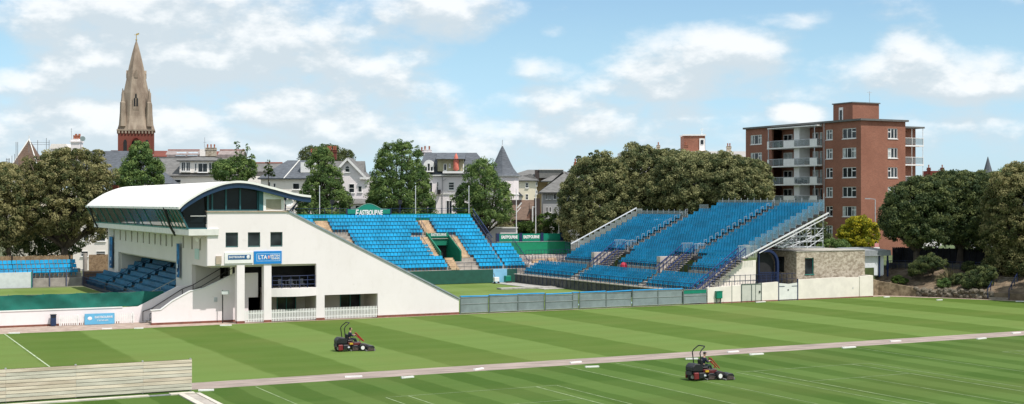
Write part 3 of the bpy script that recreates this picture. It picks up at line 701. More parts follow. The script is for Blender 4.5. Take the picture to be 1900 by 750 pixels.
def place_seats(parent, mesh, pts, n_single=100):
    """pts world positions; the nearest n_single become parts, the rest one part of kind stuff"""
    org = origin(parent)
    pts = sorted(pts, key=lambda p: p[0]*SS + p[1]*CC)
    for p in pts[:n_single]: part_mesh('seat', mesh, parent, (p[0]-org[0], p[1]-org[1], p[2]-org[2]))
    rest = pts[n_single:]
    if not rest: return
    V = np.array([v.co[:] for v in mesh.vertices]); F = [tuple(p.vertices) for p in mesh.polygons]; nv = len(V)
    P = np.array(rest) - np.array(org)
    allv = (P[:,None,:] + V[None]).reshape(-1,3)
    fs = [tuple(i + k*nv for i in f) for k in range(len(rest)) for f in F]
    me = bpy.data.meshes.new('seating'); me.from_pydata(allv.tolist(), [], fs); me.materials.append(mesh.materials[0])
    o = bpy.data.objects.new('seating', me); COL.objects.link(o); o.parent = parent; o['kind'] = 'stuff'; o['label'] = 'rows of blue seats beyond the nearest ones'
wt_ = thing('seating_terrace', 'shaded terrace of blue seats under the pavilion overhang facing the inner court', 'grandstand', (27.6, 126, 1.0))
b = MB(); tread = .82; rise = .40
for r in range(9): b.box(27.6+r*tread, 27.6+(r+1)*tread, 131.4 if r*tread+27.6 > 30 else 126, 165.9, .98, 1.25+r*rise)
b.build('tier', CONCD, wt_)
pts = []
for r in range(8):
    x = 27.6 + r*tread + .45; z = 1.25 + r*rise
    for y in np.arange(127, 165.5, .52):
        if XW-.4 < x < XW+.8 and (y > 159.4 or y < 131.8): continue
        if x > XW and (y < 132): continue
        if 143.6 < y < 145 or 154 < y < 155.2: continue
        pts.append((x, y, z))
place_seats(wt_, SM_SHADE, pts, 60)
b = MB()
for y in np.arange(127, 166, .45): b.tube((27.45,y,1.0),(27.45,y,2.15),.022,n=4)
b.bar((27.45,127,2.15),(27.45,166,2.15),.05); b.bar((27.45,127,1.25),(27.45,166,1.25),.04)
b.build('front_railing', NAVY, wt_)
for y0 in (132, 143.9, 154.2):
    b = MB()
    for r in range(1,8): x = 27.6+r*tread; b.tube((x,y0,1.25+r*rise-.4),(x,y0,1.9+r*rise),.025,n=4)
    b.bar((28.4,y0,2.3),(33.4,y0,4.75),.05); b.build('aisle_railing', NAVY if y0 > 140 else mat('pale_rail',(.5,.5,.4),.5), wt_)
# ================================================================== WEST BOUNDARY
bw = thing('boundary_wall', 'low white boundary wall below the long green windbreak', 'wall', (8, 124.6, 0))
MB().box(-30,24.0,124.6,124.85,.18,1.4).build('wall', WHITE, bw); MB().box(-30,24.0,124.58,124.87,0,.18).build('plinth', PLINTH, bw)
MB().box(-30,24.2,124.55,124.95,1.4,1.48).build('coping', WPAINT, bw)
wb = thing('windbreak', 'long dark green fabric windbreak above the white boundary wall', 'windbreak', (8, 125.1, 1.45))
b = MB(); n = 150
rw = random.Random(9)
for k in range(n+1):
    x = -30 + 58*k/n
    for j in range(7):
        z = 1.48 + (1.30*j/6); sag = .04*math.sin(k*.9) * (j == 6)
        b.v.append((x, 125.0 + .07*math.sin(k*.37+j*.5) + .05*math.sin(k*1.3) * math.sin(j*1.1) + rw.uniform(-.012,.012), z - sag))
for k in range(n):
    for j in range(6): a = k*7+j; b.f.append((a, a+7, a+8, a+1))
b.build('fabric', GREENF, wb, smooth_=True)
b = MB()
for x in np.arange(-29, 28, 2.9): b.tube((x,125.2,1.0),(x,125.2,2.85),.04)
b.tube((-30,125.14,2.76),(28,125.14,2.76),.02); b.build('post', GREYF, wb)

def picket(x0, x1, y, z, h, step, parent_label, group, m=WPAINT, d=.03, posts=()):
    t = thing('picket_fence', parent_label, 'fence', ((x0+x1)/2, y, z), group=group)
    b = MB(); x = x0
    while x < x1 - .05:
        b.prism_y([(x,z+.05),(x+step*.58,z+.05),(x+step*.58,z+h-.06),(x+step*.29,z+h),(x,z+h-.06)], y, y+d); x += step
    b.build('pales', m, t); b = MB(); b.box(x0,x1,y+d,y+d+.05,z+.25,z+.34); b.box(x0,x1,y+d,y+d+.05,z+h-.33,z+h-.24); b.build('rail', m, t)
    if posts:
        b = MB()
        for px_ in posts: b.box(px_-.06,px_+.06,y+d+.051,y+d+.15,z,z+h)
        b.build('post', m, t)
    return t
gp = 'white picket fences between the pavilion columns'
picket(34.02,35.78,FY+.02,.04,1.12,.15,'narrow white picket fence between the first two pavilion columns',gp)
picket(36.52,40.78,FY+.02,.04,1.12,.15,'white picket fence under the curved pavilion balcony',gp)
picket(41.62,46.88,FY+.02,.04,1.12,.15,'longest white picket fence in front of the recess beside the solid wall',gp)
gp2 = 'loose picket panels by the boundary wall'
picket(18.6,20.35,124.0,.0,.95,.16,'white picket panel beside the navy bin',gp2, posts=(18.7,20.2))
picket(20.4,21.0,124.0,.0,.97,.16,'short white picket panel behind the light blue banner edge',gp2)
picket(23.0,25.2,124.0,.0,1.0,.2,'white picket panel next to the foot of the stairs',gp2, posts=(23.2,25.0))
nb = thing('banner', 'light blue EASTBOURNE banner tied to the picket fence', 'banner', (21.8, 123.85, 0))
MB().box(20.75,23.35,123.85,123.9,.05,1.02).build('cloth', SKYB, nb)
text_part('EASTBOURNE', .26, (22.4,123.84,.68), nb, WHT, width=1.55, bold=.004); text_part('TENNIS', .18, (22.3,123.84,.38), nb, WHT, width=1.0)
e = MB(); e.ball((21.2,123.84,.6),.2,.015,.16); e.build('emblem', WHT, nb)
bn = thing('litter_bin', 'narrow navy litter bin standing against the white wall', 'bin', (18.15, 124.2, 0))
b = MB(); b.box(17.9,18.35,124.0,124.4,.05,1.0); b.build('body', mat('bin_navy',(.01,.03,.09),.5,.1), bn, bevel=.03); b = MB(); b.box(17.87,18.38,123.97,124.43,1.0,1.06); b.box(17.95,18.3,123.985,124.0,.78,.92); b.build('lid', BLACK, bn)

# inner-court back stand, white board, bamboo fence
ls = thing('bleacher', 'small bleacher of blue seats in front of the bamboo fence', 'grandstand', (15, 166, 1.0))
b = MB(); b.box(-12,27.6,166,166.9,1.0,2.0); b.box(-12,27.6,166.9,167.7,1.0,2.5); b.box(-12,27.6,167.7,168.6,1.0,3.0); b.build('tier', CONC, ls)
pts = [(x, 166.5+.8*r, 2.0+.5*r+.25) for r in range(3) for x in np.arange(-11.6,27.4,.52)]
place_seats(ls, SM_Y, [p for p in pts], 60)
b = MB()
for x in np.arange(20,27.8,1.9): b.tube((x,165.9,1.0),(x,165.9,3.0),.06,n=5)
b.bar((-12,165.9,2.95),(27.7,165.9,2.95),.05); b.build('railing', mat('grey_blue_rail',(.10,.12,.2),.6), ls)
b = MB()
for x in (27.9,28.6,29.3,30): b.tube((x,165,1),(x,165,2.4),.03,n=4)
b.bar((27.8,165,2.4),(30.2,165,2.4),.05); b.build('end_railing', NAVY, ls)
wbd = thing('screen_board', 'white canvas screen beside the inner court', 'screen', (15, 164.2, 1.0))
MB().box(-12,21.5,164.2,164.35,1.05,2.85).build('panel', mat('white_canvas',(.62,.66,.68),.8,.06), wbd); MB().box(21.5,21.62,164.15,164.4,1.0,2.9).build('post', GREENFR, wbd)
bf = thing('bamboo_fence', 'split bamboo fence behind the small bleacher', 'fence', (15, 169.2, 1.0))
b = MB(); x = -14
while x < 27: b.tube((x,169.2,1.0),(x,169.2,4.55+rw.uniform(-.06,.06)),.07,n=4,cap=False); x += .12
b.build('screen', mat('bamboo',(.27,.17,.085),.85,.3,3,col2=(.36,.25,.14)), bf)
b = MB()
for x in (-4,2,8,14,20,26.6): b.tube((x,169.05,1.0),(x,169.05,4.7),.07)
b.build('post', BLACK, bf)
b = MB(); x = 29.2
while x < 32.5: b.tube((x,171,1.0),(x,171,4.5),.07,n=4,cap=False); x += .12
single('bamboo_fence','short piece of bamboo fence beside the pavilion end','fence', b, MATS['bamboo'], (31,171,1))
b = MB(); b.cyl((28.7,171),.28,1.0,4.7,10); single('gate_pier','pale round pier between the two bamboo fences','pier', b, CONC, (28.7,171,1))
single('lawn_terrace_block','low brown planter block beside the bleacher','planter', MB().box(28.1,30.2,167,169,1.0,2.6), mat('planter_brown',(.17,.11,.075),.9,.2), (29,168,1))

# ================================================================== CENTRE STAND (faces the camera)
CY0, CZ0, CT, CRI = 163.5, 1.9, .8, .5
def cy(r): return CY0 + r*CT
def cz(r): return CZ0 + r*CRI
cs = thing('grandstand', 'large bright blue grandstand facing the show court with a green walled entrance tunnel in it', 'grandstand', (68, 163.3, 0))
b = MB()
VX0, VX1 = 74.3, 77.4        # tunnel
for r in range(14):
    segs = [(48,83.2)]
    if 3 <= r < 9: segs = [(48,VX0),(VX1,83.2)]
    for a, c_ in segs: b.box(a, c_, cy(r), cy(r+1) if r < 13 else cy(r+1)+.6, cz(r)-1.2 if r else 0, cz(r))
b.build('tier', CONC, cs)
b = MB(); b.box(48,80.9,163.2,163.45,0.06,1.85); b.box(83.0,84.6,163.2,163.45,.06,1.85); b.build('front_wall', GREENW, cs)
MB().box(80.9,83.0,163.16,163.45,.06,1.9).build('front_panel', mat('pale_blue_panel',(.22,.50,.70),.6,.05), cs)
b = MB(); b.box(48,83.2,cy(14)+.5,cy(14)+.65,6,9.35); b.build('back_board', GREENB, cs)
pts = []
gaps = lambda x, r: (74.2 < x < 76.0 and 9 <= r <= 12) or (71.8 < x < 78.9 and r == 8) or (72.9 + (8-r)*.14 < x < VX1+1.3 and 3 <= r <= 8) or (74.6 < x < 79.2 and r < 3) or \
    (59.0 < x < 61.0 and 10 <= r <= 12) or (58 < x < 63.2 and 8 <= r <= 9) or (58 < x < 63.0 and 5 <= r < 8)
for r in range(14):
    for x in np.arange(48.3, 83.0, .52):
        if not gaps(x, r): pts.append((x, cy(r)+.45, cz(r)))
for r in range(6):
    for x in np.arange(83.4, 86.2, .52): pts.append((x, cy(r)+.45, cz(r)))
place_seats(cs, SM_Y, pts, 100)
b = MB()
for r in range(6): b.box(83.2,86.4,cy(r),cy(r+1),cz(r)-1,cz(r))
b.build('side_tier', CONC, cs)
b = MB()          # stair flights in the aisles
def flight(x0, x1, r0, r1):
    n = int((r1-r0)*2)
    for k in range(n):
        r = r0 + k*.5; b.box(x0,x1,cy(r)+.0,cy(r+.5),cz(int(r))-.05,cz(r)+.28)
flight(74.35,75.85,9,13); flight(72.9,74.2,3,8.5); flight(77.5,78.7,3,8.5); flight(59.1,60.9,10,13); flight(61.3,62.9,5,8.2); flight(74.8,76.0,0,3)
b.build('steps', STEPM, cs)
b = MB()
b.box(71.9,78.8,cy(8)+.05,cy(8)+.75,cz(8)+.0,cz(8)+.06); b.box(74.7,79.1,cy(0)+.02,cy(2.9),cz(0)+.0,cz(0)+.05)
b.box(58.2,63.1,cy(8)+.05,cy(9.9),cz(8),cz(8)+.06); b.build('landing', mat('pale_concrete',(.48,.43,.38),.9,.15), cs)
tn = MB(); tn.prism_x([(cy(3),cz(3)-1.6),(cy(3),cz(3)+.9),(cy(9),cz(9)+.4),(cy(9),cz(3)-1.6)], VX0-.05, VX0+.1)
tn.prism_x([(cy(3),cz(3)-1.6),(cy(3),cz(3)+.9),(cy(9),cz(9)+.4),(cy(9),cz(3)-1.6)], VX1-.1, VX1+.05)
tn.box(VX0+.1,VX1-.1,cy(8)+.2,cy(8)+.35,cz(5)+.6,cz(9)+.3)
t_ = tn.build('tunnel_wall', mat('tunnel_green',(.0,.17,.10),.6,.1), cs)
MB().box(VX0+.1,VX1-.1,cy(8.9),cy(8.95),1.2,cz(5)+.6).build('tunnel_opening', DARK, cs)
MB().box(VX0+.1,VX1-.1,cy(3),cy(9),cz(0)-.3,cz(0)-.2).build('tunnel_floor', CONC, cs)
fb = MB(); fb.box(VX0+.1,VX1-.1,cy(8)+.1,cy(8)+.19,cz(8)+.25,cz(9)+.3); tsn = fb.build('fascia', GREENB, cs)
text_part('EASTBOURNE', .5, (75.85,cy(8)+.085,cz(8)+.56), tsn, WHT, width=2.3, bold=.01)
b = MB()
def rail_x(x0, x1, y, z, h=1.0, step=.45, pr=.02):
    x = x0
    while x <= x1 + .01: b.tube((x,y,z),(x,y,z+h),pr,n=4,cap=False); x += step
    b.bar((x0,y,z+h),(x1,y,z+h),.05); b.bar((x0,y,z+h*.5),(x1,y,z+h*.5),.03)
rail_x(71.9,73.6,cy(9)-.05,cz(8)+.3,1.0); rail_x(76.3,78.9,cy(9)-.05,cz(8)+.3,1.0); rail_x(74.3,76.0,cy(13)-.05,cz(12)+.5,.7)
rail_x(58.9,61.0,cy(13)-.05,cz(12)+.5,.7); rail_x(61.2,63.2,cy(10)-.05,cz(9)+.3,1.0,.4)
rail_x(75.6,78.9,cy(0)-.02,cz(0),.9,1.1)
for x in (72.95,77.45,78.75,75.95,74.3,63.1,61.0):
    r0, r1 = (9,13) if x in (74.3,75.95) else ((10,13) if x == 61.0 else (3,9))
    for r in range(r0, r1): b.tube((x,cy(r)+.1,cz(r)),(x,cy(r)+.1,cz(r)+.95),.022,n=4)
    b.bar((x,cy(r0)+.1,cz(r0)+.95),(x,cy(r1)-.7,cz(r1)+.45),.04)
b.build('aisle_railing', NAVY, cs)
b = MB()
for r in np.arange(0,14,.5):
    b.tube((83.3 if r > 6 else 86.5,cy(r),cz(int(r))-.2),(83.3 if r > 6 else 86.5,cy(r),cz(r)+1.15),.03,n=4)
b.bar((83.3,cy(6),cz(6)+1.15),(83.3,cy(14),cz(14)+1.15),.09); b.bar((83.3,cy(6),cz(6)+.3),(83.3,cy(14),cz(14)+.3),.09); b.bar((86.5,cy(0),cz(0)+1.0),(86.5,cy(6),cz(6)+1.0),.06)
b.bar((83.4,cy(0)-.1,cz(0)+.6),(86.5,cy(0)-.1,cz(0)+.6),.06)
for x in np.arange(83.5,86.6,.5): b.tube((x,cy(0)-.1,cz(0)-.4),(x,cy(0)-.1,cz(0)+.6),.025,n=4)
b.build('side_railing', NAVY, cs)
b = MB(); 
for x in np.arange(48,83.3,2.2): b.tube((x,cy(14)+.8,9),(x,cy(14)+.8,10.1),.035,n=4)
b.bar((48,cy(14)+.8,10.1),(83.2,cy(14)+.8,10.1),.05); b.bar((48,cy(14)+.8,9.75),(83.2,cy(14)+.8,9.75),.03); b.build('back_railing', NAVY, cs)
# floodlight brackets on the back rail
for i, x in enumerate((62.3,72.4)):
    t = thing('speaker_column', ('dark speaker box on the back rail beside the green sign and the pavilion', 'dark speaker box on the back rail between the green sign and the far mast')[i], 'loudspeaker', (x, cy(14)+.9, 9.3))
    MB().tube((x,cy(14)+.9,9.3),(x,cy(14)+.9,11.2),.06).build('pole', NAVY, t); MB().box(x-.25,x+.25,cy(14)+.7,cy(14)+1.0,10.7,11.3).build('box', BLACK, t)
# green name board
es = thing('name_board', 'green EASTBOURNE name board with a curved top above the blue seats', 'sign', (67.5, 175.25, 8.9))
SGY = 175.2
top_ = [(64.9,10.0)] + [(65.6 + 3.9*k/14, 10.02 + .75*math.sin(PI*k/14)**1.2) for k in range(15)] + [(70.3,10.0)]
MB().prism_y([(64.42,8.9),(64.42,10.0)] + top_ + [(70.75,10.0),(70.75,8.9)], SGY, SGY+.12).build('board', mat('sign_green',(.0,.22,.15),.5,.05), es)
b = MB()
for (x0,z0),(x1,z1) in zip(top_, top_[1:]): b.bar((x0,SGY-.02,z0),(x1,SGY-.02,z1),.04,.05)
b.build('edge_strip', mat('pale_green_edge',(.25,.5,.4),.5), es)
b = MB(); b.box(64.25,64.42,SGY-.05,SGY+.2,8.7,10.05); b.box(70.75,70.92,SGY-.05,SGY+.2,8.7,10.05); b.build('post', NAVY, es)
text_part('E', 1.35, (65.75,SGY-.02,9.42), es, WHT, width=.5, bold=.03, shear=.15); text_part('ASTBOURNE', .95, (67.85,SGY-.02,9.5), es, WHT, width=3.55, bold=.035, shear=.12)

# pale masts along the back
for i, (x, lab) in enumerate(((593,'tall pale mast rising beside the pavilion roof tip'),(771,'tall pale mast in front of the fullest tree behind the blue seats'),(870,'tall pale mast at the outer top corner of the bright blue grandstand'))):
    X, zt = PY(x, 346, 176.3); m_ = thing('mast', lab, 'mast', (X,176.3,3), group='pale masts behind the seats')
    MB().tube((X,176.3,3),(X,176.3,zt),.07,.05,n=8).build('pole', POLEW, m_); MB().ball((X,176.3,zt),.09).build('cap', POLEW, m_)

# green hoarding at the north-east corner of the show court
HY = 178.0
ho = thing('hoarding', 'two tier green hoarding with navy posts and EASTBOURNE panels in the stand corner', 'hoarding', (95, HY, 3))
MB().box(88.6,101.2,HY-.5,HY-.38,3.2,5.05).build('lower_panel', mat('hoarding_green',(.0,.21,.10),.55,.08), ho)
MB().box(89.0,101.3,HY,HY+.12,5.0,6.25).build('upper_panel', GREENB, ho)
MB().box(88.6,101.2,HY-.55,HY-.34,5.05,5.1).build('capping', ALU, ho)
b = MB()
for x in (88.75,92.6,96.2,99.6): b.box(x, x+.48, HY-.1, HY+.2, 3.2, 6.35)
b.build('post', NAVY, ho)
for x in (90.95, 94.65): text_part('EASTBOURNE', .62, (x,HY-.02,5.75), ho, WHT, width=2.7, bold=.025)
for (px_, yt, lab) in ((958,350,'pale mast with a short raking arm above the green hoarding'),(994,350,'pale mast rising from the middle of the green hoarding'),(1037,353,'pale mast at the tree side of the green hoarding')):
    X, zt = PY(px_, yt, HY+.3); m_ = thing('mast', lab, 'mast', (X,HY+.3,3), group='pale masts on the hoarding')
    MB().tube((X,HY+.3,3),(X,HY+.3,zt),.08,.06,n=8).build('pole', POLEW, m_)
    if px_ == 958: MB().bar((X,HY+.3,9.4),(X+.75,HY+.3,10.2),.07).build('arm', POLEW, m_)

# corner terrace between the two stands
b = MB(); b.box(83.2,101,170,177.4,0,3.1); b.box(84.2,101,165,170,0,1.6); b.box(86.4,90,163.4,170,0,2.4)
ct = single('corner_terrace','pale concrete terrace joining the two blue stands below the hoarding','terrace', b, mat('terrace_concrete',(.42,.37,.33),.9,.2,1), (90,166,0))
b = MB()
for (x0,y0,x1,y1,z) in ((86.8,164,92,164,1.9),(87,167,95,167,2.4),(89.5,170,99,170,3.1),(92.2,160.2,92.2,166,2.6),(96,161,96,170,4.2)):
    L = math.hypot(x1-x0,y1-y0); n = int(L/.5)
    for k in range(n+1): b.tube((x0+(x1-x0)*k/n,y0+(y1-y0)*k/n,z-.6),(x0+(x1-x0)*k/n,y0+(y1-y0)*k/n,z+1.0),.025,n=4)
    b.bar((x0,y0,z+1.0),(x1,y1,z+1.0),.05); b.bar((x0,y0,z+.5),(x1,y1,z+.5),.03)
single('guard_railing','navy guard railings crossing the concrete corner between the stands','railing', b, NAVY, (90,165,1.6))
b = MB()
for (x,y) in ((88.6,164.5),(90.3,166.5),(93.0,168)):
    for k in range(7): b.box(x,x+1.4,y+.3*k,y+.3*(k+1),1.5,1.7+.2*k)
b.build('steps', STEPM, ct)

# ================================================================== EAST STAND (faces the show court)
KX = .466
def ez(x): return 1.35 + KX*(x-84.0)
E0, E1 = 121.0, 160.8
low = thing('lower_stand', 'low terrace of deep blue seats along the east edge of the show court', 'grandstand', (84, 140, 0))
b = MB()
for r in range(4): b.box(84+.64*r, 84+.64*(r+1), E0, E1, 0, ez(84+.64*r)+.0)
b.box(86.56,87.2,E0,E1+1,0,2.45)
b.build('tier', CONC, low)
MB().box(83.75,83.99,E0-1.5,E1+1.5,0,1.15).build('front_wall', CONCD, low); MB().box(83.6,84.02,E0-1.5,E1+1.5,1.15,1.27).build('coping', mat('pale_concrete',(.48,.43,.38),.9,.15), low)
pts = []
for r in range(4):
    x = 84+.64*r+.32
    for y in np.arange(E0+.4, E1, .52):
        if 146.3 < y < 147.8 or 130.4 < y < 131.5: continue
        pts.append((x, y, ez(84+.64*r)))
place_seats(low, SM_X, pts, 100)
b = MB()
for y in np.arange(E0-1.5,E1+1.5,1.05): b.tube((83.62,y,.2),(83.62,y,2.15),.035,n=5)
b.bar((83.62,E0-1.5,2.15),(83.62,E1+1.5,2.15),.05); b.bar((83.62,E0-1.5,1.7),(83.62,E1+1.5,1.7),.035); b.build('front_railing', NAVY, low)
b = MB()
for k in range(4):
    for y in (146.4,130.5): b.box(84+.64*k-.0,84+.64*k+.32,y,y+1.2,ez(84+.64*k)+.002,ez(84+.64*k)+.15)
b.build('steps', mat('pale_concrete',(.48,.43,.38),.9,.15), low)

mid = thing('middle_stand', 'middle terrace of deep blue seats between the two walkways of the east stand', 'grandstand', (87.2, 138, 2.4))
b = MB(); BL = [(147.8,155.4),(132.6,141.4),(120.9,126.2)]
for a, c_ in BL:
    for r in range(4): b.box(87.2+.68*r, 87.2+.68*(r+1), a, c_, 2.0, 3.3+.40*r)
b.build('tier', CONC, mid)
pts = []
for a, c_ in BL:
    for r in range(4):
        for y in np.arange(a+.3, c_-.1, .52): pts.append((87.2+.68*r+.34, y, 3.3+.40*r))
place_seats(mid, SM_X, pts, 100)
b = MB()
for y in np.arange(E0,157,1.0): b.tube((87.1,y,2.45),(87.1,y,3.9),.028,n=4)
b.bar((87.1,E0,3.9),(87.1,157,3.9),.05)
for a, c_ in BL: b.bar((87.12,a,3.5),(87.12,c_,3.5),.03)
b.build('walkway_railing', NAVY, mid)
# stairs from the lower walkway to the upper one, in the gaps between the blocks
for i, (ya, yb) in enumerate(((144.2,146.9),(129.2,131.8),(119.45,120.85))):
    x0 = 87.0 if i < 2 else 84.0; z0 = 2.45 if i < 2 else .5
    n = 12 if i < 2 else 18
    t = thing('stair_flight', ('stair flight with blue rails beside the farthest block of seats', 'stair flight with blue rails in the middle of the east stand', 'long stair flight with blue rails at the near end of the east stand')[i], 'staircase', (x0, ya, z0), group='stair flights of the east stand')
    b = MB()
    for k in range(n): x = x0 + (90.2-x0)*k/n; z = z0 + (4.85-z0)*(k+1)/n; b.box(x, x+(90.2-x0)/n+.06, ya, yb, z-.09, z)
    b.build('steps', mat('step_grey',(.30,.27,.24),.9,.2), t)
    if i < 2: MB().box(87.2,90,yb+.05,yb+.8,2.0,4.6).build('side_wall', mat('pale_concrete',(.48,.43,.38),.9,.15), t)
    b = MB()
    for y in (ya+.05, yb-.05):
        for k in range(0, n+1, 2): x = x0+(90.2-x0)*k/n; z = z0+(4.85-z0)*k/n; b.tube((x,y,z),(x,y,z+1.05),.03,n=4)
        b.bar((x0-.5,y,z0+.95),(90.2,y,5.95),.09); b.bar((x0-.3,y,z0+.55),(90.2,y,5.5),.05)
    b.build('railing', mat('rail_blue',(.015,.035,.15),.45,.1), t)
    b = MB()
    for k in range(8): b.tube((90.2+.22*k,ya+.05,4.85),(90.2+.22*k,ya+.05,6.15),.025,n=4); b.tube((90.2+.22*k,yb,4.85),(90.2+.22*k,yb,6.15),.025,n=4)
    b.bar((90.2,ya+.05,6.15),(91.8,ya+.05,6.15),.05); b.bar((90.2,yb,6.15),(91.8,yb,6.15),.05); b.build('landing_gate', ALU, t)

up = thing('upper_stand', 'tall temporary stand of deep blue seats on a scaffold frame', 'grandstand', (90, 138, 4.8))
UT = .83; UR = .385
ux = lambda r: 90.0 + r*UT
uz = lambda r: 4.72 + r*UR
blocks = [(144.9,155.5,0,11),(130.2,143.4,0,15),(121.1,128.7,0,15)]
b = MB()
for r in range(15):
    y1 = 155.6 if r < 11 else (143.6 if r < 13 else 141.6)
    b.box(ux(r), ux(r+1), E0, y1, uz(r)-.5, uz(r))
b.build('tier', mat('deck_grey', (.07,.07,.075),.8,.2), up)
pts = []
for a, c_, r0, r1 in blocks:
    for r in range(r0, r1):
        for y in np.arange(a+.25, (c_ if not (r >= 13 and c_ == 143.4) else 141.4), .52): pts.append((ux(r)+.4, y, uz(r)))
place_seats(up, SM_X, pts, 100)
# hooped aisle rails
HOOP = mat('hoop_steel', (.42,.44,.46),.45,.1,3,metal=.2)
for y, r1 in ((144.15,12),(129.45,15)):
    for r in range(0, r1, 1):
        if r % 1 == 0:
            b = MB(); x = ux(r)
            b.path([(x+.05,y,uz(r)),(x+.05,y,uz(r)+1.05),(x+.42,y,uz(r)+1.15),(x+.42,y,uz(r)+.75)], .024, n=4); b.bar((x+.42,y,uz(r)+.1),(x+.42,y,uz(r)+.6),.05)
            b.build('aisle_hoop', HOOP, up)
    b = MB()
    for r in range(r1): b.box(ux(r), ux(r)+.4, y-.45, y+.45, uz(r)+.001, uz(r)+.19)
    b.build('aisle_steps', mat('aisle_step',(.22,.20,.18),.9,.2), up)
# stepped clear panels along the near end
for r in range(15):
    b = MB(); x = ux(r); z = uz(r)-.15
    b.box(x+.04,x+UT-.04,E0-.16,E0-.13,z,z+1.25); pn = b.build('side_panel', SHEET, up)
    b = MB(); y = E0-.145
    b.bar((x+.06,y,z-.1),(x+.06,y,z+1.3),.035); b.bar((x+UT-.06,y,z-.1),(x+UT-.06,y,z+1.3),.035); b.bar((x+.06,y,z+1.3),(x+UT-.06,y,z+1.3),.035); b.bar((x+.06,y,z+.05),(x+UT-.06,y,z+.05),.03); b.build('frame', mat('frame_steel',(.28,.33,.37),.5,.1), pn)
# mesh sheets along the top and the far edge
b = MB(); b.box(102.5,102.54,E0,141.6,10.2,11.25); b.box(101.0,101.04,141.65,143.6,9.6,10.7); b.box(99.2,99.24,143.7,155.6,8.7,9.85); b.build('mesh_screen', MESHP, up)
b = MB()
for y in np.arange(E0,141.7,1.3): b.tube((102.45,y,9.9),(102.45,y,11.5),.03,n=4)
for y in np.arange(144,155.7,1.3): b.tube((99.15,y,8.3),(99.15,y,10.05),.03,n=4)
b.tube((102.45,E0,9.9),(102.45,E0,12.0),.05,n=5); b.build('screen_post', ALU, up)
b = MB(); 
for r in range(12):
    b.box(ux(r)+.03,ux(r)+UT-.03,155.62,155.66,uz(r),uz(r)+1.15)
b.build('far_mesh', MESHP, up)
b = MB(); b.bar((ux(0)-1.2,155.75,uz(0)+.7),(ux(11),155.75,uz(11)+1.25),.12)
for r in range(0,12): b.tube((ux(r),155.75,uz(r)-.2),(ux(r),155.75,uz(r)+1.2),.04,n=4)
b.build('far_railing', POLEW, up)
# raking beam and scaffold
b = MB(); b.bar((90.7,E0-.3,4.75),(102.9,E0-.3,9.75),.10,.16); b.bar((93,E0-.28,5.3),(102.7,E0-.28,9.25),.07,.08); b.build('raking_beam', POLEW, up)
def scaff(Y):
    b = MB(); q = lambda x, y: (PY(x, y, E0)[0], Y, PY(x, y, E0)[1])
    for (a, c_) in (((1475,425),(1475,461)),((1455,461),(1487,425)),((1500,461),(1531,440)),((1470,440),(1531,438)),((1530,398),(1530,461)),((1500,412),(1500,461)),((1487,418),(1487,461)),((1447,440),(1447,461)),((1463,432),(1463,461)),((1515,405),(1515,461)),
                    ((1484,425),(1531,424)),((1445,452),(1531,447)),((1447,459),(1531,459)),((1487,427),(1503,450)),((1503,450),(1530,424)),((1530,452),(1511,408)),((1470,458),(1530,432)),((1447,459),(1487,448)),((1450,438),(1475,455))):
        b.tube(q(*a), q(*c_), .05, n=5)
    return b
for Y in (E0+.3, E0+2.4, E0+5, E0+8, E0+11.5, E0+15): scaff(Y).build('scaffold_frame', ALU, up)
b = MB()
for (x,y) in ((1530,459),(1530,424),(1487,425),(1447,452)):
    X, Z = PY(x,y,E0); b.tube((X,E0,Z),(X,E0+17,Z),.05,n=5)
for Y in np.arange(E0+20,154,5):
    for X in (92.5,96,99.5,102): b.tube((X,Y,0),(X,Y,ez(X)-.3 if Y < 142 else min(ez(X)-.3,8)),.05,n=5)
b.build('scaffold_tube', ALU, up)

# red cover, white table on the seats
rt = MB(); rt.ball((87.0,139.6,3.1),.45,.5,.55,n=9,m=6); rt.box(86.7,87.3,139.3,139.9,2.45,2.8)
single('seat_cover','red cover heaped on the lower walkway of the east stand','cover', rt, mat('red_cloth',(.42,.02,.05),.7,.25), (87,139.6,2.45))
X, Z = PY(1347, 481, 122.5)
wtb = thing('folding_table', 'long white folding table standing among the near blue seats', 'table', (X, 122.5, Z-.7)); MB().box(X-.35,X+.35,121.6,123.6,Z-.02,Z+.05).build('tabletop', WPAINT, wtb)
for dx in (-.3,.3):
    for yy in (121.8,123.4): MB().tube((X+dx,yy,Z-.75),(X+dx,yy,Z-.02),.02).build('leg', ALU, wtb)

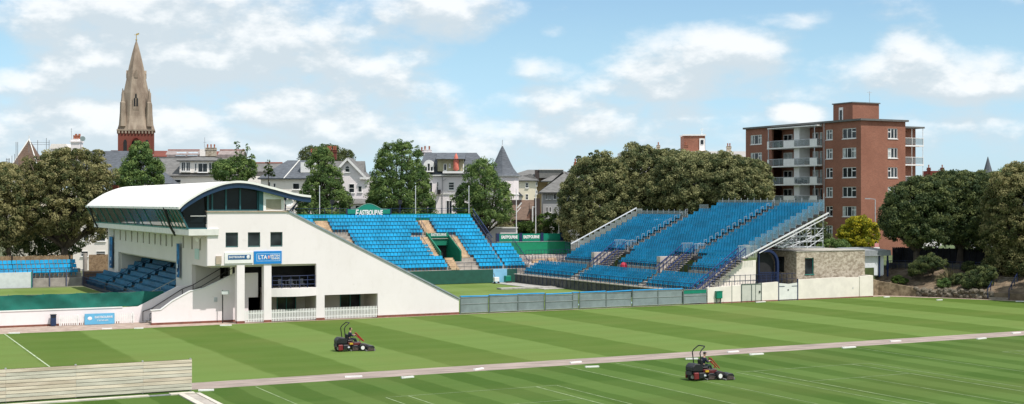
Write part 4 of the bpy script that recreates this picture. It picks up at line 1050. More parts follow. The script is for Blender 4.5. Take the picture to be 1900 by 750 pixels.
# ================================================================== FRONT LINE: mesh fence, white wall, hut
fx = [55.55, 58.7, 61.9, 65.0, 68.2, 69.0, 72.2, 75.4, 78.6, 81.8, 84.9]
for i, (a, c_) in enumerate(zip(fx, fx[1:])):
    lab = {0:'grey mesh fence panel touching the end of the sloping white wall',9:'grey mesh fence panel with the green top beside the white wall',4:'narrow grey mesh fence panel in the middle of the fence'}.get(i) or \
      'grey mesh fence panel, number %s counted from the sloping white wall' % ('one two three four five six seven eight nine'.split()[i])
    t = thing('fence_panel', lab, 'fence panel', (a, FY, 0), group='grey mesh fence panels across the show court end')
    y = FY + (.0 if i % 2 else .06); zt = 1.62 + (.04 if i % 3 else 0); dz = rw.uniform(-.05,.03)
    b = MB()
    if i == 9: b.box(a+.06,c_-.06,y,y+.03,.12,1.15+dz); MB().box(a+.06,c_-.06,y+.0,y+.03,1.17+dz,zt).build('green_top', GREENB, t)
    else: b.box(a+.06,c_-.06,y,y+.03,.12,zt+dz)
    b.build('mesh', GREYM, t)
    b = MB(); b.box(a,c_,y-.03,y-.001,.92+dz,.98+dz); b.box(a,c_,y-.03,y-.001,.12,.17); b.box(a,c_,y-.03,y-.001,zt-.05+dz,zt+dz); b.build('rail', mat('pale_grey_rail',(.27,.30,.30),.6,.1), t)
    MB().box(a-.05,a+.06,y-.08,y-.031,0,1.78).build('post', GREYF, t)
    if i < 9:
        b = MB(); b.tube((a,y+.06,zt+.08+dz),(c_,y+.06,zt+.08+rw.uniform(-.03,.03)),.075,n=7); b.build('rolled_cover', mat('blue_roll',(.01,.25,.52),.6,.1), t)
b = MB(); 
for k in range(9):
    x = 69+k*1.4; b.box(x,x+1.35,123.5+rw.uniform(-.3,.3),124.6,.01,.09)
single('court_cover','pale blue folded court cover lying behind the mesh fence','cover', b, mat('pale_cover',(.40,.62,.66),.7,.1), (74,124,0))
b = MB(); b.box(75.5,83.4,150,151.3,.02,.2); b.box(80.5,83.5,148,162.8,.012,.08); single('cover_roll','long dark edged cover roll beside the dark concrete wall','cover', b, mat('cover_grey',(.35,.34,.31),.8,.2), (82,155,0))
gb = thing('roller_bin','green wheeled bin at the corner of the show court','bin',(82.6,162.2,0)); MB().box(82.2,83.0,161.9,162.6,.15,1.0).build('body', GREENB, gb, bevel=.05); b = MB(); b.tube((82.2,161.8,.15),(83,161.8,.15),.13,n=10); b.build('wheel', RUBBER, gb)
mc = thing('net_trolley','small white umpire trolley in front of the light blue panel','trolley',(80.6,161.6,0)); b = MB(); b.box(80.2,80.9,161.3,161.8,.3,.9); b.build('body', WPAINT, mc, bevel=.03)
for x in (80.25,80.85): MB().tube((x,161.4,.15),(x,161.5,.15),.15,n=10).build('wheel', RUBBER, mc)
MB().bar((80.5,161.8,.9),(80.5,162.2,1.4),.05).build('handle', BLACK, mc)

ww = thing('white_wall', 'long white rendered wall between the mesh fence and the stony bank', 'wall', (96, FY, 0))
top = [(85.0,1.78),(94.6,2.1),(97.3,2.2),(104.0,2.42),(108.1,2.5)]
b = MB(); b.prism_y([(85.0,.12),(94.55,.12),(94.55,2.12),(85.0,1.72)], FY, FY+.3); b.prism_y([(97.35,.12),(104.2,.12),(104.2,2.42),(97.35,2.28)], FY, FY+.3)
b.prism_y([(104.2,.12),(106.3,.12),(106.3,2.35),(104.2,2.35)], FY+.08, FY+.3); b.prism_y([(106.3,.12),(108.3,.12),(108.3,2.5),(106.3,2.46)], FY-.02, FY+.3)
b.box(108.05,108.3,FY+.3,121.5,0,2.5); b.build('wall', mat('cream_paint',(.80,.745,.67),.8,.06,.8), ww)
b = MB(); b.box(85.0,94.5,FY-.01,FY+.31,0,.12); b.box(97.35,108.3,FY-.03,FY+.31,0,.12); b.build('plinth', PLINTH, ww)
b = MB(); b.box(105.3,105.4,FY+.06,FY+.079,1.0,1.2); b.build('bolt', ALU, ww)
gt = thing('framed_door', 'pair of pale doors in a grey green frame set in the white wall', 'door', (90.5, FY-.06, 0))
xa, xb = PY(1375,550,FY)[0], PY(1413,550,FY)[0]
b = MB(); b.box(xa,xa+.1,FY-.06,FY-.005,.1,2.0); b.box(xb-.1,xb,FY-.06,FY-.005,.1,2.1); b.box((xa+xb)/2-.05,(xa+xb)/2+.05,FY-.06,FY-.005,.1,2.0); b.box(xa,xb,FY-.062,FY-.005,1.93,2.03); b.build('frame', GREYF, gt)
b = MB(); b.box(xa+.1,xb-.1,FY-.03,FY-.006,.15,1.93); b.build('panel', mat('pale_grey_door',(.55,.56,.50),.7,.06), gt)
MB().box(xb-.4,xb-.2,FY-.09,FY-.062,1.0,1.2).build('handle', BLACK, gt)
for px_, lab in ((1358,'tall thin post in front of the white wall beside the green cabinet'),(1402,'tall thin post in front of the pale doors')):
    X = PY(px_,555,FY-1)[0]; b = MB(); b.tube((X,FY-1,0),(X,FY-1,2.3),.035); single('court_post', lab, 'post', b, GREYF, (X,FY-1,0), 'thin posts before the white wall')
X = PY(1332,550,FY)[0]
gcb = thing('cabinet','green cabinet fixed to the white wall','cabinet',(X,FY-.3,.3)); MB().box(X-.38,X+.38,FY-.35,FY-.01,.55,1.3).build('body', GREENB, gcb, bevel=.03); MB().box(X-.42,X+.42,FY-.38,FY-.0,1.3,1.36).build('lid', GREENB, gcb)
b = MB(); b.box(X-.3,X-.22,FY-.2,FY-.1,0,.55); b.box(X+.22,X+.3,FY-.2,FY-.1,0,.55); b.build('leg', GREYF, gcb)
wg = thing('gate','white boarded double gate hung between navy posts','gate',(96,FY,0)); xa, xb = PY(1444,550,FY)[0], PY(1481,550,FY)[0]
b = MB(); x = xa+.12
while x < xb-.14: b.box(x,x+.13,FY+.02,FY+.06,.12,1.85+.25*abs((x-xa)/(xb-xa)-.5)); x += .145
b.build('boards', WPAINT, wg); b = MB(); b.box(xa,xa+.12,FY-.02,FY+.1,0,2.35); b.box(xb-.12,xb,FY-.02,FY+.1,0,2.4); b.build('post', NAVY, wg)
b = MB(); b.box(xa+.12,xa+.9,FY+.005,FY+.019,1.55,1.62); b.box(xb-.9,xb-.12,FY+.005,FY+.019,1.55,1.62); b.build('hinge', NAVY, wg); MB().box((xa+xb)/2-.08,(xa+xb)/2+.08,FY-.01,FY+.018,1.1,1.25).build('latch', BLACK, wg)
# steps / plinth walls and navy railings above the white wall
pw = thing('stepped_wall','cream stepped wall under the near stair flight','wall',(88,FY+.8,0))
b = MB(); b.prism_y([(84.6,.3),(92.0,.3),(92.0,4.55),(90.3,4.45),(84.6,1.2)], FY+.7, FY+.9); b.build('wall', mat('cream_paint',(.80,.745,.67),.8,.06,.8), pw)
b = MB(); b.box(85.1,98.4,FY+.35,FY+.68,1.5,1.66); b.box(91,98.4,FY+.95,127,1.4,1.66); b.build('walk', CONC, pw)
b = MB()
for x in np.arange(86,97.4,.72): b.tube((x,FY+.4,1.66),(x,FY+.4,3.0 if x > 88 else 2.6),.035,n=5)
b.bar((86,FY+.4,2.9),(97.3,FY+.4,3.0),.045); b.bar((86,FY+.4,2.3),(97.3,FY+.4,2.4),.035)
single('guard_railing','navy guard railing along the top of the cream stepped wall','railing', b, NAVY, (91,FY+.4,1.6))
# blue arched doorway
ar = thing('archway','dark doorway under a navy arched canopy beside the stone hut','archway',(94.6,120.8,1.6))
b = MB(); cx0 = 94.2
arc = [(cx0+1.45*math.sin(t*PI/2/8), 4.1+1.45*math.cos(t*PI/2/8)) for t in range(0,9)]
pts_ = [(cx0-1.1,5.55)] + arc + [(cx0+1.45,1.7)]
for (x0,z0),(x1,z1) in zip(pts_,pts_[1:]): b.bar((x0,120.9,z0),(x1,120.9,z1),.35,.28)
b.bar((cx0-1.1,120.9,5.5),(cx0-1.1,120.9,1.7),.12)
for k in range(12): b.tube((cx0-1.1+.2*k+.1,120.7,1.7),(cx0-1.1+.2*k+.1,120.7,3.1),.03,n=4)
b.bar((cx0-1.1,120.7,3.1),(cx0+1.4,120.7,3.1),.07); b.bar((cx0-1.1,120.7,2.6),(cx0+1.4,120.7,2.6),.05)
b.build('arch_frame', NAVY, ar); MB().prism_y([(cx0-1.0,1.7)] + [(cx0-1.0,5.3)] + [(x-.15,z-.15) for x, z in arc] + [(cx0+1.3,1.7)], 121.3, 121.4).build('door_opening', DARK, ar)
# stone hut
hut = thing('stone_hut','flat roofed tan stone hut with two dark windows above the white wall','building',(104,121,0))
w1 = [(99.7,101.0,2.75,4.6)]
b = MB(); b.panel(98.5,108.6,1.5,5.35,121.0,121.35,w1); b.panel_x(121.35,127.6,1.5,5.3,98.5,98.85,[(123.2,124.8,2.9,4.7)]); b.box(108.25,108.6,121.35,127.6,0,5.35); b.build('wall', STONET, hut)
b = MB(); b.box(98.45,108.66,120.94,127.7,5.35,5.42); b.build('roof', mat('lead_roof',(.38,.36,.32),.8,.2), hut)
for (nm, bx) in (('w', (99.7,101.0,2.75,4.6)),):
    f = MB(); a,c_,z0,z1 = bx; f.box(a,a+.08,121.1,121.2,z0,z1); f.box(c_-.08,c_,121.1,121.2,z0,z1); f.box(a+.08,c_-.08,121.1,121.2,z1-.08,z1); f.box(a-.05,c_+.05,120.95,121.1,z0-.1,z0); wf = f.build('window', GREENFR, hut); MB().box(a+.08,c_-.08,121.16,121.19,z0,z1-.08).build('pane', GLASS, wf)
f = MB(); f.box(98.62,98.7,123.2,123.3,2.9,4.7); f.box(98.62,98.7,124.7,124.8,2.9,4.7); wf = f.build('window', GREENFR, hut); MB().box(98.66,98.69,123.3,124.7,2.9,4.7).build('pane', GLASS, wf)
# white boarded kiosk past the hut
ks = thing('kiosk','white boarded kiosk with a sloping grey roof beside the stone hut','kiosk',(110,123,2.4))
b = MB(); x = 108.7
while x < 112.6: b.box(x,x+.2,122.4,122.46,2.3,4.6); x += .215
b.box(108.7,112.7,122.47,125.5,2.2,4.6); b.build('boards', mat('white_boards',(.72,.75,.78),.6,.05), ks)
b = MB(); b.prism_x([(122.0,4.6),(126,4.9),(126,5.5),(122.1,5.25)],108.65,113.6); b.build('roof', mat('grey_roof',(.22,.24,.25),.7,.15), ks)
b = MB(); b.box(111.9,112.05,122.2,122.35,2.1,5.0); b.box(113.2,113.35,122.2,122.35,2.1,5.1); b.build('post', NAVY, ks)

# ================================================================== FOREGROUND
sc = thing('timber_screen','weathered pale timber board screen at the corner of the near court','fence',(14,77.9,0))
WOODS = [mat('pale_board_a',(.58,.51,.39),.85,.12,1.6,col2=(.74,.67,.53),stretch=(.3,1,4)), mat('pale_board_b',(.52,.44,.33),.85,.14,1.6,col2=(.68,.60,.48),stretch=(.3,1,4)), mat('pale_board_c',(.50,.48,.39),.85,.14,1.6,col2=(.66,.63,.52),stretch=(.3,1,4))]
b = MB(); b.box(4,19.1,78.06,78.1,.05,1.84); b.build('backing', mat('dark_backing',(.10,.06,.04),.9,.2), sc)
H = 1.85; nb_ = 9
joints = [4,8.9,12.6,16.3,19.1]
k = 0
for r in range(nb_):
    z0 = .07 + r*(H-.08)/nb_
    for a, c_ in zip(joints, joints[1:]):
        b = MB(); o1 = rw.uniform(-.008,.008); b.box(a+.004, c_-.004, 77.98+o1, 78.04+o1, z0+.013, z0+(H-.08)/nb_-.013)
        b.build('board', WOODS[rw.randrange(3)], sc); k += 1
b = MB()
for x in (6.5,8.9,12.6,16.3,19.05): b.tube((x,78.15,0),(x,78.15,1.9),.055)
b.build('post', ALU, sc)
kb = thing('kerb_edging','pale concrete edging at the foot of the timber screen','kerb',(14,76.8,0))
b = MB(); b.box(0,16.4,76.75,77.2,0,.07); b.box(17.6,19.0,76.75,77.3,0,.07); b.prism_z([(18.0,76.7),(18.35,76.7),(18.35,60),(18.0,60)],0,.07); b.prism_z([(19.0,76.7),(19.25,76.7),(19.25,60),(19.0,60)],0,.07)
b.build('kerb', mat('pale_kerb',(.52,.49,.42),.85,.12), kb)
b = MB(); b.box(18.36,18.99,60,76.7,0,.03); b.build('gutter', CONC, kb); MB().box(16.4,17.6,76.75,77.2,0,.03).build('drain_cover', mat('drain_grey',(.17,.19,.19),.7,.2), kb)
# white marker boards lying along the path edges
mk = [((640,699),(672,698)),((880,686),(896,683)),((1058,673),(1078,671)),((1350,653),(1370,651.5)),((1652,633),(1671,632)),((1878,618),(1893,617)),
      ((368,724),(397,723)),((745,700.5),(767,698.5)),((1086,680.5),(1111,679.5)),((1272,665.5),(1295,665)),((1391,657.5),(1416,656)),((1563,645),(1587,643.5)),((1813,628.5),(1829,627)),
      ((16,618),(37,617.5)),((189,609.5),(208,609)),((249,609),(266,608.5)),((408,603.5),(430,603)),((1402,560.5),(1420,559.5)),((1640,551),(1650,550.5)),((1738,556.5),(1748,556)),((1885,559),(1900,559))]
where = ['far path edge nearest the timber screen','far path edge, short and skewed, between the mowers','far path edge, before the middle of the mesh fence','far path edge, just past the nearer mower','far path edge, between the nearer mower and the stone bank','far path edge, at its very end',
  'near path edge, touching the timber screen corner','near path edge, third from the timber screen','near path edge, the longest one in mid court','near path edge, half hidden behind the nearer mower','near path edge, first past the nearer mower','near path edge, second past the nearer mower','near path edge, nearest its far end',
  'border path at the top of the long white court line','border path below the light blue banner','border path below the picket panel by the stairs','border path beside the first pavilion column','border path below the pale doors','border path at the corner of the stony bank','border path below the round shrubs','border path by the garden steps']
for (a, c_), wv_ in zip(mk, where):
    p = Vector(G(*a, .06)); q = Vector(G(*c_, .06)); d = (q-p).normalized(); n_ = Vector((-d.y,d.x)) * .09
    b = MB(); b.prism_z([(p.x-n_.x,p.y-n_.y),(q.x-n_.x,q.y-n_.y),(q.x+n_.x,q.y+n_.y),(p.x+n_.x,p.y+n_.y)], .0, .09)
    b.bar((p.x+.1*d.x,p.y+.1*d.y,.05),(p.x+.12*d.x,p.y+.12*d.y,.06),.2,.1)
    single('marker_board','white marker board on the '+wv_,'marker', b, WPAINT, ((p.x+q.x)/2,(p.y+q.y)/2,0), 'white marker boards along the paths')
# ================================================================== TOWN BEHIND
ROT = -math.atan2(SS, CC)
class Site:
    """a building plot seen at picture column x0, d metres away; local x along the street front, local y away from the courts"""
    def __init__(s, name, label, cat, x0, d, turn=0.0, group=None):
        p = PD(x0, 375, d); s.x0 = x0; s.d = d
        s.t = thing(name, label, cat, (p.x, p.y, 0), ROT + R(turn), group)
    def X(s, x, dy=0): return (x - s.x0) / FOC * (s.d + dy)
    def Z(s, y, dy=0): return CAM_H - (y - 375) / FOC * (s.d + dy)
    def put(s, mb, name, m, parent=None, **kw):
        return mb.build(name, m, parent or s.t, world=False, **kw)
    def window(s, x0, x1, y0, y1, dy=0, fm=None, bars=(1,1), t=.09, out=.06, arch=False, glass=None, sill=True):
        a, b, z0, z1 = s.X(x0,dy), s.X(x1,dy), s.Z(y1,dy), s.Z(y0,dy); f = MB(); y = dy - out
        f.box(a,a+t,y,dy-.003,z0,z1); f.box(b-t,b,y,dy-.003,z0,z1); f.box(a+t,b-t,y,dy-.003,z0,z0+t); f.box(a+t,b-t,y,dy-.003,z1-t,z1)
        for k in range(1, bars[0]): xx = a+(b-a)*k/bars[0]; f.box(xx-.035,xx+.035,y+.01,dy-.003,z0+t,z1-t)
        for k in range(1, bars[1]): zz = z0+(z1-z0)*k/bars[1]; f.box(a+t,b-t,y+.02,dy-.003,zz-.035,zz+.035)
        if sill: f.box(a-.08,b+.08,y-.1,dy-.003,z0-.1,z0-.002)
        if arch: f.prism_y([(a+(b-a)/2 - (b-a)/2*math.cos(PI*k/8), z1 + .45*(b-a)*math.sin(PI*k/8)) for k in range(9)], y, dy-.003)
        w_ = s.put(f, 'window', fm or WPAINT); g_ = MB(); g_.box(a+t,b-t,y+.035,y+.04,z0+t,z1-t)
        if arch: g_.prism_y([(a+(b-a)/2 - (b-a)*.4*math.cos(PI*k/8), z1 + .36*(b-a)*math.sin(PI*k/8)) for k in range(9)], y-.01, y-.005)
        s.put(g_, 'pane', glass or GLASS, w_)
        return w_
def hip(mb, x0, x1, y0, y1, z0, z1, inset, ov=.4, ins2=None):
    x0 -= ov; x1 += ov; y0 -= ov; y1 += ov; ym = (y0+y1)/2; i2 = inset if ins2 is None else ins2
    mb.add([(x0,y0,z0),(x1,y0,z0),(x1,y1,z0),(x0,y1,z0),(x0+inset,ym,z1),(x1-i2,ym,z1)], [(0,1,5,4),(1,2,5),(2,3,4,5),(3,0,4),(0,3,2,1)])
    mb.box(x0+.05,x1-.05,y0+.05,y1-.05,z0-.18,z0-.01)
def gable_x(mb, x0, x1, y0, y1, z0, z1, ov=.3):      # ridge along x
    ym = (y0+y1)/2; mb.prism_x([(y0-ov,z0),(ym,z1),(y1+ov,z0)], x0-ov, x1+ov)
def gable_y(mb, x0, x1, y0, y1, z0, z1, ov=.3):
    xm = (x0+x1)/2; mb.prism_y([(x0-ov,z0),(xm,z1),(x1+ov,z0)], y0-ov, y1+ov)
POT = mat('clay_pot', (.32,.11,.06), .85, .2)
def chimney(s, x, y0, y1, wpx, m, pots=3, dy=4, dep=.9):
    a = s.X(x-wpx/2,dy); b = s.X(x+wpx/2,dy); z0 = s.Z(y1,dy); z1 = s.Z(y0,dy); c = MB()
    c.box(a,b,dy,dy+dep,z0,z1); c.box(a-.08,b+.08,dy-.08,dy+dep+.08,z1-.35,z1-.18); c.box(a-.05,b+.05,dy-.05,dy+dep+.05,z1,z1+.1); o = s.put(c,'chimney',m)
    p = MB()
    for k in range(pots): p.lathe((a+(b-a)*(k+.5)/pots, dy+dep/2, z1+.1), [(.15,0),(.11,.3),(.15,.32),(.14,.65)], 8)
    s.put(p,'chimney_pot',POT,o); return o

# ---- church
ch = Site('church_tower','red brick church tower with a tall pale stone broach spire','church',253,330,turn=14)
tz = ch.Z(243); hw = 4.15
b = MB(); b.panel(-hw,hw,0,tz-.2,-hw,-hw+.6,[(-1.15,1.25,tz-8.0,tz-2.6)]); b.box(hw-.6,hw,-hw+.6,hw,0,tz-.2); b.box(-hw,-hw+.6,-hw+.6,hw,0,tz-.2); b.box(-hw+.6,hw-.6,hw-.6,hw,0,tz-.2)
for sx in (-1,1):
    for sy in (-1,1): b.box(sx*hw-(.35 if sx>0 else .05),sx*hw+(.05 if sx>0 else .35),sy*hw-.35 if sy>0 else sy*hw-.05,sy*hw+.05 if sy>0 else sy*hw+.35,0,tz-.25)
ch.put(b,'tower',BRICKR)
b = MB()
for k in range(-5,6):
    b.box(k*.78-.2,k*.78+.2,-hw-.28,-hw-.002,tz-.85,tz-.22); b.box(-hw-.28,-hw-.002,k*.78-.2,k*.78+.2,tz-.85,tz-.22)
b.box(-hw-.32,hw+.32,-hw-.32,hw+.32,tz-.2,tz+.15); b.box(-hw-.1,hw+.1,-hw-.1,-hw-.003,tz-6.2,tz-5.9); b.box(-hw-.1,-hw-.003,-hw,hw,tz-6.2,tz-5.9); ch.put(b,'cornice',STONES)
def lancet(x, w_, z0, z1):
    return [(x-w_,z0),(x+w_,z0)] + [(x+w_*math.cos(t), z1+w_*1.8*math.sin(t)) for t in np.linspace(0,PI/2,5)] + [(x-w_*math.cos(t), z1+w_*1.8*math.sin(t)) for t in np.linspace(PI/2,0,5)][1:]
b = MB()
for x, w_ in ((-2.5,.42),(2.6,.42)): b.prism_y(lancet(x,w_,tz-6,tz-3.1), -hw-.04,-hw-.01)
for x, w_ in ((-2.5,.42),(0,.7),(2.6,.42)): b.prism_x([(x_,z_) for x_,z_ in lancet(x,w_,tz-6,tz-3.1)], -hw-.04,-hw-.01)
b.box(-1.15,1.25,-hw+.5,-hw+.56,tz-8,tz-2.6); ch.put(b,'belfry_opening',DARK)
b = MB(); bx = MB()
arc_ = [(0.05+1.35*math.cos(t), tz-4.4+2.6*math.sin(t)) for t in np.linspace(0,PI,11)]
for (x0,z0),(x1,z1) in zip(arc_,arc_[1:]): b.bar((x0,-hw-.1,z0),(x1,-hw-.1,z1),.3,.28)
b.bar((.05,-hw+.3,tz-8),(.05,-hw+.3,tz-2.7),.3); ch.put(b,'belfry_arch',mat('dark_red_brick',(.16,.03,.02),.9,.2))
# spire: square base flaring into an octagon, concave near the foot
def ring(r, z, sq):
    out = []
    for k in range(8):
        a = PI/8 + k*PI/4; x, y = math.cos(a), math.sin(a)
        o = r/math.cos(PI/8)
        s_ = r/ max(abs(x),abs(y)) * 1.0
        out.append(((o*(1-sq)+s_*sq)*x, (o*(1-sq)+s_*sq)*y, z))
    return out
zs = [(243,4.45,1),(238,4.25,.9),(230,3.95,.7),(218,3.6,.45),(200,3.35,.25),(175,3.0,.1),(150,2.35,0),(125,1.72,0),(100,.98,0),(85,.45,0),(77,.12,0)]
b = MB()
for yy, r, sq in zs: b.v += ring(r, ch.Z(yy)+.15, sq)
for k in range(len(zs)-1):
    for i in range(8): j = (i+1)%8; b.f.append((k*8+i,k*8+j,k*8+8+j,k*8+8+i))
b.f.append(tuple(len(b.v)-8+i for i in range(8))); sp_ = ch.put(b,'spire',STONES)
for sx in (-1,1):
    for sy in (-1,1):
        b = MB(); cx, cy_ = sx*3.1, sy*3.1; z1 = ch.Z(200); b.lathe((cx,cy_,ch.Z(236)),[(.95,0),(.7,3.2),(.62,5.8),(.45,6.0),(.1,9.2)],6); ch.put(b,'pinnacle',STONES)
b = MB()
for (yy0,yy1,r0,w_) in ((206,172,3.25,.75),(146,131,2.15,.42)):
    for ang in (0,1,2,3):
        q = MB(); z0 = ch.Z(yy0); z1 = ch.Z(yy1); q.prism_y([(-w_,z0),(w_,z0),(w_,z0+(z1-z0)*.6),(0,z1),(-w_,z0+(z1-z0)*.6)], -r0-.25, -r0+1.5)
        ca, sa = math.cos(ang*PI/2), math.sin(ang*PI/2); q.v = [(x*ca-y*sa, x*sa+y*ca, z) for x,y,z in q.v]; b.add(q.v,q.f)
ch.put(b,'lucarne',STONES,sp_)
b = MB()
for k, (x, z_) in enumerate(((-.3,199),(.3,199),(-.3,192),(.3,192),(0,184))):
    b.prism_y(lancet(x,.2,ch.Z(z_),ch.Z(z_)+.75),-3.54,-3.51); b.prism_x(lancet(x,.2,ch.Z(z_),ch.Z(z_)+.75),-3.54,-3.51)
ch.put(b,'lucarne_opening',DARK,sp_)
b = MB(); z = ch.Z(77); b.tube((0,0,z),(0,0,z+1.9),.09); b.ball((0,0,z+.4),.22); b.bar((-.5,0,z+1.6),(.5,0,z+1.6),.1); b.add([(0,0,z+1.5),(.6,0,z+1.75),(.7,0,z+2.1),(.1,0,z+1.95),(0,.06,z+1.5),(.6,.06,z+1.75),(.7,.06,z+2.1),(.1,.06,z+1.95)],[(0,1,2,3),(7,6,5,4),(0,4,5,1),(2,6,7,3)]); ch.put(b,'weathervane',mat('gilt',(.5,.36,.12),.4,.1,metal=.5))
b = MB(); b.box(-hw-2,22,2,16,0,ch.Z(290)); gable_x(b,-hw-2,22,2,16,ch.Z(290),ch.Z(277)); ch.put(b,'nave',BRICKR)

# ---- villa terrace with turret behind the broad oak
h = Site('victorian_villa','grey roofed villa with a brown pyramid turret and white chimney behind the broad oak','house',140,232)
b = MB(); b.box(h.X(62),h.X(300),0,11,0,h.Z(352)); h.put(b,'wall',IVORY)
b = MB(); hip(b,h.X(62),h.X(298),0,11,h.Z(340),h.Z(278),5.5); h.put(b,'roof',SLATE)
b = MB(); b.box(h.X(92),h.X(124),.5,4,h.Z(300),h.Z(276)); b.prism_y([(h.X(90),h.Z(276)),(h.X(126),h.Z(276)),(h.X(122),h.Z(267)),(h.X(94),h.Z(267))],.3,4.2); h.put(b,'dormer',IVORY)
b = MB(); cx_ = h.X(54); b.box(cx_-2.7,cx_+2.7,-2.7,2.7,0,h.Z(318)); h.put(b,'turret',BEIGE)
b = MB(); z0, z1 = h.Z(325), h.Z(258); b.add([(cx_-3,-3,z0),(cx_+3,-3,z0),(cx_+3,3,z0),(cx_-3,3,z0),(cx_,0,z1)],[(0,1,4),(1,2,4),(2,3,4),(3,0,4),(0,3,2,1)]); tr = h.put(b,'turret_roof',SLATEB)
b = MB()
for sx, sy in ((-3,-3),(3,-3)): b.tube((cx_+sx,sy,z0),(cx_,0,z1),.1,n=5)
b.tube((cx_,0,z1),(cx_,0,z1+.6),.06); h.put(b,'ridge_cap',LEDGE,tr)
b = MB(); b.box(h.X(133),h.X(149),-.5,1.4,h.Z(300),h.Z(262)); b.box(h.X(131.5),h.X(150.5),-.65,1.55,h.Z(264.5),h.Z(262)); b.prism_y([(h.X(132),h.Z(262)),(h.X(150),h.Z(262)),(h.X(147),h.Z(258)),(h.X(135),h.Z(258))],-.5,1.4); o = h.put(b,'chimney',WHITE)
b = MB()
for k,x in enumerate((136.5,140,143.5,146)): b.lathe((h.X(x),.4,h.Z(258)),[(.2,0),(.15,.4),(.22,.45),(.2,.9 if k%2 else .65)],8)
h.put(b,'chimney_pot',POT,o)
b = MB(); b.tube((h.X(132),.2,h.Z(275)),(h.X(132),.2,h.Z(238)),.05); b.bar((h.X(130.5),.2,h.Z(240)),(h.X(133.5),.2,h.Z(240)),.04); b.bar((h.X(131),.2,h.Z(244)),(h.X(133),.2,h.Z(244)),.04); h.put(b,'aerial',ALU,o)
b = MB(); b.lathe((0,0,0),[(.05,0),(.3,.06),(.45,.16),(.46,.18)],12); ds = h.put(b,'dish',mat('grey_dish',(.16,.22,.22),.6),o); ds.location = (h.X(153.5),0,h.Z(258)); ds.rotation_euler = (R(80),0,R(15))
b = MB()
for x, y0, y1 in ((42.5,265,330),(45.5,265,330),(35,290,335),(40,287,335),(98,258,280),(103,262,280),(82,262,285),(66,265,285)): b.tube((h.X(x),-3.2,h.Z(y1)),(h.X(x),-3.2,h.Z(y0)),.045,n=5)
for y in (297,301,305,309,313): b.bar((h.X(24),-3.2,h.Z(y)),(h.X(31),-3.2,h.Z(y+(y%2))),.06)
for y in (266,270): b.bar((h.X(64),-3.2,h.Z(y)),(h.X(104),-3.2,h.Z(y)),.05)
for x in (25,28,30.5): b.tube((h.X(x),-3.2,h.Z(335)),(h.X(x),-3.2,h.Z(295)),.05,n=5)
p_ = PD(60,375,228); sco = b.build('scaffolding', mat('old_scaffold',(.16,.17,.18),.6,.2), h.t, world=False)
for (x0,x1,y0,y1) in ((153,168,455,470),(180,194,455,470)): pass

# low white villa parts glimpsed below the oak's crown
h = Site('white_house','white house glimpsed between the oak trunk and the pavilion','house',175,216)
b = MB(); b.box(h.X(120),h.X(300),0,9,0,h.Z(385)); h.put(b,'wall',IVORY)
b = MB(); gable_x(b,h.X(120),h.X(300),0,9,h.Z(385),h.Z(362)); h.put(b,'roof',SLATEG)
for x0,x1,y0,y1 in ((154,166,422,448),(178,196,422,448),(178,196,466,474),(150,164,466,476),(134,146,424,446)): h.window(x0,x1,y0,y1,bars=(1,2))

# ---- long roofed terrace right of the church
h = Site('terrace_house','long slate roofed white terrace with a wide dormer and roof lights behind the pavilion','house',360,246)
b = MB(); b.box(h.X(228),h.X(505),0,12,0,h.Z(327)); h.put(b,'wall',IVORY)
b = MB(); hip(b,h.X(228),h.X(452),0,12,h.Z(326),h.Z(292),4.4,ov=.5); b.box(h.X(250),h.X(392),6.6,9,h.Z(300,7),h.Z(291.5,7)); h.put(b,'roof',SLATEG)
b = MB(); b.box(h.X(286),h.X(430,9),9,12.5,h.Z(300,9),h.Z(287,9)); b.prism_x([(9,h.Z(287,9)),(11,h.Z(278,9)),(13,h.Z(287,9))],h.X(286,9),h.X(352,9)); b.prism_x([(9,h.Z(287,9)),(11,h.Z(278,9)),(13,h.Z(287,9))],h.X(383,9),h.X(430,9)); h.put(b,'upper_roof',mat('pinkish_slate',(.26,.22,.21),.8,.2,1.5))
b = MB()
for a,c_ in ((286,352),(383,430)): b.box(h.X(a,9),h.X(c_,9),10.85,11.15,h.Z(278.4,9),h.Z(276.6,9))
h.put(b,'ridge_tiles',REDT)
b = MB()
for x in (305,327): b.add([(h.X(x,9),8.9,h.Z(289,9)),(h.X(x+19,9),8.9,h.Z(289,9)),(h.X(x+18,9),9.9,h.Z(282.5,9)),(h.X(x,9),9.9,h.Z(282.5,9))],[(0,1,2,3)])
h.put(b,'roof_light',mat('rooflight',(.45,.58,.66),.2,.1),None)
b = MB(); b.box(h.X(352,8),h.X(363,8),8,9.5,h.Z(290,8),h.Z(277,8)); h.put(b,'party_wall',IVORY)
chimney(h,372,275,290,19,STONET,3,8)
b = MB(); b.tube((h.X(360,8),8.5,h.Z(288,8)),(h.X(360,8),8.5,h.Z(255,8)),.05); b.bar((h.X(357,8),8.5,h.Z(265,8)),(h.X(363,8),8.5,h.Z(264,8)),.06); b.bar((h.X(358,8),8.5,h.Z(271,8)),(h.X(362,8),8.5,h.Z(271,8)),.06); h.put(b,'aerial',ALU)
b = MB(); b.box(h.X(334),h.X(440),-.3,5,h.Z(321),h.Z(298)); dm = h.put(b,'dormer',IVORY)
b = MB(); hip(b,h.X(334),h.X(408),-.3,5,h.Z(298),h.Z(291),2.2,ov=.5); h.put(b,'dormer_roof',SLATEG,dm)
for x0,x1,y0,y1 in ((337,345,301,318),(346,354,301,318),(362,366,303,318),(368,386,303,320),(388,398,302,318)): h.window(x0,x1,y0,y1,dy=-.3,bars=(2 if x1-x0>6 else 1,1))
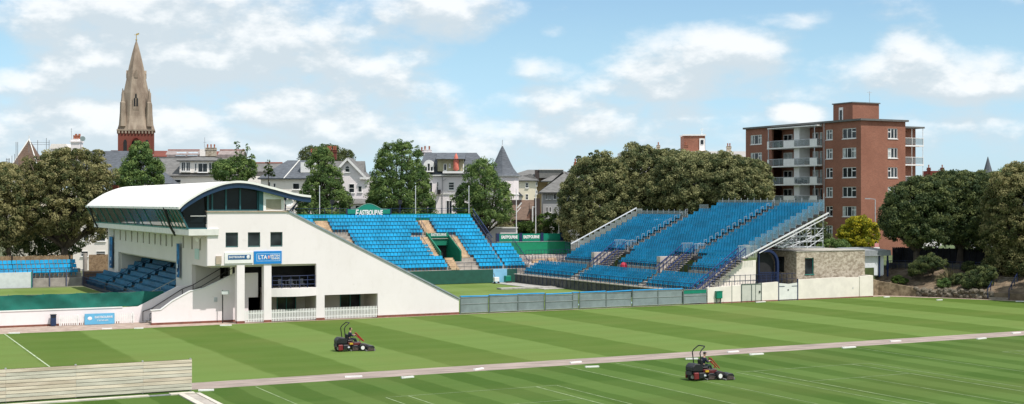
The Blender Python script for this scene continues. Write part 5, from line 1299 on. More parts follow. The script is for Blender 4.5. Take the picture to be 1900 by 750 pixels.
b = MB(); b.box(h.X(452),h.X(512),3,11,0,h.Z(318)); b.prism_x([(2.6,h.Z(318)),(7,h.Z(301)),(11.4,h.Z(318))],h.X(430),h.X(512)); h.put(b,'side_wing',SLATEG)
b = MB(); b.bar((h.X(452),7,h.Z(301)+.1),(h.X(512),7,h.Z(301)+.1),.3,.2); h.put(b,'ridge_tiles',REDT)
for x in (250,322): h.window(x,x+14,333,345,bars=(1,2))

# ---- slate hipped house and white gabled house
h = Site('hipped_house','cream house with a dark slate hipped roof beside the pavilion roof tip','house',545,228)
b = MB(); b.box(h.X(484),h.X(600),0,10,0,h.Z(331)); h.put(b,'wall',IVORY)
b = MB(); hip(b,h.X(485),h.X(600),0,10,h.Z(331),h.Z(296),4.2,ov=.6); h.put(b,'roof',SLATE)
b = MB()
for (p,q) in (((h.X(530)-.2,-.6,h.Z(331)),(h.X(548),4.6,h.Z(295.5))),): b.bar(p,q,.14,.12)
h.put(b,'hip_cap',LEDGE)
b = MB(); b.box(h.X(556),h.X(585),1,5,h.Z(320),h.Z(301)); o = h.put(b,'dormer',WPAINT); chimney(h,575,284,300,18,mat('dark_stack',(.08,.085,.09),.8),4,5); 
for x0,x1,y0,y1 in ((498,502,337,347),(507,512,340,348),(543,556,340,352)): h.window(x0,x1,y0,y1)
h = Site('gabled_house','white gabled house with an arched attic window between the two bushy trees','house',645,222)
b = MB(); b.box(h.X(600),h.X(684),0,9,0,h.Z(330)); b.prism_y([(h.X(612),h.Z(330)),(h.X(679),h.Z(330)),(h.X(645),h.Z(296))],-.0,9); b.box(h.X(640),h.X(681),-2.2,0,0,h.Z(378)); h.put(b,'wall',WHITE)
b = MB()
for (p,q) in (((h.X(609),h.Z(334)),(h.X(645),h.Z(295))),((h.X(645),h.Z(295)),(h.X(681),h.Z(333)))): b.add([(p[0],-.4,p[1]+.05),(q[0],-.4,q[1]+.05),(q[0],9.3,q[1]+.05),(p[0],9.3,p[1]+.05),(p[0],-.4,p[1]+.3),(q[0],-.4,q[1]+.3),(q[0],9.3,q[1]+.3),(p[0],9.3,p[1]+.3)],[(0,3,2,1),(4,5,6,7),(0,1,5,4),(1,2,6,5),(2,3,7,6),(3,0,4,7)])
b.prism_x([(3,h.Z(330)),(6,h.Z(297)),(9,h.Z(330))],h.X(600),h.X(670)); b.add([(h.X(638),-2.6,h.Z(378)),(h.X(683),-2.6,h.Z(378)),(h.X(680),0,h.Z(369)),(h.X(641),0,h.Z(369))],[(0,1,2,3),(3,2,1,0)][:1]); h.put(b,'roof',SLATEG)
b = MB(); b.bar((h.X(608),-.45,h.Z(334)),(h.X(645),-.45,h.Z(295)),.12,.34); b.bar((h.X(645),-.45,h.Z(295)),(h.X(682),-.45,h.Z(333)),.12,.34); b.box(h.X(668),h.X(686),-.5,.4,h.Z(333),h.Z(329)); h.put(b,'bargeboard',WPAINT)
h.window(640,649,312,320,arch=True,bars=(1,1)); h.window(647,658,341,358,bars=(1,2)); h.window(645,655,381,398,dy=-2.2,bars=(1,1)); h.window(662,674,381,398,dy=-2.2,bars=(1,2)); h.window(664,672,345,357)
b = MB(); b.box(h.X(643),h.X(660),-3,-2.2,h.Z(372),h.Z(369)); h.put(b,'string_course',WPAINT)
chimney(h,601,279,296,8,BRICKR,3,7); chimney(h,611,279,296,7,BRICKR,2,7)

# ---- big white hotel with turret
h = Site('hotel','large white hotel with grey mansard roof, roof terrace and dormers','hotel',860,226)
b = MB(); b.box(h.X(772),h.X(915),0,12,0,h.Z(327)); b.box(h.X(786),h.X(800),-.8,0,0,h.Z(341)); h.put(b,'wall',WHITE)
b = MB(); zt, ze = h.Z(282), h.Z(327)
b.add([(h.X(770),-.4,ze),(h.X(921),-.4,ze),(h.X(921),12.4,ze),(h.X(770),12.4,ze),(h.X(786),4,zt),(h.X(883),4,zt),(h.X(883),9,zt),(h.X(786),9,zt)],[(0,1,5,4),(1,2,6,5),(2,3,7,6),(3,0,4,7),(4,5,6,7),(0,3,2,1)]); h.put(b,'roof',SLATE)
b = MB(); b.box(h.X(812),h.X(860),-.1,4.2,h.Z(318),h.Z(295)); rt_ = h.put(b,'terrace_recess',mat('olive_render',(.40,.38,.24),.8,.1))
b = MB(); b.prism_x([(-1.2,h.Z(295.5)),(4,h.Z(283)),(4,h.Z(295.5))],h.X(809),h.X(863)); h.put(b,'terrace_roof',SLATE)
b = MB(); b.box(h.X(822),h.X(874),-1.1,-.2,h.Z(322),h.Z(318)); h.put(b,'parapet',WPAINT)
b = MB(); b.lathe((h.X(846.5),-.6,h.Z(318)),[(.08,0),(.5,.3),(.5,.6),(.42,2.0),(.25,2.6),(.06,3.0)],9); h.put(b,'folded_parasol',mat('coral_cloth',(.62,.17,.12),.7),None)
b = MB(); b.tube((h.X(846.5),-.6,h.Z(318)-.2),(h.X(846.5),-.6,h.Z(300)),.04); h.put(b,'parasol_pole',ALU)
for x0,x1,y0,y1 in ((823,829,304,317),(833,836,304,311),(859,861,305,318)): h.window(x0,x1,y0,y1,dy=-.12,out=.05)
for cx_, lab in ((796,0),(899,1)):
    b = MB(); b.box(h.X(cx_-9),h.X(cx_+9),-.6,3,h.Z(319),h.Z(308)); b.prism_y([(h.X(cx_)+1.0*math.cos(t)*.9, h.Z(309)+1.1*math.sin(t)) for t in np.linspace(0,PI,9)],-.6,3); o = h.put(b,'dormer',WPAINT)
    b = MB(); b.box(h.X(cx_-10),h.X(cx_+10),-.8,3,h.Z(319.5),h.Z(319)); h.put(b,'sill',WPAINT,o)
    for q in (-8,-2.7,2.7): h.window(cx_+q,cx_+q+5.2,309 if q!=-2.7 else 303,318,dy=-.6,t=.07,out=.04,sill=False)
b = MB(); b.box(h.X(770),h.X(930),-.35,-.003,h.Z(327),h.Z(324.5)); b.box(h.X(775),h.X(915),-.12,-.003,h.Z(361),h.Z(358.5)); b.box(h.X(784),h.X(803),-1.2,-.8,h.Z(361),h.Z(356)); h.put(b,'cornice',LEDGE)
b = MB(); b.tube((h.X(821),-.15,h.Z(400)),(h.X(821),-.15,h.Z(329)),.06); b.bar((h.X(821),-.15,h.Z(336)),(h.X(828),-.15,h.Z(332)),.06); h.put(b,'drainpipe',mat('pipe_grey',(.3,.3,.3),.6))
for x0,x1,y0,y1,br in ((793,803,338,357,(2,1)),(810,814,337,357,(1,2)),(832,843,338,353,(1,3)),(855,866,338,347,(1,2)),(797,810,372,387,(2,1)),(828,839,372,400,(2,1)),(880,890,338,352,(1,2)),(880,890,372,388,(1,2)),(902,912,338,352,(1,2))): h.window(x0,x1,y0,y1,bars=br, dy=-.0 if x0!=793 else -.8)
b = MB(); b.box(h.X(812),h.X(818),-1,-.2,h.Z(360),h.Z(352)); h.put(b,'window_box',DARK)
chimney(h,790,279,290,16,WHITE,2,6); chimney(h,780,281,290,8,mat('dark_stack',(.08,.085,.09),.8),1,6)
tw = Site('turret_house','slim white turret house under a tall pointed slate spire','house',932,224)
b = MB(); b.lathe((0,2.6,0),[(2.75,0),(2.75,tw.Z(327))],8); tw.put(b,'wall',WHITE)
b = MB(); pr = [(327,3.15),(322,2.6),(312,1.9),(300,1.35),(288,.85),(278,.45),(271,.12)]; z0 = tw.Z(327); b.lathe((0,2.6,z0),[(r,tw.Z(y)-z0) for y,r in pr],8); rf = tw.put(b,'spire_roof',SLATE)
b = MB(); b.tube((0,2.6,tw.Z(272)),(0,2.6,tw.Z(258)),.05); b.ball((0,2.6,tw.Z(270)),.16); tw.put(b,'finial',ALU,rf)
b = MB(); b.lathe((0,2.6,tw.Z(328.5)),[(3.0,0),(3.1,.25)],8); b.lathe((0,2.6,tw.Z(362)),[(2.85,0),(2.85,.2)],8); tw.put(b,'cornice',LEDGE)
tw.window(934,941,337,352,dy=.05,out=.1,bars=(1,2)); tw.window(934,941,372,388,dy=.05,out=.1,bars=(1,2)); tw.window(920,925,337,352,dy=.4,out=.1)

# ---- cream blocks, brown roofed brick house, small grey house
h = Site('cream_apartments','cream and tan block of flats with a flat topped roof box','building',1000,262)
b = MB(); b.box(h.X(948),h.X(1090),4,14,0,h.Z(325)); h.put(b,'tan_wall',TAN)
b = MB(); b.box(h.X(942),h.X(996),0,4,0,h.Z(335)); b.box(h.X(1017),h.X(1060),1,4,0,h.Z(336)); h.put(b,'wall',CREAM)
b = MB(); hip(b,h.X(946),h.X(1075),4,14,h.Z(326),h.Z(313),4); hip(b,h.X(942),h.X(996),0,5,h.Z(335),h.Z(322),5,ov=.5); hip(b,h.X(1008),h.X(1058),1,5,h.Z(336),h.Z(318),4,ov=.5); h.put(b,'roof',SLATEG)
b = MB(); b.box(h.X(1001),h.X(1046),2,6,h.Z(330),h.Z(315)); rb = h.put(b,'roof_box',mat('roof_box_grey',(.17,.17,.16),.8,.1)); b = MB(); b.box(h.X(1000),h.X(1047),1.8,6.2,h.Z(315),h.Z(313.4)); h.put(b,'capping',WPAINT,rb); b = MB(); b.box(h.X(993),h.X(1001)-.05,2,5,h.Z(333),h.Z(315)); h.put(b,'stair_box',mat('dark_brown',(.06,.045,.04),.8),rb)
for x0,x1,y0,y1 in ((975,980.5,339,349),(975,980.5,360,371)): h.window(x0,x1,y0,y1,bars=(1,2))
for x0,x1,y0,y1 in ((994,997,338,345),(994,997,353,360),(1026,1032,339,345)): h.window(x0,x1,y0,y1,dy=1 if x0>1000 else -.0)
b = MB(); b.prism_y([(h.X(948),h.Z(364)),(h.X(971),h.Z(364)),(h.X(957),h.Z(351))],-2.5,0); h.put(b,'porch_roof',SLATE); b = MB(); b.box(h.X(948),h.X(968),-2,0,0,h.Z(364)); h.put(b,'porch',WHITE)
h = Site('brick_house','brown tiled brick house with a tall white lamp beside its gable','house',980,214)
b = MB(); b.box(h.X(948),h.X(1006),0,8,0,h.Z(408)); b.prism_y([(h.X(975),h.Z(408)),(h.X(1007),h.Z(408)),(h.X(1000),h.Z(372)),(h.X(996),h.Z(372))],-.0,8); h.put(b,'wall',BRICKH)
b = MB(); b.prism_x([(-.4,h.Z(408)),(5.5,h.Z(371)),(9,h.Z(400))],h.X(946),h.X(983)); 
b.prism_x([(1.2,h.Z(392)),(5.5,h.Z(371)),(9,h.Z(392))],h.X(983),h.X(1003)); h.put(b,'roof',SLATEB)
b = MB(); b.box(h.X(947),h.X(968),4,7,h.Z(385),h.Z(371)); b.box(h.X(991),h.X(1002),-.3,1.5,h.Z(400),h.Z(368)); h.put(b,'chimney',mat('dark_brown',(.06,.045,.04),.8))
h.window(977,985,411,419,fm=WPAINT,bars=(1,1)); h.window(961,969,410,420,fm=GREYF); b = MB(); b.bar((h.X(960),.2,h.Z(386)),(h.X(968),.2,h.Z(376)),.2); h.put(b,'verge',WPAINT)
b = MB(); b.box(h.X(987),h.X(989.5),-.3,0,0,h.Z(384)); b.box(h.X(987),h.X(994),-.3,.4,h.Z(385),h.Z(383)); h.put(b,'drainpipe',WPAINT)
h = Site('grey_villa','pale grey villa with a slate hipped roof partly behind the dark trees','house',1030,218)
b = MB(); b.box(h.X(1007),h.X(1090),0,9,0,h.Z(357)); h.put(b,'wall',GREYR)
b = MB(); hip(b,h.X(1007),h.X(1090),0,9,h.Z(357),h.Z(318),4.5,ov=.6); h.put(b,'roof',SLATEG)
for x0,x1,y0,y1 in ((1027,1032,360,370),(1013,1016,360,370),(1019,1022,360,370),(1013,1017,384,394),(1019,1023,384,394),(1045,1050,360,370)): h.window(x0,x1,y0,y1,t=.06,out=.04)
h = Site('garden_wall_house','low white outbuilding behind the navy side railing','outbuilding',905,205)
b = MB(); b.box(h.X(872),h.X(960),0,4,0,h.Z(424)); h.put(b,'wall',WHITE); b = MB(); b.box(h.X(871),h.X(961),-.2,4.2,h.Z(424),h.Z(422)); h.put(b,'capping',LEDGE)

# ---- roofs and lift tower above the dark oaks
h = Site('flat_roofed_block','white flat roofed block with a brown brick lift tower above the dark oaks','building',1300,300)
b = MB(); b.box(h.X(1155),h.X(1386),0,14,0,h.Z(281)); h.put(b,'wall',WHITE)
b = MB(); b.box(h.X(1272),h.X(1312),3,9,h.Z(282,3),h.Z(252,3)); o = h.put(b,'lift_tower',BRICK); b = MB(); b.box(h.X(1270.5),h.X(1313.5),2.8,9.2,h.Z(252,3),h.Z(249.6,3)); h.put(b,'capping',WPAINT,o)
b = MB(); b.box(h.X(1301),h.X(1311),2.8,2.99,h.Z(280,3),h.Z(257,3)); b.tube((h.X(1307),4,h.Z(250)),(h.X(1307),4,h.Z(236)),.06); b.bar((h.X(1304),4,h.Z(239)),(h.X(1310),4,h.Z(239)),.07); h.put(b,'door_panel',WPAINT,o); b = MB(); b.box(h.X(1303.5),h.X(1308.5),2.7,2.79,h.Z(268,3),h.Z(260,3)); h.put(b,'pane',GLASS,o)
chimney(h,1274,270,282,8,BRICK,1,1); chimney(h,1354,272,282,8,STONET,2,1); chimney(h,1223,270,282,6,STONET,1,1)
h = Site('pot_topped_house','house with a row of red chimney pots above the edge of the dark oaks','house',1085,240)
b = MB(); b.box(h.X(1060),h.X(1150),0,9,0,h.Z(316)); h.put(b,'wall',IVORY); b = MB(); hip(b,h.X(1060),h.X(1150),0,9,h.Z(316),h.Z(302),4); h.put(b,'roof',SLATEG)
chimney(h,1085,302,312,36,REDT,8,3); b = MB(); b.tube((h.X(1072),3,h.Z(306)),(h.X(1072),3,h.Z(291)),.05); h.put(b,'aerial',ALU)
# ---- distant roofs by the east trees
h = Site('red_roofed_house','distant red tiled house with two brick chimney stacks','house',1735,300)
b = MB(); b.box(h.X(1700),h.X(1765),0,9,0,h.Z(338)); h.put(b,'wall',BRICKR)
b = MB(); gable_x(b,h.X(1700),h.X(1765),0,9,h.Z(340),h.Z(328)); h.put(b,'roof',REDT)
b = MB(); b.box(h.X(1724),h.X(1754),1,5,h.Z(335),h.Z(317)); h.put(b,'attic',mat('dark_red_brick',(.16,.03,.02),.9,.2)); chimney(h,1727,312,325,5,BRICKR,1,1); chimney(h,1752,312,325,5,BRICKR,1,1); h.window(1743,1747,322,328,dy=1)
b = MB(); b.prism_y([(h.X(1712),h.Z(340)),(h.X(1726),h.Z(340)),(h.X(1719),h.Z(333))],-1.2,0); h.put(b,'dormer',WPAINT)
s_ = Site('distant_spire','thin grey church spire far behind the east trees','church',1833,420)
b = MB(); b.lathe((0,0,0),[(2.2,0),(2.2,s_.Z(328)),(1.3,s_.Z(316)),(.6,s_.Z(302)),(.1,s_.Z(291))],8); s_.put(b,'spire',SLATE); b = MB(); b.box(s_.X(1830),s_.X(1846),1,6,0,s_.Z(318)); s_.put(b,'tower',WHITE)
s_ = Site('distant_house','distant house with white and red chimneys among the treetops','house',1868,380)
b = MB(); b.box(s_.X(1850),s_.X(1890),0,9,0,s_.Z(332)); s_.put(b,'wall',BRICKR); b = MB(); gable_x(b,s_.X(1850),s_.X(1890),0,9,s_.Z(332),s_.Z(325)); s_.put(b,'roof',REDT); chimney(s_,1870,318,328,5,WHITE,2,2); chimney(s_,1876,317,328,4,REDT,1,2)

# ================================================================== BRICK APARTMENT BLOCK
AX, AY = 133.8, 149.9                        # near corner
def ay(x): return PX(x, 300, AX)[0]
ab = thing('apartment_block','red brown brick apartment block of six storeys with white windows and recessed balconies','building',(AX,AY,2))
RZ = PX(1598,223.5,AX)[1]; FH = 2.86
YF = 177.2; y_bl, y_br = ay(1526), ay(1432)       # balcony bay
b = MB(); b.box(AX,AX+9.8,AY,YF,2,RZ) if False else None
ZB = 2.0
D_top = PX(1576,238.2,AX)[1]
hz = [D_top - k*FH for k in range(7)]
# west wall pieces
def wx(x): return ay(x)
west_holes = []
for k in range(6):
    zt = hz[k]
    west_holes += [(wx(1588.5),wx(1563),zt-1.5,zt),(wx(1545),wx(1532.5),zt-1.5,zt)]
    if k < 4: west_holes += [(wx(1413.5),wx(1392.5),zt-1.5,zt)]
b.panel_x(AY, y_bl, ZB, RZ, AX, AX+.35, [h_ for h_ in west_holes if h_[1] < y_bl]); b.panel_x(y_br, YF, ZB, RZ, AX, AX+.35, [h_ for h_ in west_holes if h_[0] > y_br])
eh = []
xe0, xe1 = PY(1647.5,300,AY)[0], PY(1665.5,300,AY)[0]
for k in range(6): eh.append((xe0,xe1,hz[k]-1.5,hz[k]))
XE = PY(1680,300,AY)[0]
b.panel(AX+.35, XE, ZB, RZ, AY, AY+.35, eh); b.box(XE-.35,XE,AY+.35,YF,ZB,RZ); b.box(AX+.35,XE-.35,YF-.35,YF,ZB,RZ)
b.box(AX+2.0,AX+2.3,y_bl,y_br,ZB,RZ)
b.box(XE,XE+4.4,AY+2.5,AY+14,ZB,RZ-.8)
b.build('brick_wall', BRICK, ab)
b = MB(); b.box(AX-.35,XE+.35,AY-.35,YF+.35,RZ,RZ+.28); b.box(XE,XE+4.8,AY+1.0,AY+14,RZ-.8,RZ-.55); b.build('roof', mat('roof_edge_grey',(.12,.125,.12),.7,.15), ab)
b = MB(); 
px0 = PY(1582,200,AY+9)[0]; pxl = PX(1582,200,px0)[0]
PHX = PY(1582,200,AY+8)[0]; PHX1 = PY(1631,200,AY+8)[0]; pht = PY(1582,191,AY+8)[1]; pyf = PX(1546,200,PHX)[0]
b.box(PHX,PHX1,AY+8,pyf,RZ+.28,pht); ph = b.build('penthouse', BRICK, ab); b = MB(); b.box(PHX-.15,PHX1+.15,AY+7.85,pyf+.15,pht,pht+.16); b.build('capping', mat('roof_edge_grey',(.12,.125,.12),.7,.15), ph)
wy0, wy1 = PX(1564.5,215,PHX)[0], PX(1557,215,PHX)[0]; b = MB(); b.box(PHX-.06,PHX-.004,wy0,wy1,RZ+.3,RZ+2.7); wf = b.build('window', WPAINT, ph); MB().box(PHX-.08,PHX-.062,wy0+.2,wy1-.2,RZ+.4,RZ+2.3).build('pane', GLASS, wf)
b = MB(); b.tube((PHX1-1,AY+9,pht),(PHX1-1,AY+9,pht+2),.04); b.bar((PHX1-1.4,AY+9,pht+1.8),(PHX1-.6,AY+9,pht+1.8),.05); b.build('aerial', ALU, ab)
def win_w(y0, y1, z0, z1, n, X=AX, cur=0):       # window in a wall facing west
    t = .09; x0, x1 = X+.06, X+.16; f = MB()
    f.box(x0,x1,y0,y0+t,z0,z1); f.box(x0,x1,y1-t,y1,z0,z1); f.box(x0,x1,y0+t,y1-t,z0,z0+t); f.box(x0,x1,y0+t,y1-t,z1-t,z1)
    for k in range(1,n): y = y0+(y1-y0)*k/n; f.box(x0+.01,x1,y-.06,y+.06,z0+t,z1-t)
    f.box(x0+.02,x1,y0+t,y0+(y1-y0)/n,z0+(z1-z0)*.62,z0+(z1-z0)*.70); f.box(X-.08,X+.05,y0-.05,y1+.05,z0-.1,z0-.0)
    wf = f.build('window', WPAINT, ab); g_ = MB(); g_.box(x0+.05,x0+.06,y0+t,y1-t,z0+t,z1-t); g_.build('pane', GLASS, wf)
    if cur: c_ = MB(); c_.box(x0+.035,x0+.045,y0+t,y0+t+(y1-y0)*.2*cur,z0+t,z1-t); c_.box(x0+.035,x0+.045,y1-t-(y1-y0)*.18*cur,y1-t,z0+t,z1-t); c_.build('curtain', CURT, wf)
def win_s(x0_, x1_, z0, z1, n, Y=AY, cur=0):
    t = .09; y0, y1 = Y+.06, Y+.16; f = MB()
    f.box(x0_,x0_+t,y0,y1,z0,z1); f.box(x1_-t,x1_,y0,y1,z0,z1); f.box(x0_+t,x1_-t,y0,y1,z0,z0+t); f.box(x0_+t,x1_-t,y0,y1,z1-t,z1)
    for k in range(1,n): x = x0_+(x1_-x0_)*k/n; f.box(x-.06,x+.06,y0+.01,y1,z0+t,z1-t)
    f.box(x0_+t,x0_+(x1_-x0_)/n,y0+.02,y1,z0+(z1-z0)*.62,z0+(z1-z0)*.70); f.box(x0_-.05,x1_+.05,Y-.08,Y+.05,z0-.1,z0)
    wf = f.build('window', WPAINT, ab); MB().box(x0_+t,x1_-t,y0+.05,y0+.06,z0+t,z1-t).build('pane', GLASS, wf)
    if cur: MB().box(x0_+t,x0_+t+(x1_-x0_)*.3,y0+.035,y0+.045,z0+t,z1-t).build('curtain', CURT, wf)
rk = random.Random(4)
for k in range(6):
    zt = hz[k]
    win_w(wx(1588.5),wx(1563),zt-1.5,zt,3,cur=rk.choice([0,1,1])); win_w(wx(1545),wx(1532.5),zt-1.5,zt,2,cur=rk.choice([0,1])); win_s(xe0,xe1,zt-1.5,zt,3,cur=rk.choice([0,1,1]))
    if k < 4: win_w(wx(1413.5),wx(1392.5),zt-1.5,zt,3,cur=1)
# recessed balconies: slabs, white partition, glazed fronts, doors
yp0, yp1 = wx(1484), wx(1474)
b = MB(); b.box(AX-.1,AX+1.95,yp0,yp1,ZB,RZ-.2); b.build('partition', WPAINT, ab)
b = MB(); b.box(AX-1.0,AX+1.9,y_bl+.1,y_br-.1,RZ-.35,RZ-.2); b.build('canopy', WPAINT, ab)
FA = []
for k in range(6):
    zf = hz[k] - 2.30
    b = MB(); b.box(AX-1.0,AX+1.98,y_bl+.05,y_br-.05,zf-.2,zf); bl = b.build('balcony', WPAINT, ab)
    b = MB(); b.box(AX-1.0,AX-.93,wx(1526)+.1,wx(1512),zf,zf+1.05); b.box(AX-1.0,AX-.93,wx(1484)+.1,wx(1463),zf,zf+1.05); b.box(AX-1.0,AX-.93,wx(1436),y_br-.1,zf,zf+1.0); b.build('front_panel', WPAINT, bl)
    b = MB(); b.box(AX-.98,AX-.95,wx(1512),wx(1484)+.1,zf+.1,zf+1.0); b.box(AX-.98,AX-.95,wx(1463),wx(1436),zf+.1,zf+1.0); b.box(AX-.95,AX,y_bl+.1,y_bl+.14,zf+.05,zf+1.0); b.build('glass', BALG, bl)
    b = MB(); b.bar((AX-.97,y_bl+.1,zf+1.05),(AX-.97,y_br-.1,zf+1.05),.06)
    for q in np.linspace(y_bl+.1,y_br-.1,9): b.tube((AX-.97,q,zf),(AX-.97,q,zf+1.05),.025,n=4)
    b.build('rail', ALU, bl)
    cl = MB()
    for _ in range(rk.randint(1,3)):
        yc = rk.uniform(y_bl+1, y_br-1); cl.box(AX-.6,AX-.2,yc-.25,yc+.25,zf,zf+rk.uniform(.4,.9)); cl.ball((AX-.4,yc+.6,zf+.45),.25,.25,.35,n=7,m=5)
    cl.build('balcony_item', mat('balcony_item_%d' % (k % 3), ((.08,.14,.05),(.30,.24,.18),(.10,.10,.12))[k % 3], .8, .3, 3), ab)
    for (xa_,xb_) in ((1520,1503),(1500,1490),(1472,1455),(1452,1436)):
        ya_, yb_ = wx(xa_), wx(xb_); f = MB(); X = AX+1.9
        f.box(X,X+.08,ya_,ya_+.1,zf+.02,zf+2.15); f.box(X,X+.08,yb_-.1,yb_,zf+.02,zf+2.15); f.box(X,X+.08,ya_+.1,yb_-.1,zf+2.05,zf+2.15); f.box(X,X+.08,(ya_+yb_)/2-.05,(ya_+yb_)/2+.05,zf+.02,zf+2.05)
        wf = f.build('balcony_door', WPAINT, ab); MB().box(X+.04,X+.06,ya_+.1,yb_-.1,zf+.02,zf+2.05).build('pane', GLASS if rk.random() < .6 else CURT, wf)
b = MB(); b.tube((AX-.9,wx(1520),ZB),(AX-.9,wx(1520),RZ-.3),.08); b.tube((AX-.9,y_br-.3,ZB),(AX-.9,y_br-.3,RZ-.3),.08); b.tube((AX-.1,wx(1530),ZB),(AX-.1,wx(1530),RZ),.06); b.build('pipe', ALU, ab)
# east balconies on the set-back wing
for k in range(5):
    zf = hz[k]-2.3; b = MB(); b.box(XE+.05,XE+4.7,AY+1.1,AY+2.45,zf-.2,zf); bl = b.build('balcony', WPAINT, ab)
    b = MB(); b.box(XE+.1,XE+4.6,AY+1.12,AY+1.15,zf+.1,zf+1.0); b.build('glass', BALG, bl)
    b = MB(); b.bar((XE+.1,AY+1.13,zf+1.05),(XE+4.65,AY+1.13,zf+1.05),.07)
    for x in (XE+.1,XE+2.4,XE+4.6): b.tube((x,AY+1.13,zf),(x,AY+1.13,zf+1.05),.05,n=4)
    b.build('rail', WPAINT, bl)
    b = MB(); b.box(XE+.3,XE+2.2,AY+2.42,AY+2.49,zf,zf+2.1); wf = b.build('balcony_door', WPAINT, ab); MB().box(XE+.45,XE+2.05,AY+2.40,AY+2.418,zf+.1,zf+2.0).build('pane', GLASS, wf)
b = MB(); b.tube((XE+2.4,AY+1.2,ZB),(XE+2.4,AY+1.2,RZ-.8),.05); b.tube((XE+4.6,AY+1.2,ZB),(XE+4.6,AY+1.2,RZ-.8),.05); b.build('pipe', WPAINT, ab)
# street lamp and sign by the block
p = PD(1624,458,186); t = thing('street_lamp','slim grey street lamp in front of the brick block','street lamp',(p.x,p.y,3))
b = MB(); b.tube((p.x,p.y,3),(p.x,p.y,PD(1624,371,186).z),.09,.06,n=8); q = PD(1614,370,186); b.bar((p.x,p.y,q.z),(q.x,q.y,q.z+.1),.09); b.build('pole', ALU, t); b = MB(); b.bar((q.x,q.y,q.z+.08),(q.x-.6,q.y+.3,q.z+.1),.25,.14); b.build('lamp_head', ALU, t)
p = PD(1626,460,176); t = thing('street_sign','small white and red sign above the kiosk roof','sign',(p.x,p.y,3)); b = MB(); b.tube((p.x,p.y,3),(p.x,p.y,PD(1626,450,176).z),.05); b.build('pole', ALU, t)
z = PD(1626,460,176).z; b = MB(); b.box(p.x-.5,p.x+.5,p.y-.08,p.y-.03,z-.5,z+.1); b.build('plate', WPAINT, t); b = MB(); b.box(p.x-.35,p.x+.35,p.y-.08,p.y-.03,z+.12,z+.6); b.build('warning_plate', mat('pink_plate',(.6,.25,.25),.6), t)
# ================================================================== TREES
def leaf_mat(name, dark, mid, tip, tipw=.5):
    m = bpy.data.materials.new(name); m.use_nodes = True; nt = m.node_tree; b = nt.nodes['Principled BSDF']; b.inputs['Roughness'].default_value = .7; b.inputs['Specular IOR Level'].default_value = .25
    at = nd(nt, 'ShaderNodeAttribute', attribute_name='tint'); s = nd(nt, 'ShaderNodeSeparateColor'); lk(nt, at.outputs['Color'], s.inputs[0])
    c1 = mixc(nt, s.outputs[1], dark, mid); c2 = mixc(nt, mth(nt, 'MULTIPLY', smooth(nt, s.outputs[0], 1-tipw-.15, 1-tipw+.3), .8), c1, tip)
    lk(nt, c2, b.inputs['Base Color'])
    tr = nd(nt, 'ShaderNodeBsdfTranslucent'); lk(nt, c2, tr.inputs[0]); mx = nd(nt, 'ShaderNodeMixShader'); mx.inputs[0].default_value = .34
    out = nt.nodes['Material Output']; lk(nt, b.outputs[0], mx.inputs[1]); lk(nt, tr.outputs[0], mx.inputs[2]); lk(nt, mx.outputs[0], out.inputs[0])
    MATS[name] = m; return m
LM = {'oak': leaf_mat('holm_oak_leaf', (.042,.068,.034), (.145,.178,.062), (.35,.345,.16), .6),
      'oak2': leaf_mat('oak_leaf', (.046,.070,.030), (.165,.182,.060), (.38,.345,.16), .58),
      'lime': leaf_mat('fresh_leaf', (.040,.090,.030), (.130,.215,.058), (.24,.33,.10), .5),
      'pale': leaf_mat('pale_leaf', (.06,.085,.03), (.13,.16,.06), (.19,.21,.10), .4),
      'dark': leaf_mat('dark_leaf', (.032,.060,.028), (.095,.132,.048), (.20,.23,.085), .48),
      'yellow': leaf_mat('yellow_leaf', (.10,.15,.015), (.32,.31,.02), (.56,.48,.03), .5),
      'shrub': leaf_mat('shrub_leaf', (.025,.05,.012), (.07,.12,.02), (.10,.17,.03), .4),
      'palm': leaf_mat('strap_leaf', (.10,.11,.05), (.20,.20,.10), (.30,.27,.14), .5)}
BARK = mat('bark', (.075,.06,.045), .95, .35, 2.5, stretch=(1,1,.3), bump=.4)
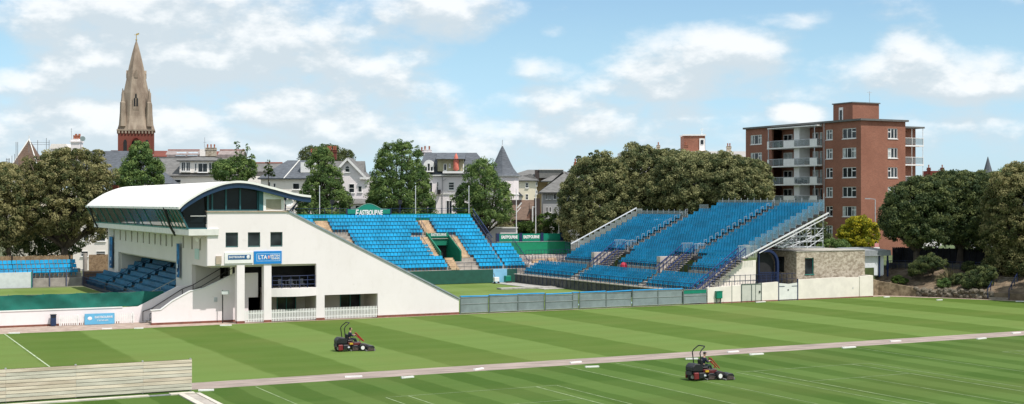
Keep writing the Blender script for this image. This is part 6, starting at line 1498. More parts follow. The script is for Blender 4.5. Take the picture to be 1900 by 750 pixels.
def foliage(lobes, clumps, per, leaf, rc, seed, kind, inner=.12, open_=0.0):
    rg = np.random.default_rng(seed); L = np.array(lobes, float)
    area = (L[:,3]*L[:,5] + L[:,3]*L[:,4] + L[:,4]*L[:,5]); pr = area/area.sum()
    C = []; T = []
    while len(C) < clumps:
        i = rg.choice(len(L), p=pr); d = rg.normal(size=3); d /= np.linalg.norm(d)
        if d[2] < -.55 and rg.random() < .6: continue
        deep = rg.random() < inner
        f = rg.uniform(.3,.75) if deep else rg.uniform(.86,1.05)
        p = L[i,:3] + d*L[i,3:6]*f
        if not deep and any(((p-L[j,:3])/L[j,3:6]) @ ((p-L[j,:3])/L[j,3:6]) < .58 for j in range(len(L)) if j != i): continue
        C.append(np.r_[p, d]); T.append(rg.random())
    C = np.array(C); T = np.array(T); n = clumps*per
    per = int(per*1.2); n = clumps*per; ci = np.repeat(np.arange(clumps), per)
    rcs = rc * rg.uniform(.55,1.35,clumps)
    dv = rg.normal(size=(n,3)); dv /= np.linalg.norm(dv,axis=1)[:,None]
    dv = dv + C[ci,3:6]*.45 + np.array([0,0,.25]); dv /= np.linalg.norm(dv,axis=1)[:,None]
    P = C[ci,:3] + dv*(rcs[ci]*rg.uniform(.45,1.12,n)**.6)[:,None]*np.array([1,1,.8])
    nn = dv*.9 + rg.normal(size=(n,3))*.55; nn /= np.linalg.norm(nn,axis=1)[:,None]
    a = np.cross(nn, rg.normal(size=(n,3))); a /= np.linalg.norm(a,axis=1)[:,None]; b_ = np.cross(nn,a)
    s = (leaf*.88*rg.uniform(.6,1.3,n))[:,None]
    V = np.stack([P-a*s*.5, P-b_*s*.33, P+a*s*.5, P+b_*s*.33],1).reshape(-1,3)
    me = bpy.data.meshes.new('foliage'); me.vertices.add(4*n); me.vertices.foreach_set('co', V.ravel()); me.loops.add(4*n); me.loops.foreach_set('vertex_index', np.arange(4*n)); me.polygons.add(n)
    me.polygons.foreach_set('loop_start', np.arange(0,4*n,4)); me.polygons.foreach_set('loop_total', np.full(n,4)); me.update(calc_edges=True)
    at = me.color_attributes.new('tint','FLOAT_COLOR','POINT'); col = np.ones((4*n,4)); col[:,0] = np.repeat(np.clip(T[ci]*.7+rg.random(n)*.3,0,1),4); col[:,1] = np.repeat(np.clip(T[ci]*.4+rg.random(n)*.6,0,1),4); at.data.foreach_set('color', col.ravel())
    me.materials.append(LM[kind]); return me
def tree(label, x0, d, zb, lobes_px, kind='oak', clumps=350, per=60, leaf=.3, rc=.75, seed=1, trunk=.35, split=.45, name='tree', cat='tree', group=None, depth=1.0, tx=None, nlimb=5, inner=.2):
    p = PD(x0, 375, d); t = thing(name, label, cat, (p.x,p.y,zb), ROT, group)
    k = d/FOC; lo = []; rgl = random.Random(seed*7+1)
    if len(lobes_px) > 4:
        ext = []
        for q in lobes_px:
            for _ in range(3):
                a = rgl.uniform(-.5,PI+.5); f = rgl.uniform(.82,1.02); s_ = rgl.uniform(.22,.38); ext.append((q[0]+q[2]*f*math.cos(a), q[1]-q[3]*f*math.sin(a)+0, q[2]*s_, q[3]*s_, (q[4] if len(q)>4 else 0)+rgl.uniform(-.6,.6)*q[2]))
        lobes_px = list(lobes_px)+[e for e in ext if not (label.startswith('white'))]
    for q in lobes_px:
        x, y, rx, ry = q[:4]; dy = q[4] if len(q) > 4 else 0
        lo.append(((x-x0)*k, dy*k, CAM_H-(y-375)*k-zb, rx*k, rx*k*depth, ry*k))
    if kind == 'lime': clumps = int(clumps*.72); rc *= 1.12; inner = .06
    o = part_mesh('crown', foliage(lo, clumps, per, leaf, rc, seed, kind, inner), t)
    rg = random.Random(seed); b = MB(); tx = 0 if tx is None else (tx-x0)*k
    zc = sum(l[2] for l in lo)/len(lo); zsplit = max(.4, zc*split)
    b.tube((tx,0,-.3),(tx+rg.uniform(-.2,.2),0,zsplit),trunk*1.15,trunk*.85,n=9)
    b.tube((tx,0,-.3),(tx,0,.4),trunk*1.5,trunk*1.1,n=9)
    for i, l in enumerate((lo*3)[:max(nlimb,len(lo))]):
        m_ = Vector((tx+(l[0]-tx)*.45+rg.uniform(-.4,.4), l[1]*.5+rg.uniform(-.5,.5), zsplit+(l[2]-zsplit)*.5)); e = Vector((l[0]+rg.uniform(-.4,.4)*l[3], l[1]+rg.uniform(-.5,.5)*l[4], l[2]+rg.uniform(-.2,.5)*l[5]))
        b.tube((tx,0,zsplit-.15), m_, trunk*.55, trunk*.38, n=7); b.tube(m_, e, trunk*.38, trunk*.12, n=6)
    b.build('trunk', BARK, t, world=False, smooth_=True)
    return t

gO = 'olive green trees standing in the town side gardens'
tree('broad round oak with olive tan crown and dark forked trunk behind the bamboo fence',120,181,1,[(122,352,66,66,0),(78,362,40,52,-8),(168,362,44,56,5),(120,385,88,52,10),(60,395,34,46,0),(185,392,28,42,0),(140,318,52,36,0),(95,322,42,34,6),(120,415,70,30,20),(165,420,40,30,10)],'oak2',1250,60,.30,.62,11,.55,.35,tx=120,nlimb=9)
tree('olive tree cut by the edge of the picture beyond the bamboo fence',5,176,1,[(0,370,38,58),(-25,350,40,50),(15,410,28,40),(0,440,34,24,15)],'oak2',480,60,.30,.62,12,.4,.35,tx=18)
tree('dark low evergreen behind the bamboo fence below the broad oak',60,190,1,[(60,445,42,28),(110,455,40,22),(20,450,30,25)],'dark',260,55,.32,.7,13,.25,.3)
tree('dense green tree in front of the church tower',258,200,2,[(258,318,26,34),(262,295,16,26),(240,325,20,24),(282,325,20,24),(262,338,34,20)],'lime',420,60,.30,.55,14,.3)
tree('loose green tree with whippy top shoots behind the pavilion roof',432,196,2,[(432,322,36,18),(415,318,22,18),(452,312,22,16),(440,306,16,12)],'lime',300,55,.28,.5,15,.25)
# whippy shoots
def shoots(label, pts_px, x0, d, zb, kind, seed, group=None, per=16, leaf=.24):
    p = PD(x0,375,d); t = thing('sapling', label, 'tree', (p.x,p.y,zb), ROT, group); k = d/FOC; rg = random.Random(seed)
    b = MB(); lo = []
    for (xa,ya,xb,yb) in pts_px:
        A = Vector(((xa-x0)*k,rg.uniform(-.6,.6),CAM_H-(ya-375)*k-zb)); B = Vector(((xb-x0)*k,rg.uniform(-.8,.8),CAM_H-(yb-375)*k-zb)); b.tube(A,B,.06,.02,n=5)
        for q in np.linspace(.25,1,6): P = A.lerp(B,q); lo.append((P.x+rg.uniform(-.2,.2),P.y,P.z,.30,.30,.26))
    b.tube((0,0,-.3),(0,0,CAM_H-(pts_px[0][1]-375)*k-zb),.14,.07,n=6)
    b.build('trunk', BARK, t, world=False); part_mesh('crown', foliage(lo, len(lo)*2, per, leaf, .26, seed, kind, 0), t); return t
shoots('slim sapling shoots standing above the loose tree behind the pavilion roof',[(440,305,438,268),(455,305,462,272),(447,300,450,280),(464,298,470,290)],450,195,2,'lime',21)
shoots('narrow young tree between the slate roofs',[(498,325,498,300),(492,328,494,312),(504,328,503,312)],498,214,2,'shrub',22,per=24)
tree('pointed leafy green tree in front of the white gabled house',598,206,2,[(600,355,34,36),(597,320,24,38),(598,292,13,22),(580,372,26,30),(622,378,22,28),(600,395,44,24),(612,340,20,26)],'lime',900,55,.27,.5,16,.35,.4)
tree('pale feathery tree far behind the white gabled house',605,268,2,[(580,290,22,16),(610,288,24,16),(635,295,20,15),(600,300,40,16)],'pale',330,45,.34,.7,17,.3)
tree('fullest bushy green tree behind the blue seats beside the name board',738,204,2,[(738,322,38,42),(728,295,26,26),(755,300,26,30),(712,335,24,32),(770,340,24,32),(738,365,52,34),(720,380,34,24),(765,378,36,26),(740,392,50,16)],'lime',1300,55,.27,.52,18,.4,.4)
shoots('spindly shoots rising over the fullest bushy tree',[(722,285,718,268),(745,280,742,262),(757,285,762,264),(768,290,776,272),(733,282,730,266)],745,203.5,2,'lime',23,per=12)
tree('open leafy green tree hiding the corner of the white hotel',896,202,2,[(893,345,32,36),(905,365,40,30),(880,370,32,30),(895,320,22,22),(915,390,32,24),(880,392,30,22),(925,370,22,26),(900,402,44,14)],'lime',850,50,.27,.52,19,.33,.4)
shoots('thin bare topped sapling above the open leafy tree',[(895,325,893,292),(910,330,914,298),(902,325,904,300)],900,203,2,'lime',24,per=6)
for (x, y, w, h_, kd, lab, sd) in ((935,425,16,16,'palm','tan tufted cordyline beside the green hoarding',31),(1020,418,26,22,'shrub','bushy green shrub beside the dark oaks behind the hoarding',32),(975,425,22,12,'shrub','low yellow green shrub in front of the brick house',33),(1000,430,16,12,'palm','spiky pale palm behind the middle of the hoarding',34)):
    tree(lab,x,208,2.5,[(x,y,w,h_),(x-w*.5,y+6,w*.7,h_*.7),(x+w*.5,y+4,w*.7,h_*.8)],kd,110,45,.3,.45,sd,.12,name='garden_shrub',cat='shrub')
gH = 'dark holm oaks behind the east stand'
tree('holm oak nearest the pale masts, its crown reaching low beside the hoarding',1095,203,2,[(1098,345,46,50),(1075,372,36,46),(1120,335,38,42),(1100,400,54,42),(1070,415,28,34),(1135,375,36,52),(1120,425,50,28)],'oak',1150,60,.32,.66,41,.5,.35,group=gH)
tree('holm oak with the tallest rounded crown behind the stepped top of the stand',1200,206,2,[(1195,325,52,46),(1165,345,44,44),(1225,318,42,38),(1205,375,66,50),(1160,385,40,46),(1190,300,34,26),(1235,350,42,50)],'oak',1250,60,.32,.68,42,.5,.35,group=gH)
tree('holm oak in front of the lift tower',1290,200,2,[(1285,330,52,42),(1255,340,44,46),(1315,325,44,38),(1290,365,66,44),(1280,308,34,24),(1330,355,44,40)],'oak',1150,60,.32,.68,43,.5,.35,group=gH)
tree('holm oak touching the brick apartment block with its olive crown',1375,197,2,[(1370,330,44,36),(1345,322,40,34),(1398,345,32,36),(1375,360,56,36),(1350,355,40,36),(1330,318,30,24),(1405,365,24,26)],'oak',950,60,.32,.66,44,.5,.35,group=gH)
tree('dark green tree glimpsed behind the scaffold',1500,176,2,[(1500,430,34,30),(1470,440,26,22),(1520,445,20,20)],'dark',240,50,.3,.55,45,.2)
tree('bright green clipped shrub behind the stone hut roof',1547,172,3,[(1547,455,22,10),(1535,458,14,9),(1562,459,14,7)],'lime',130,50,.24,.32,46,.12,name='clipped_shrub',cat='shrub')
tree('small yellow flowering tree in front of the brick apartment block',1592,178,3,[(1590,425,24,20),(1575,438,18,16),(1610,435,18,18),(1595,448,28,12),(1600,415,16,12)],'yellow',420,36,.26,.40,47,.16,.25,tx=1598)
gE = 'dark trees along the east bank'
tree('dark round tree shading the kiosk end of the bank',1700,161,3.0,[(1695,385,44,46),(1675,400,36,42),(1720,365,40,34),(1735,395,36,48),(1690,425,44,28),(1720,430,38,28),(1660,415,22,26)],'dark',1150,58,.27,.56,51,.4,.3,group=gE,tx=1702)
tree('dark spreading tree in the middle of the bank with a fissured crown',1795,163,3.2,[(1790,365,46,42),(1762,385,36,48),(1820,375,40,44),(1790,410,54,40),(1830,345,32,24),(1760,350,30,26),(1800,440,46,24),(1770,430,30,22)],'dark',1250,58,.27,.56,52,.4,.3,group=gE,tx=1780)
tree('tallest olive green tree at the picture edge overhanging the garden steps',1885,156,1.6,[(1890,365,48,48),(1862,385,34,50),(1915,350,40,44),(1885,425,48,44),(1850,440,28,34),(1905,455,44,44),(1870,480,34,26),(1890,335,34,26),(1895,495,40,20)],'oak2',1450,58,.25,.52,53,.42,.3,group=gE,tx=1893)
tree('unseen dark tree added past the picture edge to shade the bank',2010,146,1.5,[(2010,380,60,60),(1985,410,40,60),(2040,400,50,60),(2010,450,70,50)],'dark',700,55,.27,.6,57,.4,.3,group=gE)  # out of view, added to throw shade on the end of the bank
tree('distant light green treetop between the two dark bank trees',1785,260,3,[(1770,332,26,12),(1790,335,30,12)],'pale',200,40,.38,.7,54,.3)
tree('distant green treetop near the thin grey spire',1880,300,3,[(1880,325,24,12),(1900,322,24,12)],'lime',200,40,.4,.8,55,.3)
tree('low brown green evergreen at the left of the villa scaffold',12,215,2,[(10,318,24,12),(28,325,16,9)],'oak2',120,45,.34,.6,56,.2)

# ================================================================== BANK GARDEN
def cast(x, y, dz=0.0):
    """the bank point seen at picture position x, y"""
    best = None
    for a in range((N-1)*STEP+1):
        for t in np.linspace(.05,20,90):
            p = bank_pt(a/STEP, float(t)); dd = SS*p.x+CC*p.y; X = 950+FOC*(CC*p.x-SS*p.y)/dd; Y = 375+FOC*(CAM_H-p.z-dz)/dd
            e = (X-x)**2+(Y-y)**2
            if best is None or e < best[0]: best = (e, a/STEP, float(t), p)
    return best[1:]
def shrub(label, x, yb, lobes, kind, clumps, seed, leaf=.13, rc=.22, name='shrub', trunk=.05, cat='shrub', per=45, tx=None):
    k, t, p = cast(x, yb); d = SS*p.x+CC*p.y
    return tree(label, x, d, p.z, lobes, kind, clumps, per, leaf, rc, seed, trunk, .5, name, cat, tx=tx, nlimb=4)
shrub('wide flat topped pine shrub on leaning bare stems on the bank',1725,523,[(1722,488,22,11),(1705,496,16,9),(1742,491,16,9),(1700,503,12,6),(1725,480,14,7)],'dark',330,61,.15,.27,'leaning_shrub',.09,tx=1731)
shrub('small bright green rounded shrub low on the bank',1752,533,[(1752,526,10,8),(1748,529,7,5)],'lime',90,62)
shrub('small loose green bush over the tan retaining wall',1665,526,[(1664,520,8,6),(1676,521,7,4),(1668,516,5,4)],'shrub',80,63)
shrub('tiny dark tuft left of the leaning shrub',1694,515,[(1694,509,5,4)],'dark',30,64)
shrub('grey green bush in the middle of the bank',1780,527,[(1780,518,14,9),(1768,521,9,6)],'dark',130,65)
shrub('big dark leafy bush beside the garden steps',1812,535,[(1812,517,20,15),(1830,508,16,14),(1798,525,12,9),(1825,525,14,9)],'dark',300,66,.17,.28)
shrub('dark green bush up against the fence by the tall trees',1800,508,[(1800,497,12,10),(1836,496,14,14)],'dark',160,67,.17,.28)
def spiky(label, x, yb, r, m_, n, seed):
    k, t, p = cast(x, yb); rg = random.Random(seed); b = MB()
    for i in range(n):
        a = rg.uniform(0,2*PI); e = rg.uniform(.25,1.4); L = r*rg.uniform(.7,1.1); w_ = .035
        d0 = Vector((math.cos(a)*math.cos(e), math.sin(a)*math.cos(e), math.sin(e))); side = Vector((-math.sin(a),math.cos(a),0))*w_
        A = Vector(p); B = A + d0*L*.6; C_ = A + d0*L + Vector((0,0,-.18*L*math.cos(e)))
        b.add([A-side,A+side,B+side,C_,B-side],[(0,1,2,3,4)])
    return single('phormium', label, 'plant', b, m_, tuple(p))
PM = mat('strap_leaf_green', (.13,.14,.06), .7, .4, 4, col2=(.27,.22,.11))
spiky('large spiky phormium with tan strap leaves beside the leaning shrub',1756,522,1.9,PM,90,71)
spiky('small spiky phormium in front of the larger one',1748,528,.9,PM,40,72)
# rock edging stones
rs = random.Random(8)
ROCK = mat('garden_rock', (.105,.09,.065), .95, .35, 2.0, col2=(.20,.175,.135), bump=.5)
def rock(p, s, seed):
    rg = random.Random(seed); b = MB(); b.ball((0,0,0),s,s*.8,s*.7,n=7,m=5)
    b.v = [(x*rg.uniform(.8,1.2), y*rg.uniform(.8,1.2), z*rg.uniform(.8,1.15)) for x,y,z in b.v]; b.v = [(x+p.x,y+p.y,z+p.z) for x,y,z in b.v]; return b
rw_ = MB(); 
k0 = cast(1705,545)[0]; k1 = cast(1842,552)[0]
for i in range(95):
    k = k0+(k1-k0)*(i+rs.random())/95; p = bank_pt(k, .05); p.z = rs.uniform(.1,.95); p.x += rs.uniform(-.15,.2); q = rock(p, rs.uniform(.22,.42), i); rw_.add(q.v,q.f)
single('rockery_wall','low rockery wall of grey and tan stones along the foot of the bank','wall', rw_, ROCK, tuple(bank_pt((k0+k1)/2,0)))
# tan retaining wall by the white wall's end
tw_ = MB(); cols = []
ka, kb_ = 0.0, cast(1706,548)[0]
n_ = 12
for i in range(n_+1):
    k = ka+(kb_-ka)*i/n_; hgt = 2.1 - 1.25*(i/n_)**1.5; p = bank_pt(k,0); cols.append((p,hgt))
for (p,h0),(q,h1) in zip(cols,cols[1:]):
    o_ = OUT*-.18; i_ = OUT*.35
    tw_.add([(p.x+o_.x,p.y+o_.y,0),(q.x+o_.x,q.y+o_.y,0),(q.x+o_.x*.3,q.y+o_.y*.3,h1),(p.x+o_.x*.3,p.y+o_.y*.3,h0),(p.x+i_.x,p.y+i_.y,0),(q.x+i_.x,q.y+i_.y,0),(q.x+i_.x,q.y+i_.y,h1),(p.x+i_.x,p.y+i_.y,h0)],[(0,1,2,3),(3,2,6,7),(5,4,7,6),(0,3,7,4),(1,5,6,2)])
single('retaining_wall','curved tan retaining wall at the foot of the bank','wall', tw_, mat('tan_rubble',(.19,.14,.085),.95,.35,2.2,col2=(.30,.235,.15),bump=.6), tuple(bank_pt(kb_/2,0)))
# fence along the top of the bank, lower navy rail and garden steps
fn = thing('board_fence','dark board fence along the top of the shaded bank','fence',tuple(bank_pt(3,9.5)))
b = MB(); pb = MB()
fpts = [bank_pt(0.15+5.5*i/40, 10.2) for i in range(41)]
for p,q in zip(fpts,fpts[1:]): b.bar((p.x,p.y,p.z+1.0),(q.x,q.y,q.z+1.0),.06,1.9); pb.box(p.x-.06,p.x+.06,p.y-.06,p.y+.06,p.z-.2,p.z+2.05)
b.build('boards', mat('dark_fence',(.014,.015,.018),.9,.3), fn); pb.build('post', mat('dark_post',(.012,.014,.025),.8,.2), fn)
rl = thing('bank_railing','navy railing crossing the upper bank under the dark trees','railing',tuple(bank_pt(2,7))); b = MB(); pts_ = [bank_pt(.3+4.6*i/30, 6.8) for i in range(31)]
for p,q in zip(pts_,pts_[1:]): b.bar((p.x,p.y,p.z+1.0),(q.x,q.y,q.z+1.0),.05); b.bar((p.x,p.y,p.z+.5),(q.x,q.y,q.z+.5),.04); b.tube((p.x,p.y,p.z-.2),(p.x,p.y,p.z+1.0),.03,n=4)
b.build('rail', NAVY, rl)
w3 = MB()
for p,q in zip(pts_,pts_[1:]): w3.bar((p.x+.6,p.y+.3,p.z+.3),(q.x+.6,q.y+.3,q.z+.3),.25,.9)
single('terrace_wall','grey low wall behind the bank railing','wall', w3, CONCD, tuple(bank_pt(2,7)))
kst = cast(1859,556)[0]; gs = thing('garden_steps','stone garden steps with navy handrails climbing into the shade','staircase', tuple(bank_pt(kst,0)))
b = MB(); pdir = Vector((-OUT.y, OUT.x)); base = bank_pt(kst,-.3)
stp = MB()
for i in range(13):
    c0 = Vector((base.x,base.y))+OUT.to_2d()*(.42*i) if False else Vector((base.x+OUT.x*.42*i, base.y+OUT.y*.42*i)); c1 = Vector((c0.x+OUT.x*.45, c0.y+OUT.y*.45)); z = .17*(i+1)+.1; h_ = pdir*1.05
    stp.prism_z([(c0.x-h_.x,c0.y-h_.y),(c1.x-h_.x,c1.y-h_.y),(c1.x+h_.x,c1.y+h_.y),(c0.x+h_.x,c0.y+h_.y)][::1], z-.6, z+.0)
stp.build('steps', mat('step_stone',(.24,.21,.17),.9,.25), gs)
for sg in (-1,1):
    b = MB(); h_ = pdir*1.15*sg; A = (base.x+h_.x,base.y+h_.y,.2); B = (base.x+h_.x+OUT.x*5.4,base.y+h_.y+OUT.y*5.4,2.4)
    b.bar((A[0],A[1],A[2]+1),(B[0],B[1],B[2]+1),.07)
    for f in (0,.25,.5,.75,1): q = [A[j]+(B[j]-A[j])*f for j in range(3)]; b.tube(q,(q[0],q[1],q[2]+1),.05,n=5)
    b.build('handrail', NAVY, gs)
# a pale parked car behind the fence, seen through the dark trees
def car(label, x, y, d, m_, rz):
    p = PD(x,y,d); t = thing('parked_car', label, 'car', (p.x,p.y,p.z-.7), rz)
    b = MB(); b.prism_y([(-2.1,.3),(2.1,.3),(2.15,.65),(1.95,.85),(1.1,.95),(.5,1.42),(-1.2,1.45),(-1.9,.98),(-2.15,.9)],-.85,.85); b.build('body', m_, t, world=False, bevel=.08)
    b = MB(); b.prism_y([(1.0,.96),(.48,1.36),(-1.15,1.39),(-1.75,.98)],-.87,.87); b.build('window', GLASS, t, world=False)
    for wx_ in (-1.35,1.35):
        for wy in (-.8,.8): w_ = MB(); w_.tube((wx_,wy-.1,.32),(wx_,wy+.1,.32),.32,n=14); o = w_.build('wheel', RUBBER, t, world=False); r_ = MB(); r_.tube((wx_,wy-.12,.32),(wx_,wy+.12,.32),.18,n=10); r_.build('rim', ALU, o, world=False)
car('white parked car glimpsed under the tree nearest the kiosk',1716,452,186,WPAINT,ROT+.3)
car('pale parked car glimpsed between the two biggest bank trees',1818,452,188,mat('silver_car',(.5,.52,.54),.35,.05),ROT+.2)

# ================================================================== MOWERS AND THEIR DRIVERS
def skin_mesh(name, verts, edges, radii, m_, sub=1):
    me = bpy.data.meshes.new(name); me.from_pydata(verts, edges, []); me.update(); o = bpy.data.objects.new('tmp', me); COL.objects.link(o)
    md = o.modifiers.new('skin','SKIN'); md.use_smooth_shade = True
    sv = me.skin_vertices[0].data
    for i, r in enumerate(radii): sv[i].radius = (r, r) if isinstance(r,(int,float)) else r; sv[i].use_root = (i == 0)
    s = o.modifiers.new('sub','SUBSURF'); s.levels = s.render_levels = sub
    bpy.context.view_layer.update(); out = bpy.data.meshes.new_from_object(o.evaluated_get(bpy.context.evaluated_depsgraph_get())); bpy.data.objects.remove(o)
    out.materials.clear(); out.materials.append(m_)
    for p in out.polygons: p.use_smooth = True
    out.name = name; return out
SKIN = mat('skin', (.45,.27,.19), .6, .06); JACK = mat('dark_jacket', (.014,.02,.045), .85, .2, 6); TROU = mat('dark_trousers', (.012,.025,.028), .85, .2, 6); BOOT = mat('boot', (.03,.022,.018), .8, .2); HAIR = mat('brown_hair', (.03,.02,.014), .9, .2); CAPM = mat('cap_black', (.012,.013,.018), .8, .1)
def driver(label, loc, rz, hands, cap):
    t = thing('person', label, 'person', loc, rz)
    # pelvis root; hands is where the steering wheel is held
    hx, hz_ = hands
    V = [(0,0,.10),(.03,0,.30),(.07,0,.50),(.10,0,.60),(.13,0,.68),(.15,0,.78),(.15,0,.87)]; E_ = [(0,1),(1,2),(2,3),(3,4),(4,5),(5,6)]; Rr = [(.15,.12),(.13,.105),(.155,.11),(.09,.085),(.055,.055),(.085,.08),(.075,.075)]
    for s in (-1,1):
        i = len(V); V += [(.08,.19*s,.54),(.18,.24*s,.33),(hx-.12,.20*s,hz_+.0),(hx,.15*s,hz_+.03)]; E_ += [(2,i),(i,i+1),(i+1,i+2),(i+2,i+3)]; Rr += [.07,.052,.04,.035]
        i = len(V); V += [(.04,.10*s,.06),(.47,.15*s,.12),(.60,.15*s,-.28),(.72,.15*s,-.32)]; E_ += [(0,i),(i,i+1),(i+1,i+2),(i+2,i+3)]; Rr += [.095,.07,.045,.035]
    part_mesh('body', skin_mesh('body', V, E_, Rr, SKIN, 2), t)
    V = [(0,0,.14),(.03,0,.30),(.07,0,.50),(.10,0,.61)]; E_ = [(0,1),(1,2),(2,3)]; Rr = [(.17,.14),(.155,.125),(.18,.13),(.085,.08)]
    for s in (-1,1): i = len(V); V += [(.08,.20*s,.54),(.18,.245*s,.33),(hx-.16,.21*s,hz_)]; E_ += [(2,i),(i,i+1),(i+1,i+2)]; Rr += [.088,.07,.055]
    part_mesh('jacket', skin_mesh('jacket', V, E_, Rr, JACK, 2), t)
    V = [(0,0,.10),(.02,0,.2)]; E_ = [(0,1)]; Rr = [(.17,.15),(.16,.13)]
    for s in (-1,1): i = len(V); V += [(.04,.11*s,.07),(.47,.15*s,.12),(.59,.15*s,-.24)]; E_ += [(0,i),(i,i+1),(i+1,i+2)]; Rr += [.11,.085,.062]
    part_mesh('trousers', skin_mesh('trousers', V, E_, Rr, TROU, 2), t)
    for s in (-1,1):
        b = MB(); b.box(.55,.82,.15*s-.05,.15*s+.05,-.36,-.26); b.build('boot', BOOT, t, world=False, bevel=.02)
        # hand: palm and five fingers closed round the wheel rim
        b = MB(); b.box(hx-.06,hx+.01,.15*s-.035,.15*s+.035,hz_+.005,hz_+.045)
        for k in range(4): yy = .15*s-.03+.02*k; L = (.035,.042,.04,.032)[k]; b.path([(hx+.0,yy,hz_+.04),(hx+L,yy,hz_+.035),(hx+L+.01,yy,hz_+.0),(hx+L-.015,yy,hz_-.012)],.0095,n=5)
        b.path([(hx-.05,.15*s-.035*s,hz_+.02),(hx-.02,.15*s-.06*s,hz_+.005),(hx+.01,.15*s-.05*s,hz_-.01)],.011,n=5); b.build('hand', SKIN, t, world=False)
    b = MB()
    b.ball((.155,0,.83),.098,.078,.12,n=12,m=8); b.add([(.245,-.014,.80),(.245,.014,.80),(.278,0,.805),(.247,0,.85)],[(0,1,2),(0,2,3),(1,3,2),(0,3,1)]); b.ball((.145,.08,.825),.02,.012,.03,n=6,m=4); b.ball((.145,-.08,.825),.02,.012,.03,n=6,m=4)
    hd = b.build('head', SKIN, t, world=False, smooth_=True)
    b = MB()
    for s in (-1,1): b.ball((.243,.032*s,.845),.008,.012,.006,n=6,m=4)
    b.build('eye', HAIR, hd, world=False); b = MB(); b.box(.236,.245,-.022,.022,.768,.775); b.build('mouth', mat('lip',(.25,.09,.08),.7), hd, world=False)
    b = MB()
    if cap: b.ball((.145,0,.875),.108,.09,.085,n=12,m=6); b.box(.20,.32,-.06,.06,.875,.89); b.build('cap', CAPM, t, world=False, smooth_=False)
    else: b.ball((.12,0,.865),.10,.085,.105,n=12,m=6); b.build('hair', HAIR, t, world=False, smooth_=True)
    return t
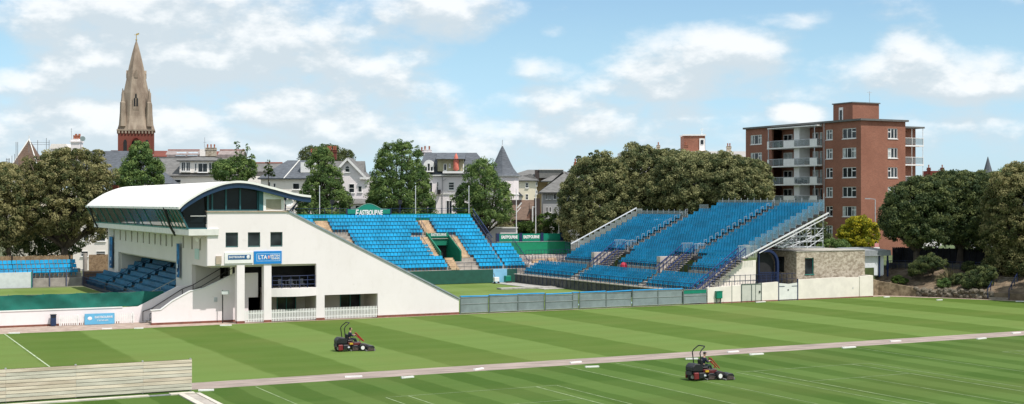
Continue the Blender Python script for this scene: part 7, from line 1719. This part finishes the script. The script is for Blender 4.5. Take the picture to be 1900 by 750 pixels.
def mower(label, loc, rz, group, fv=0):
    t = thing('ride_on_mower', label, 'lawn mower', loc, rz, group)
    def P(b, n, m_, bevel=0, par=None): return b.build(n, m_, par or t, world=False, bevel=bevel)
    P(MB().box(.35,2.05,-.22,.22,.30,.46).box(.9,1.1,-.5,.5,.3,.42), 'chassis', BLACK)
    b = MB(); b.prism_y([(.08,.58),(.85,.55),(.88,.86),(.72,1.02),(.30,1.06),(.10,.88)],-.42,.42); P(b,'engine_cover',BLACK,.05)
    P(MB().box(.2,.8,-.30,.30,.42,.60).box(.05,.12,-.3,.3,.35,.58),'engine',mat('engine_grey',(.05,.05,.055),.6,.3,6))
    for s in (-1,1):
        b = MB(); b.box(.15,.50,s*.46-.07,s*.46+.07,.10,.52); P(b,'side_tank',mat('dull_red',(.17,.012,.014),.5,.2),.04)
        b = MB(); b.box(.52,.95,s*.38-.12,s*.38+.12,.14,.50); P(b,'side_box',BLACK,.04)
    b = MB(); b.prism_y([(.95,.44),(1.75,.40),(1.95,.55),(1.95,.62),(1.45,.60),(1.3,.68),(.95,.66)],-.33,.33); P(b,'body_panel',mat('body_dark_red',(.10,.012,.014),.5,.3,6),.02)
    P(MB().box(1.4,1.95,-.3,.3,.625,.65),'footplate',mat('foot_grey',(.12,.12,.12),.7,.3,6))
    b = MB(); b.box(.95,1.38,-.24,.24,.70,.82); b.prism_y([(.88,.78),(1.0,.80),(.96,1.28),(.84,1.26)],-.23,.23); P(b,'seat',BLACK,.04)
    b = MB(); b.path([(1.95,.0,.62),(2.0,0,.85),(1.62,0,1.12)],.03); 
    for s in (-1,1): b.path([(2.25,s*.16,.66),(2.05,s*.16,.86),(1.62,s*.12,1.32)],.032)
    b.bar((1.62,-.14,1.32),(1.62,.14,1.32),.05); P(b,'steering_arm',RED)
    b = MB(); n=14; q = [(1.60+.13*math.cos(2*PI*k/n)*.8, .17*math.sin(2*PI*k/n), 1.15+.13*math.cos(2*PI*k/n)*.6) for k in range(n+1)]; b.path(q,.016); b.bar((1.5,0,1.08),(1.7,0,1.22),.03); P(b,'steering_wheel',BLACK)
    b = MB()
    arch = [(.72,-.42,1.0),(.62,-.42,1.70),(.72,-.40,1.86),(.98,-.36,2.06),(1.05,-.28,2.10),(1.05,.28,2.10),(.98,.36,2.06),(.72,.40,1.86),(.62,.42,1.70),(.72,.42,1.0)]
    b.path(arch,.036,n=8); P(b,'roll_bar',BLACK)
    for (x, y, r, w_) in ((1.97,-.56,.25,.2),(1.97,.56,.25,.2),(.28,-.0,.24,.22)):
        b = MB(); b.tube((x,y-w_/2,r),(x,y+w_/2,r),r,n=20); w = P(b,'wheel',RUBBER,.03)
        b = MB(); b.tube((x,y-w_/2-.012,r),(x,y+w_/2+.012,r),r*.56,n=16); P(b,'rim',WPAINT,0,w)
    for (x,y) in ((2.45,-.55),(2.45,.55),(1.45,0)):
        b = MB(); b.prism_y([(x-.22,.10),(x+.28,.10),(x+.36,.28),(x+.22,.42),(x-.10,.42),(x-.24,.30)],y-.42,y+.42); c = P(b,'cutting_unit',BLACK,.03)
        b = MB(); b.tube((x+.32,y-.42,.09),(x+.32,y+.42,.09),.085,n=12); b.tube((x-.28,y-.42,.06),(x-.28,y+.42,.06),.055,n=10); P(b,'roller',mat('roller_grey',(.16,.16,.16),.5,.3,6),0,c)
        b = MB(); 
        for yy in (y-.44,y+.42): b.prism_y([(x-.22,.05),(x+.30,.05),(x+.26,.24),(x-.16,.3)],yy,yy+.02)
        b.bar((x-.1,y,.42),(2.0 if x > 2 else x-.2,y*.6,.5),.05); P(b,'arm',mat('arm_red_grey',(.07,.05,.045),.6,.5,8),0,c)
    b = MB(); b.box(1.05,1.3,-.40,-.34,.5,.62); P(b,'filter',mat('yellow_cap',(.55,.35,.02),.5,.1))
    b = MB(); b.tube((.85,-.5,.3),(1.0,-.5,.3),.06,n=8); b.tube((.93,-.47,.22),(.93,-.47,.42),.05,n=8); P(b,'hydraulic_motor',ALU)
    return t
gM = 'ride-on mowers working on the courts'
m1 = G(620.5, 652.5); m2 = G(1276, 706.5)
rzm = -.02
mower('red and black ride-on mower on the far court with a bare headed driver',(m1[0],m1[1],.0),rzm,gM)
mower('red and black ride-on mower on the near court beside the path with a capped driver',(m2[0],m2[1],.0),rzm,gM)
for (mx_, lab, cap) in ((m1,'bare headed driver in a dark jacket hunched over the wheel of the far mower',False),(m2,'driver in a black cap and dark jacket steering the near mower',True)):
    driver(lab, (mx_[0]+1.12, mx_[1], .76), rzm, (.46,.40), cap)
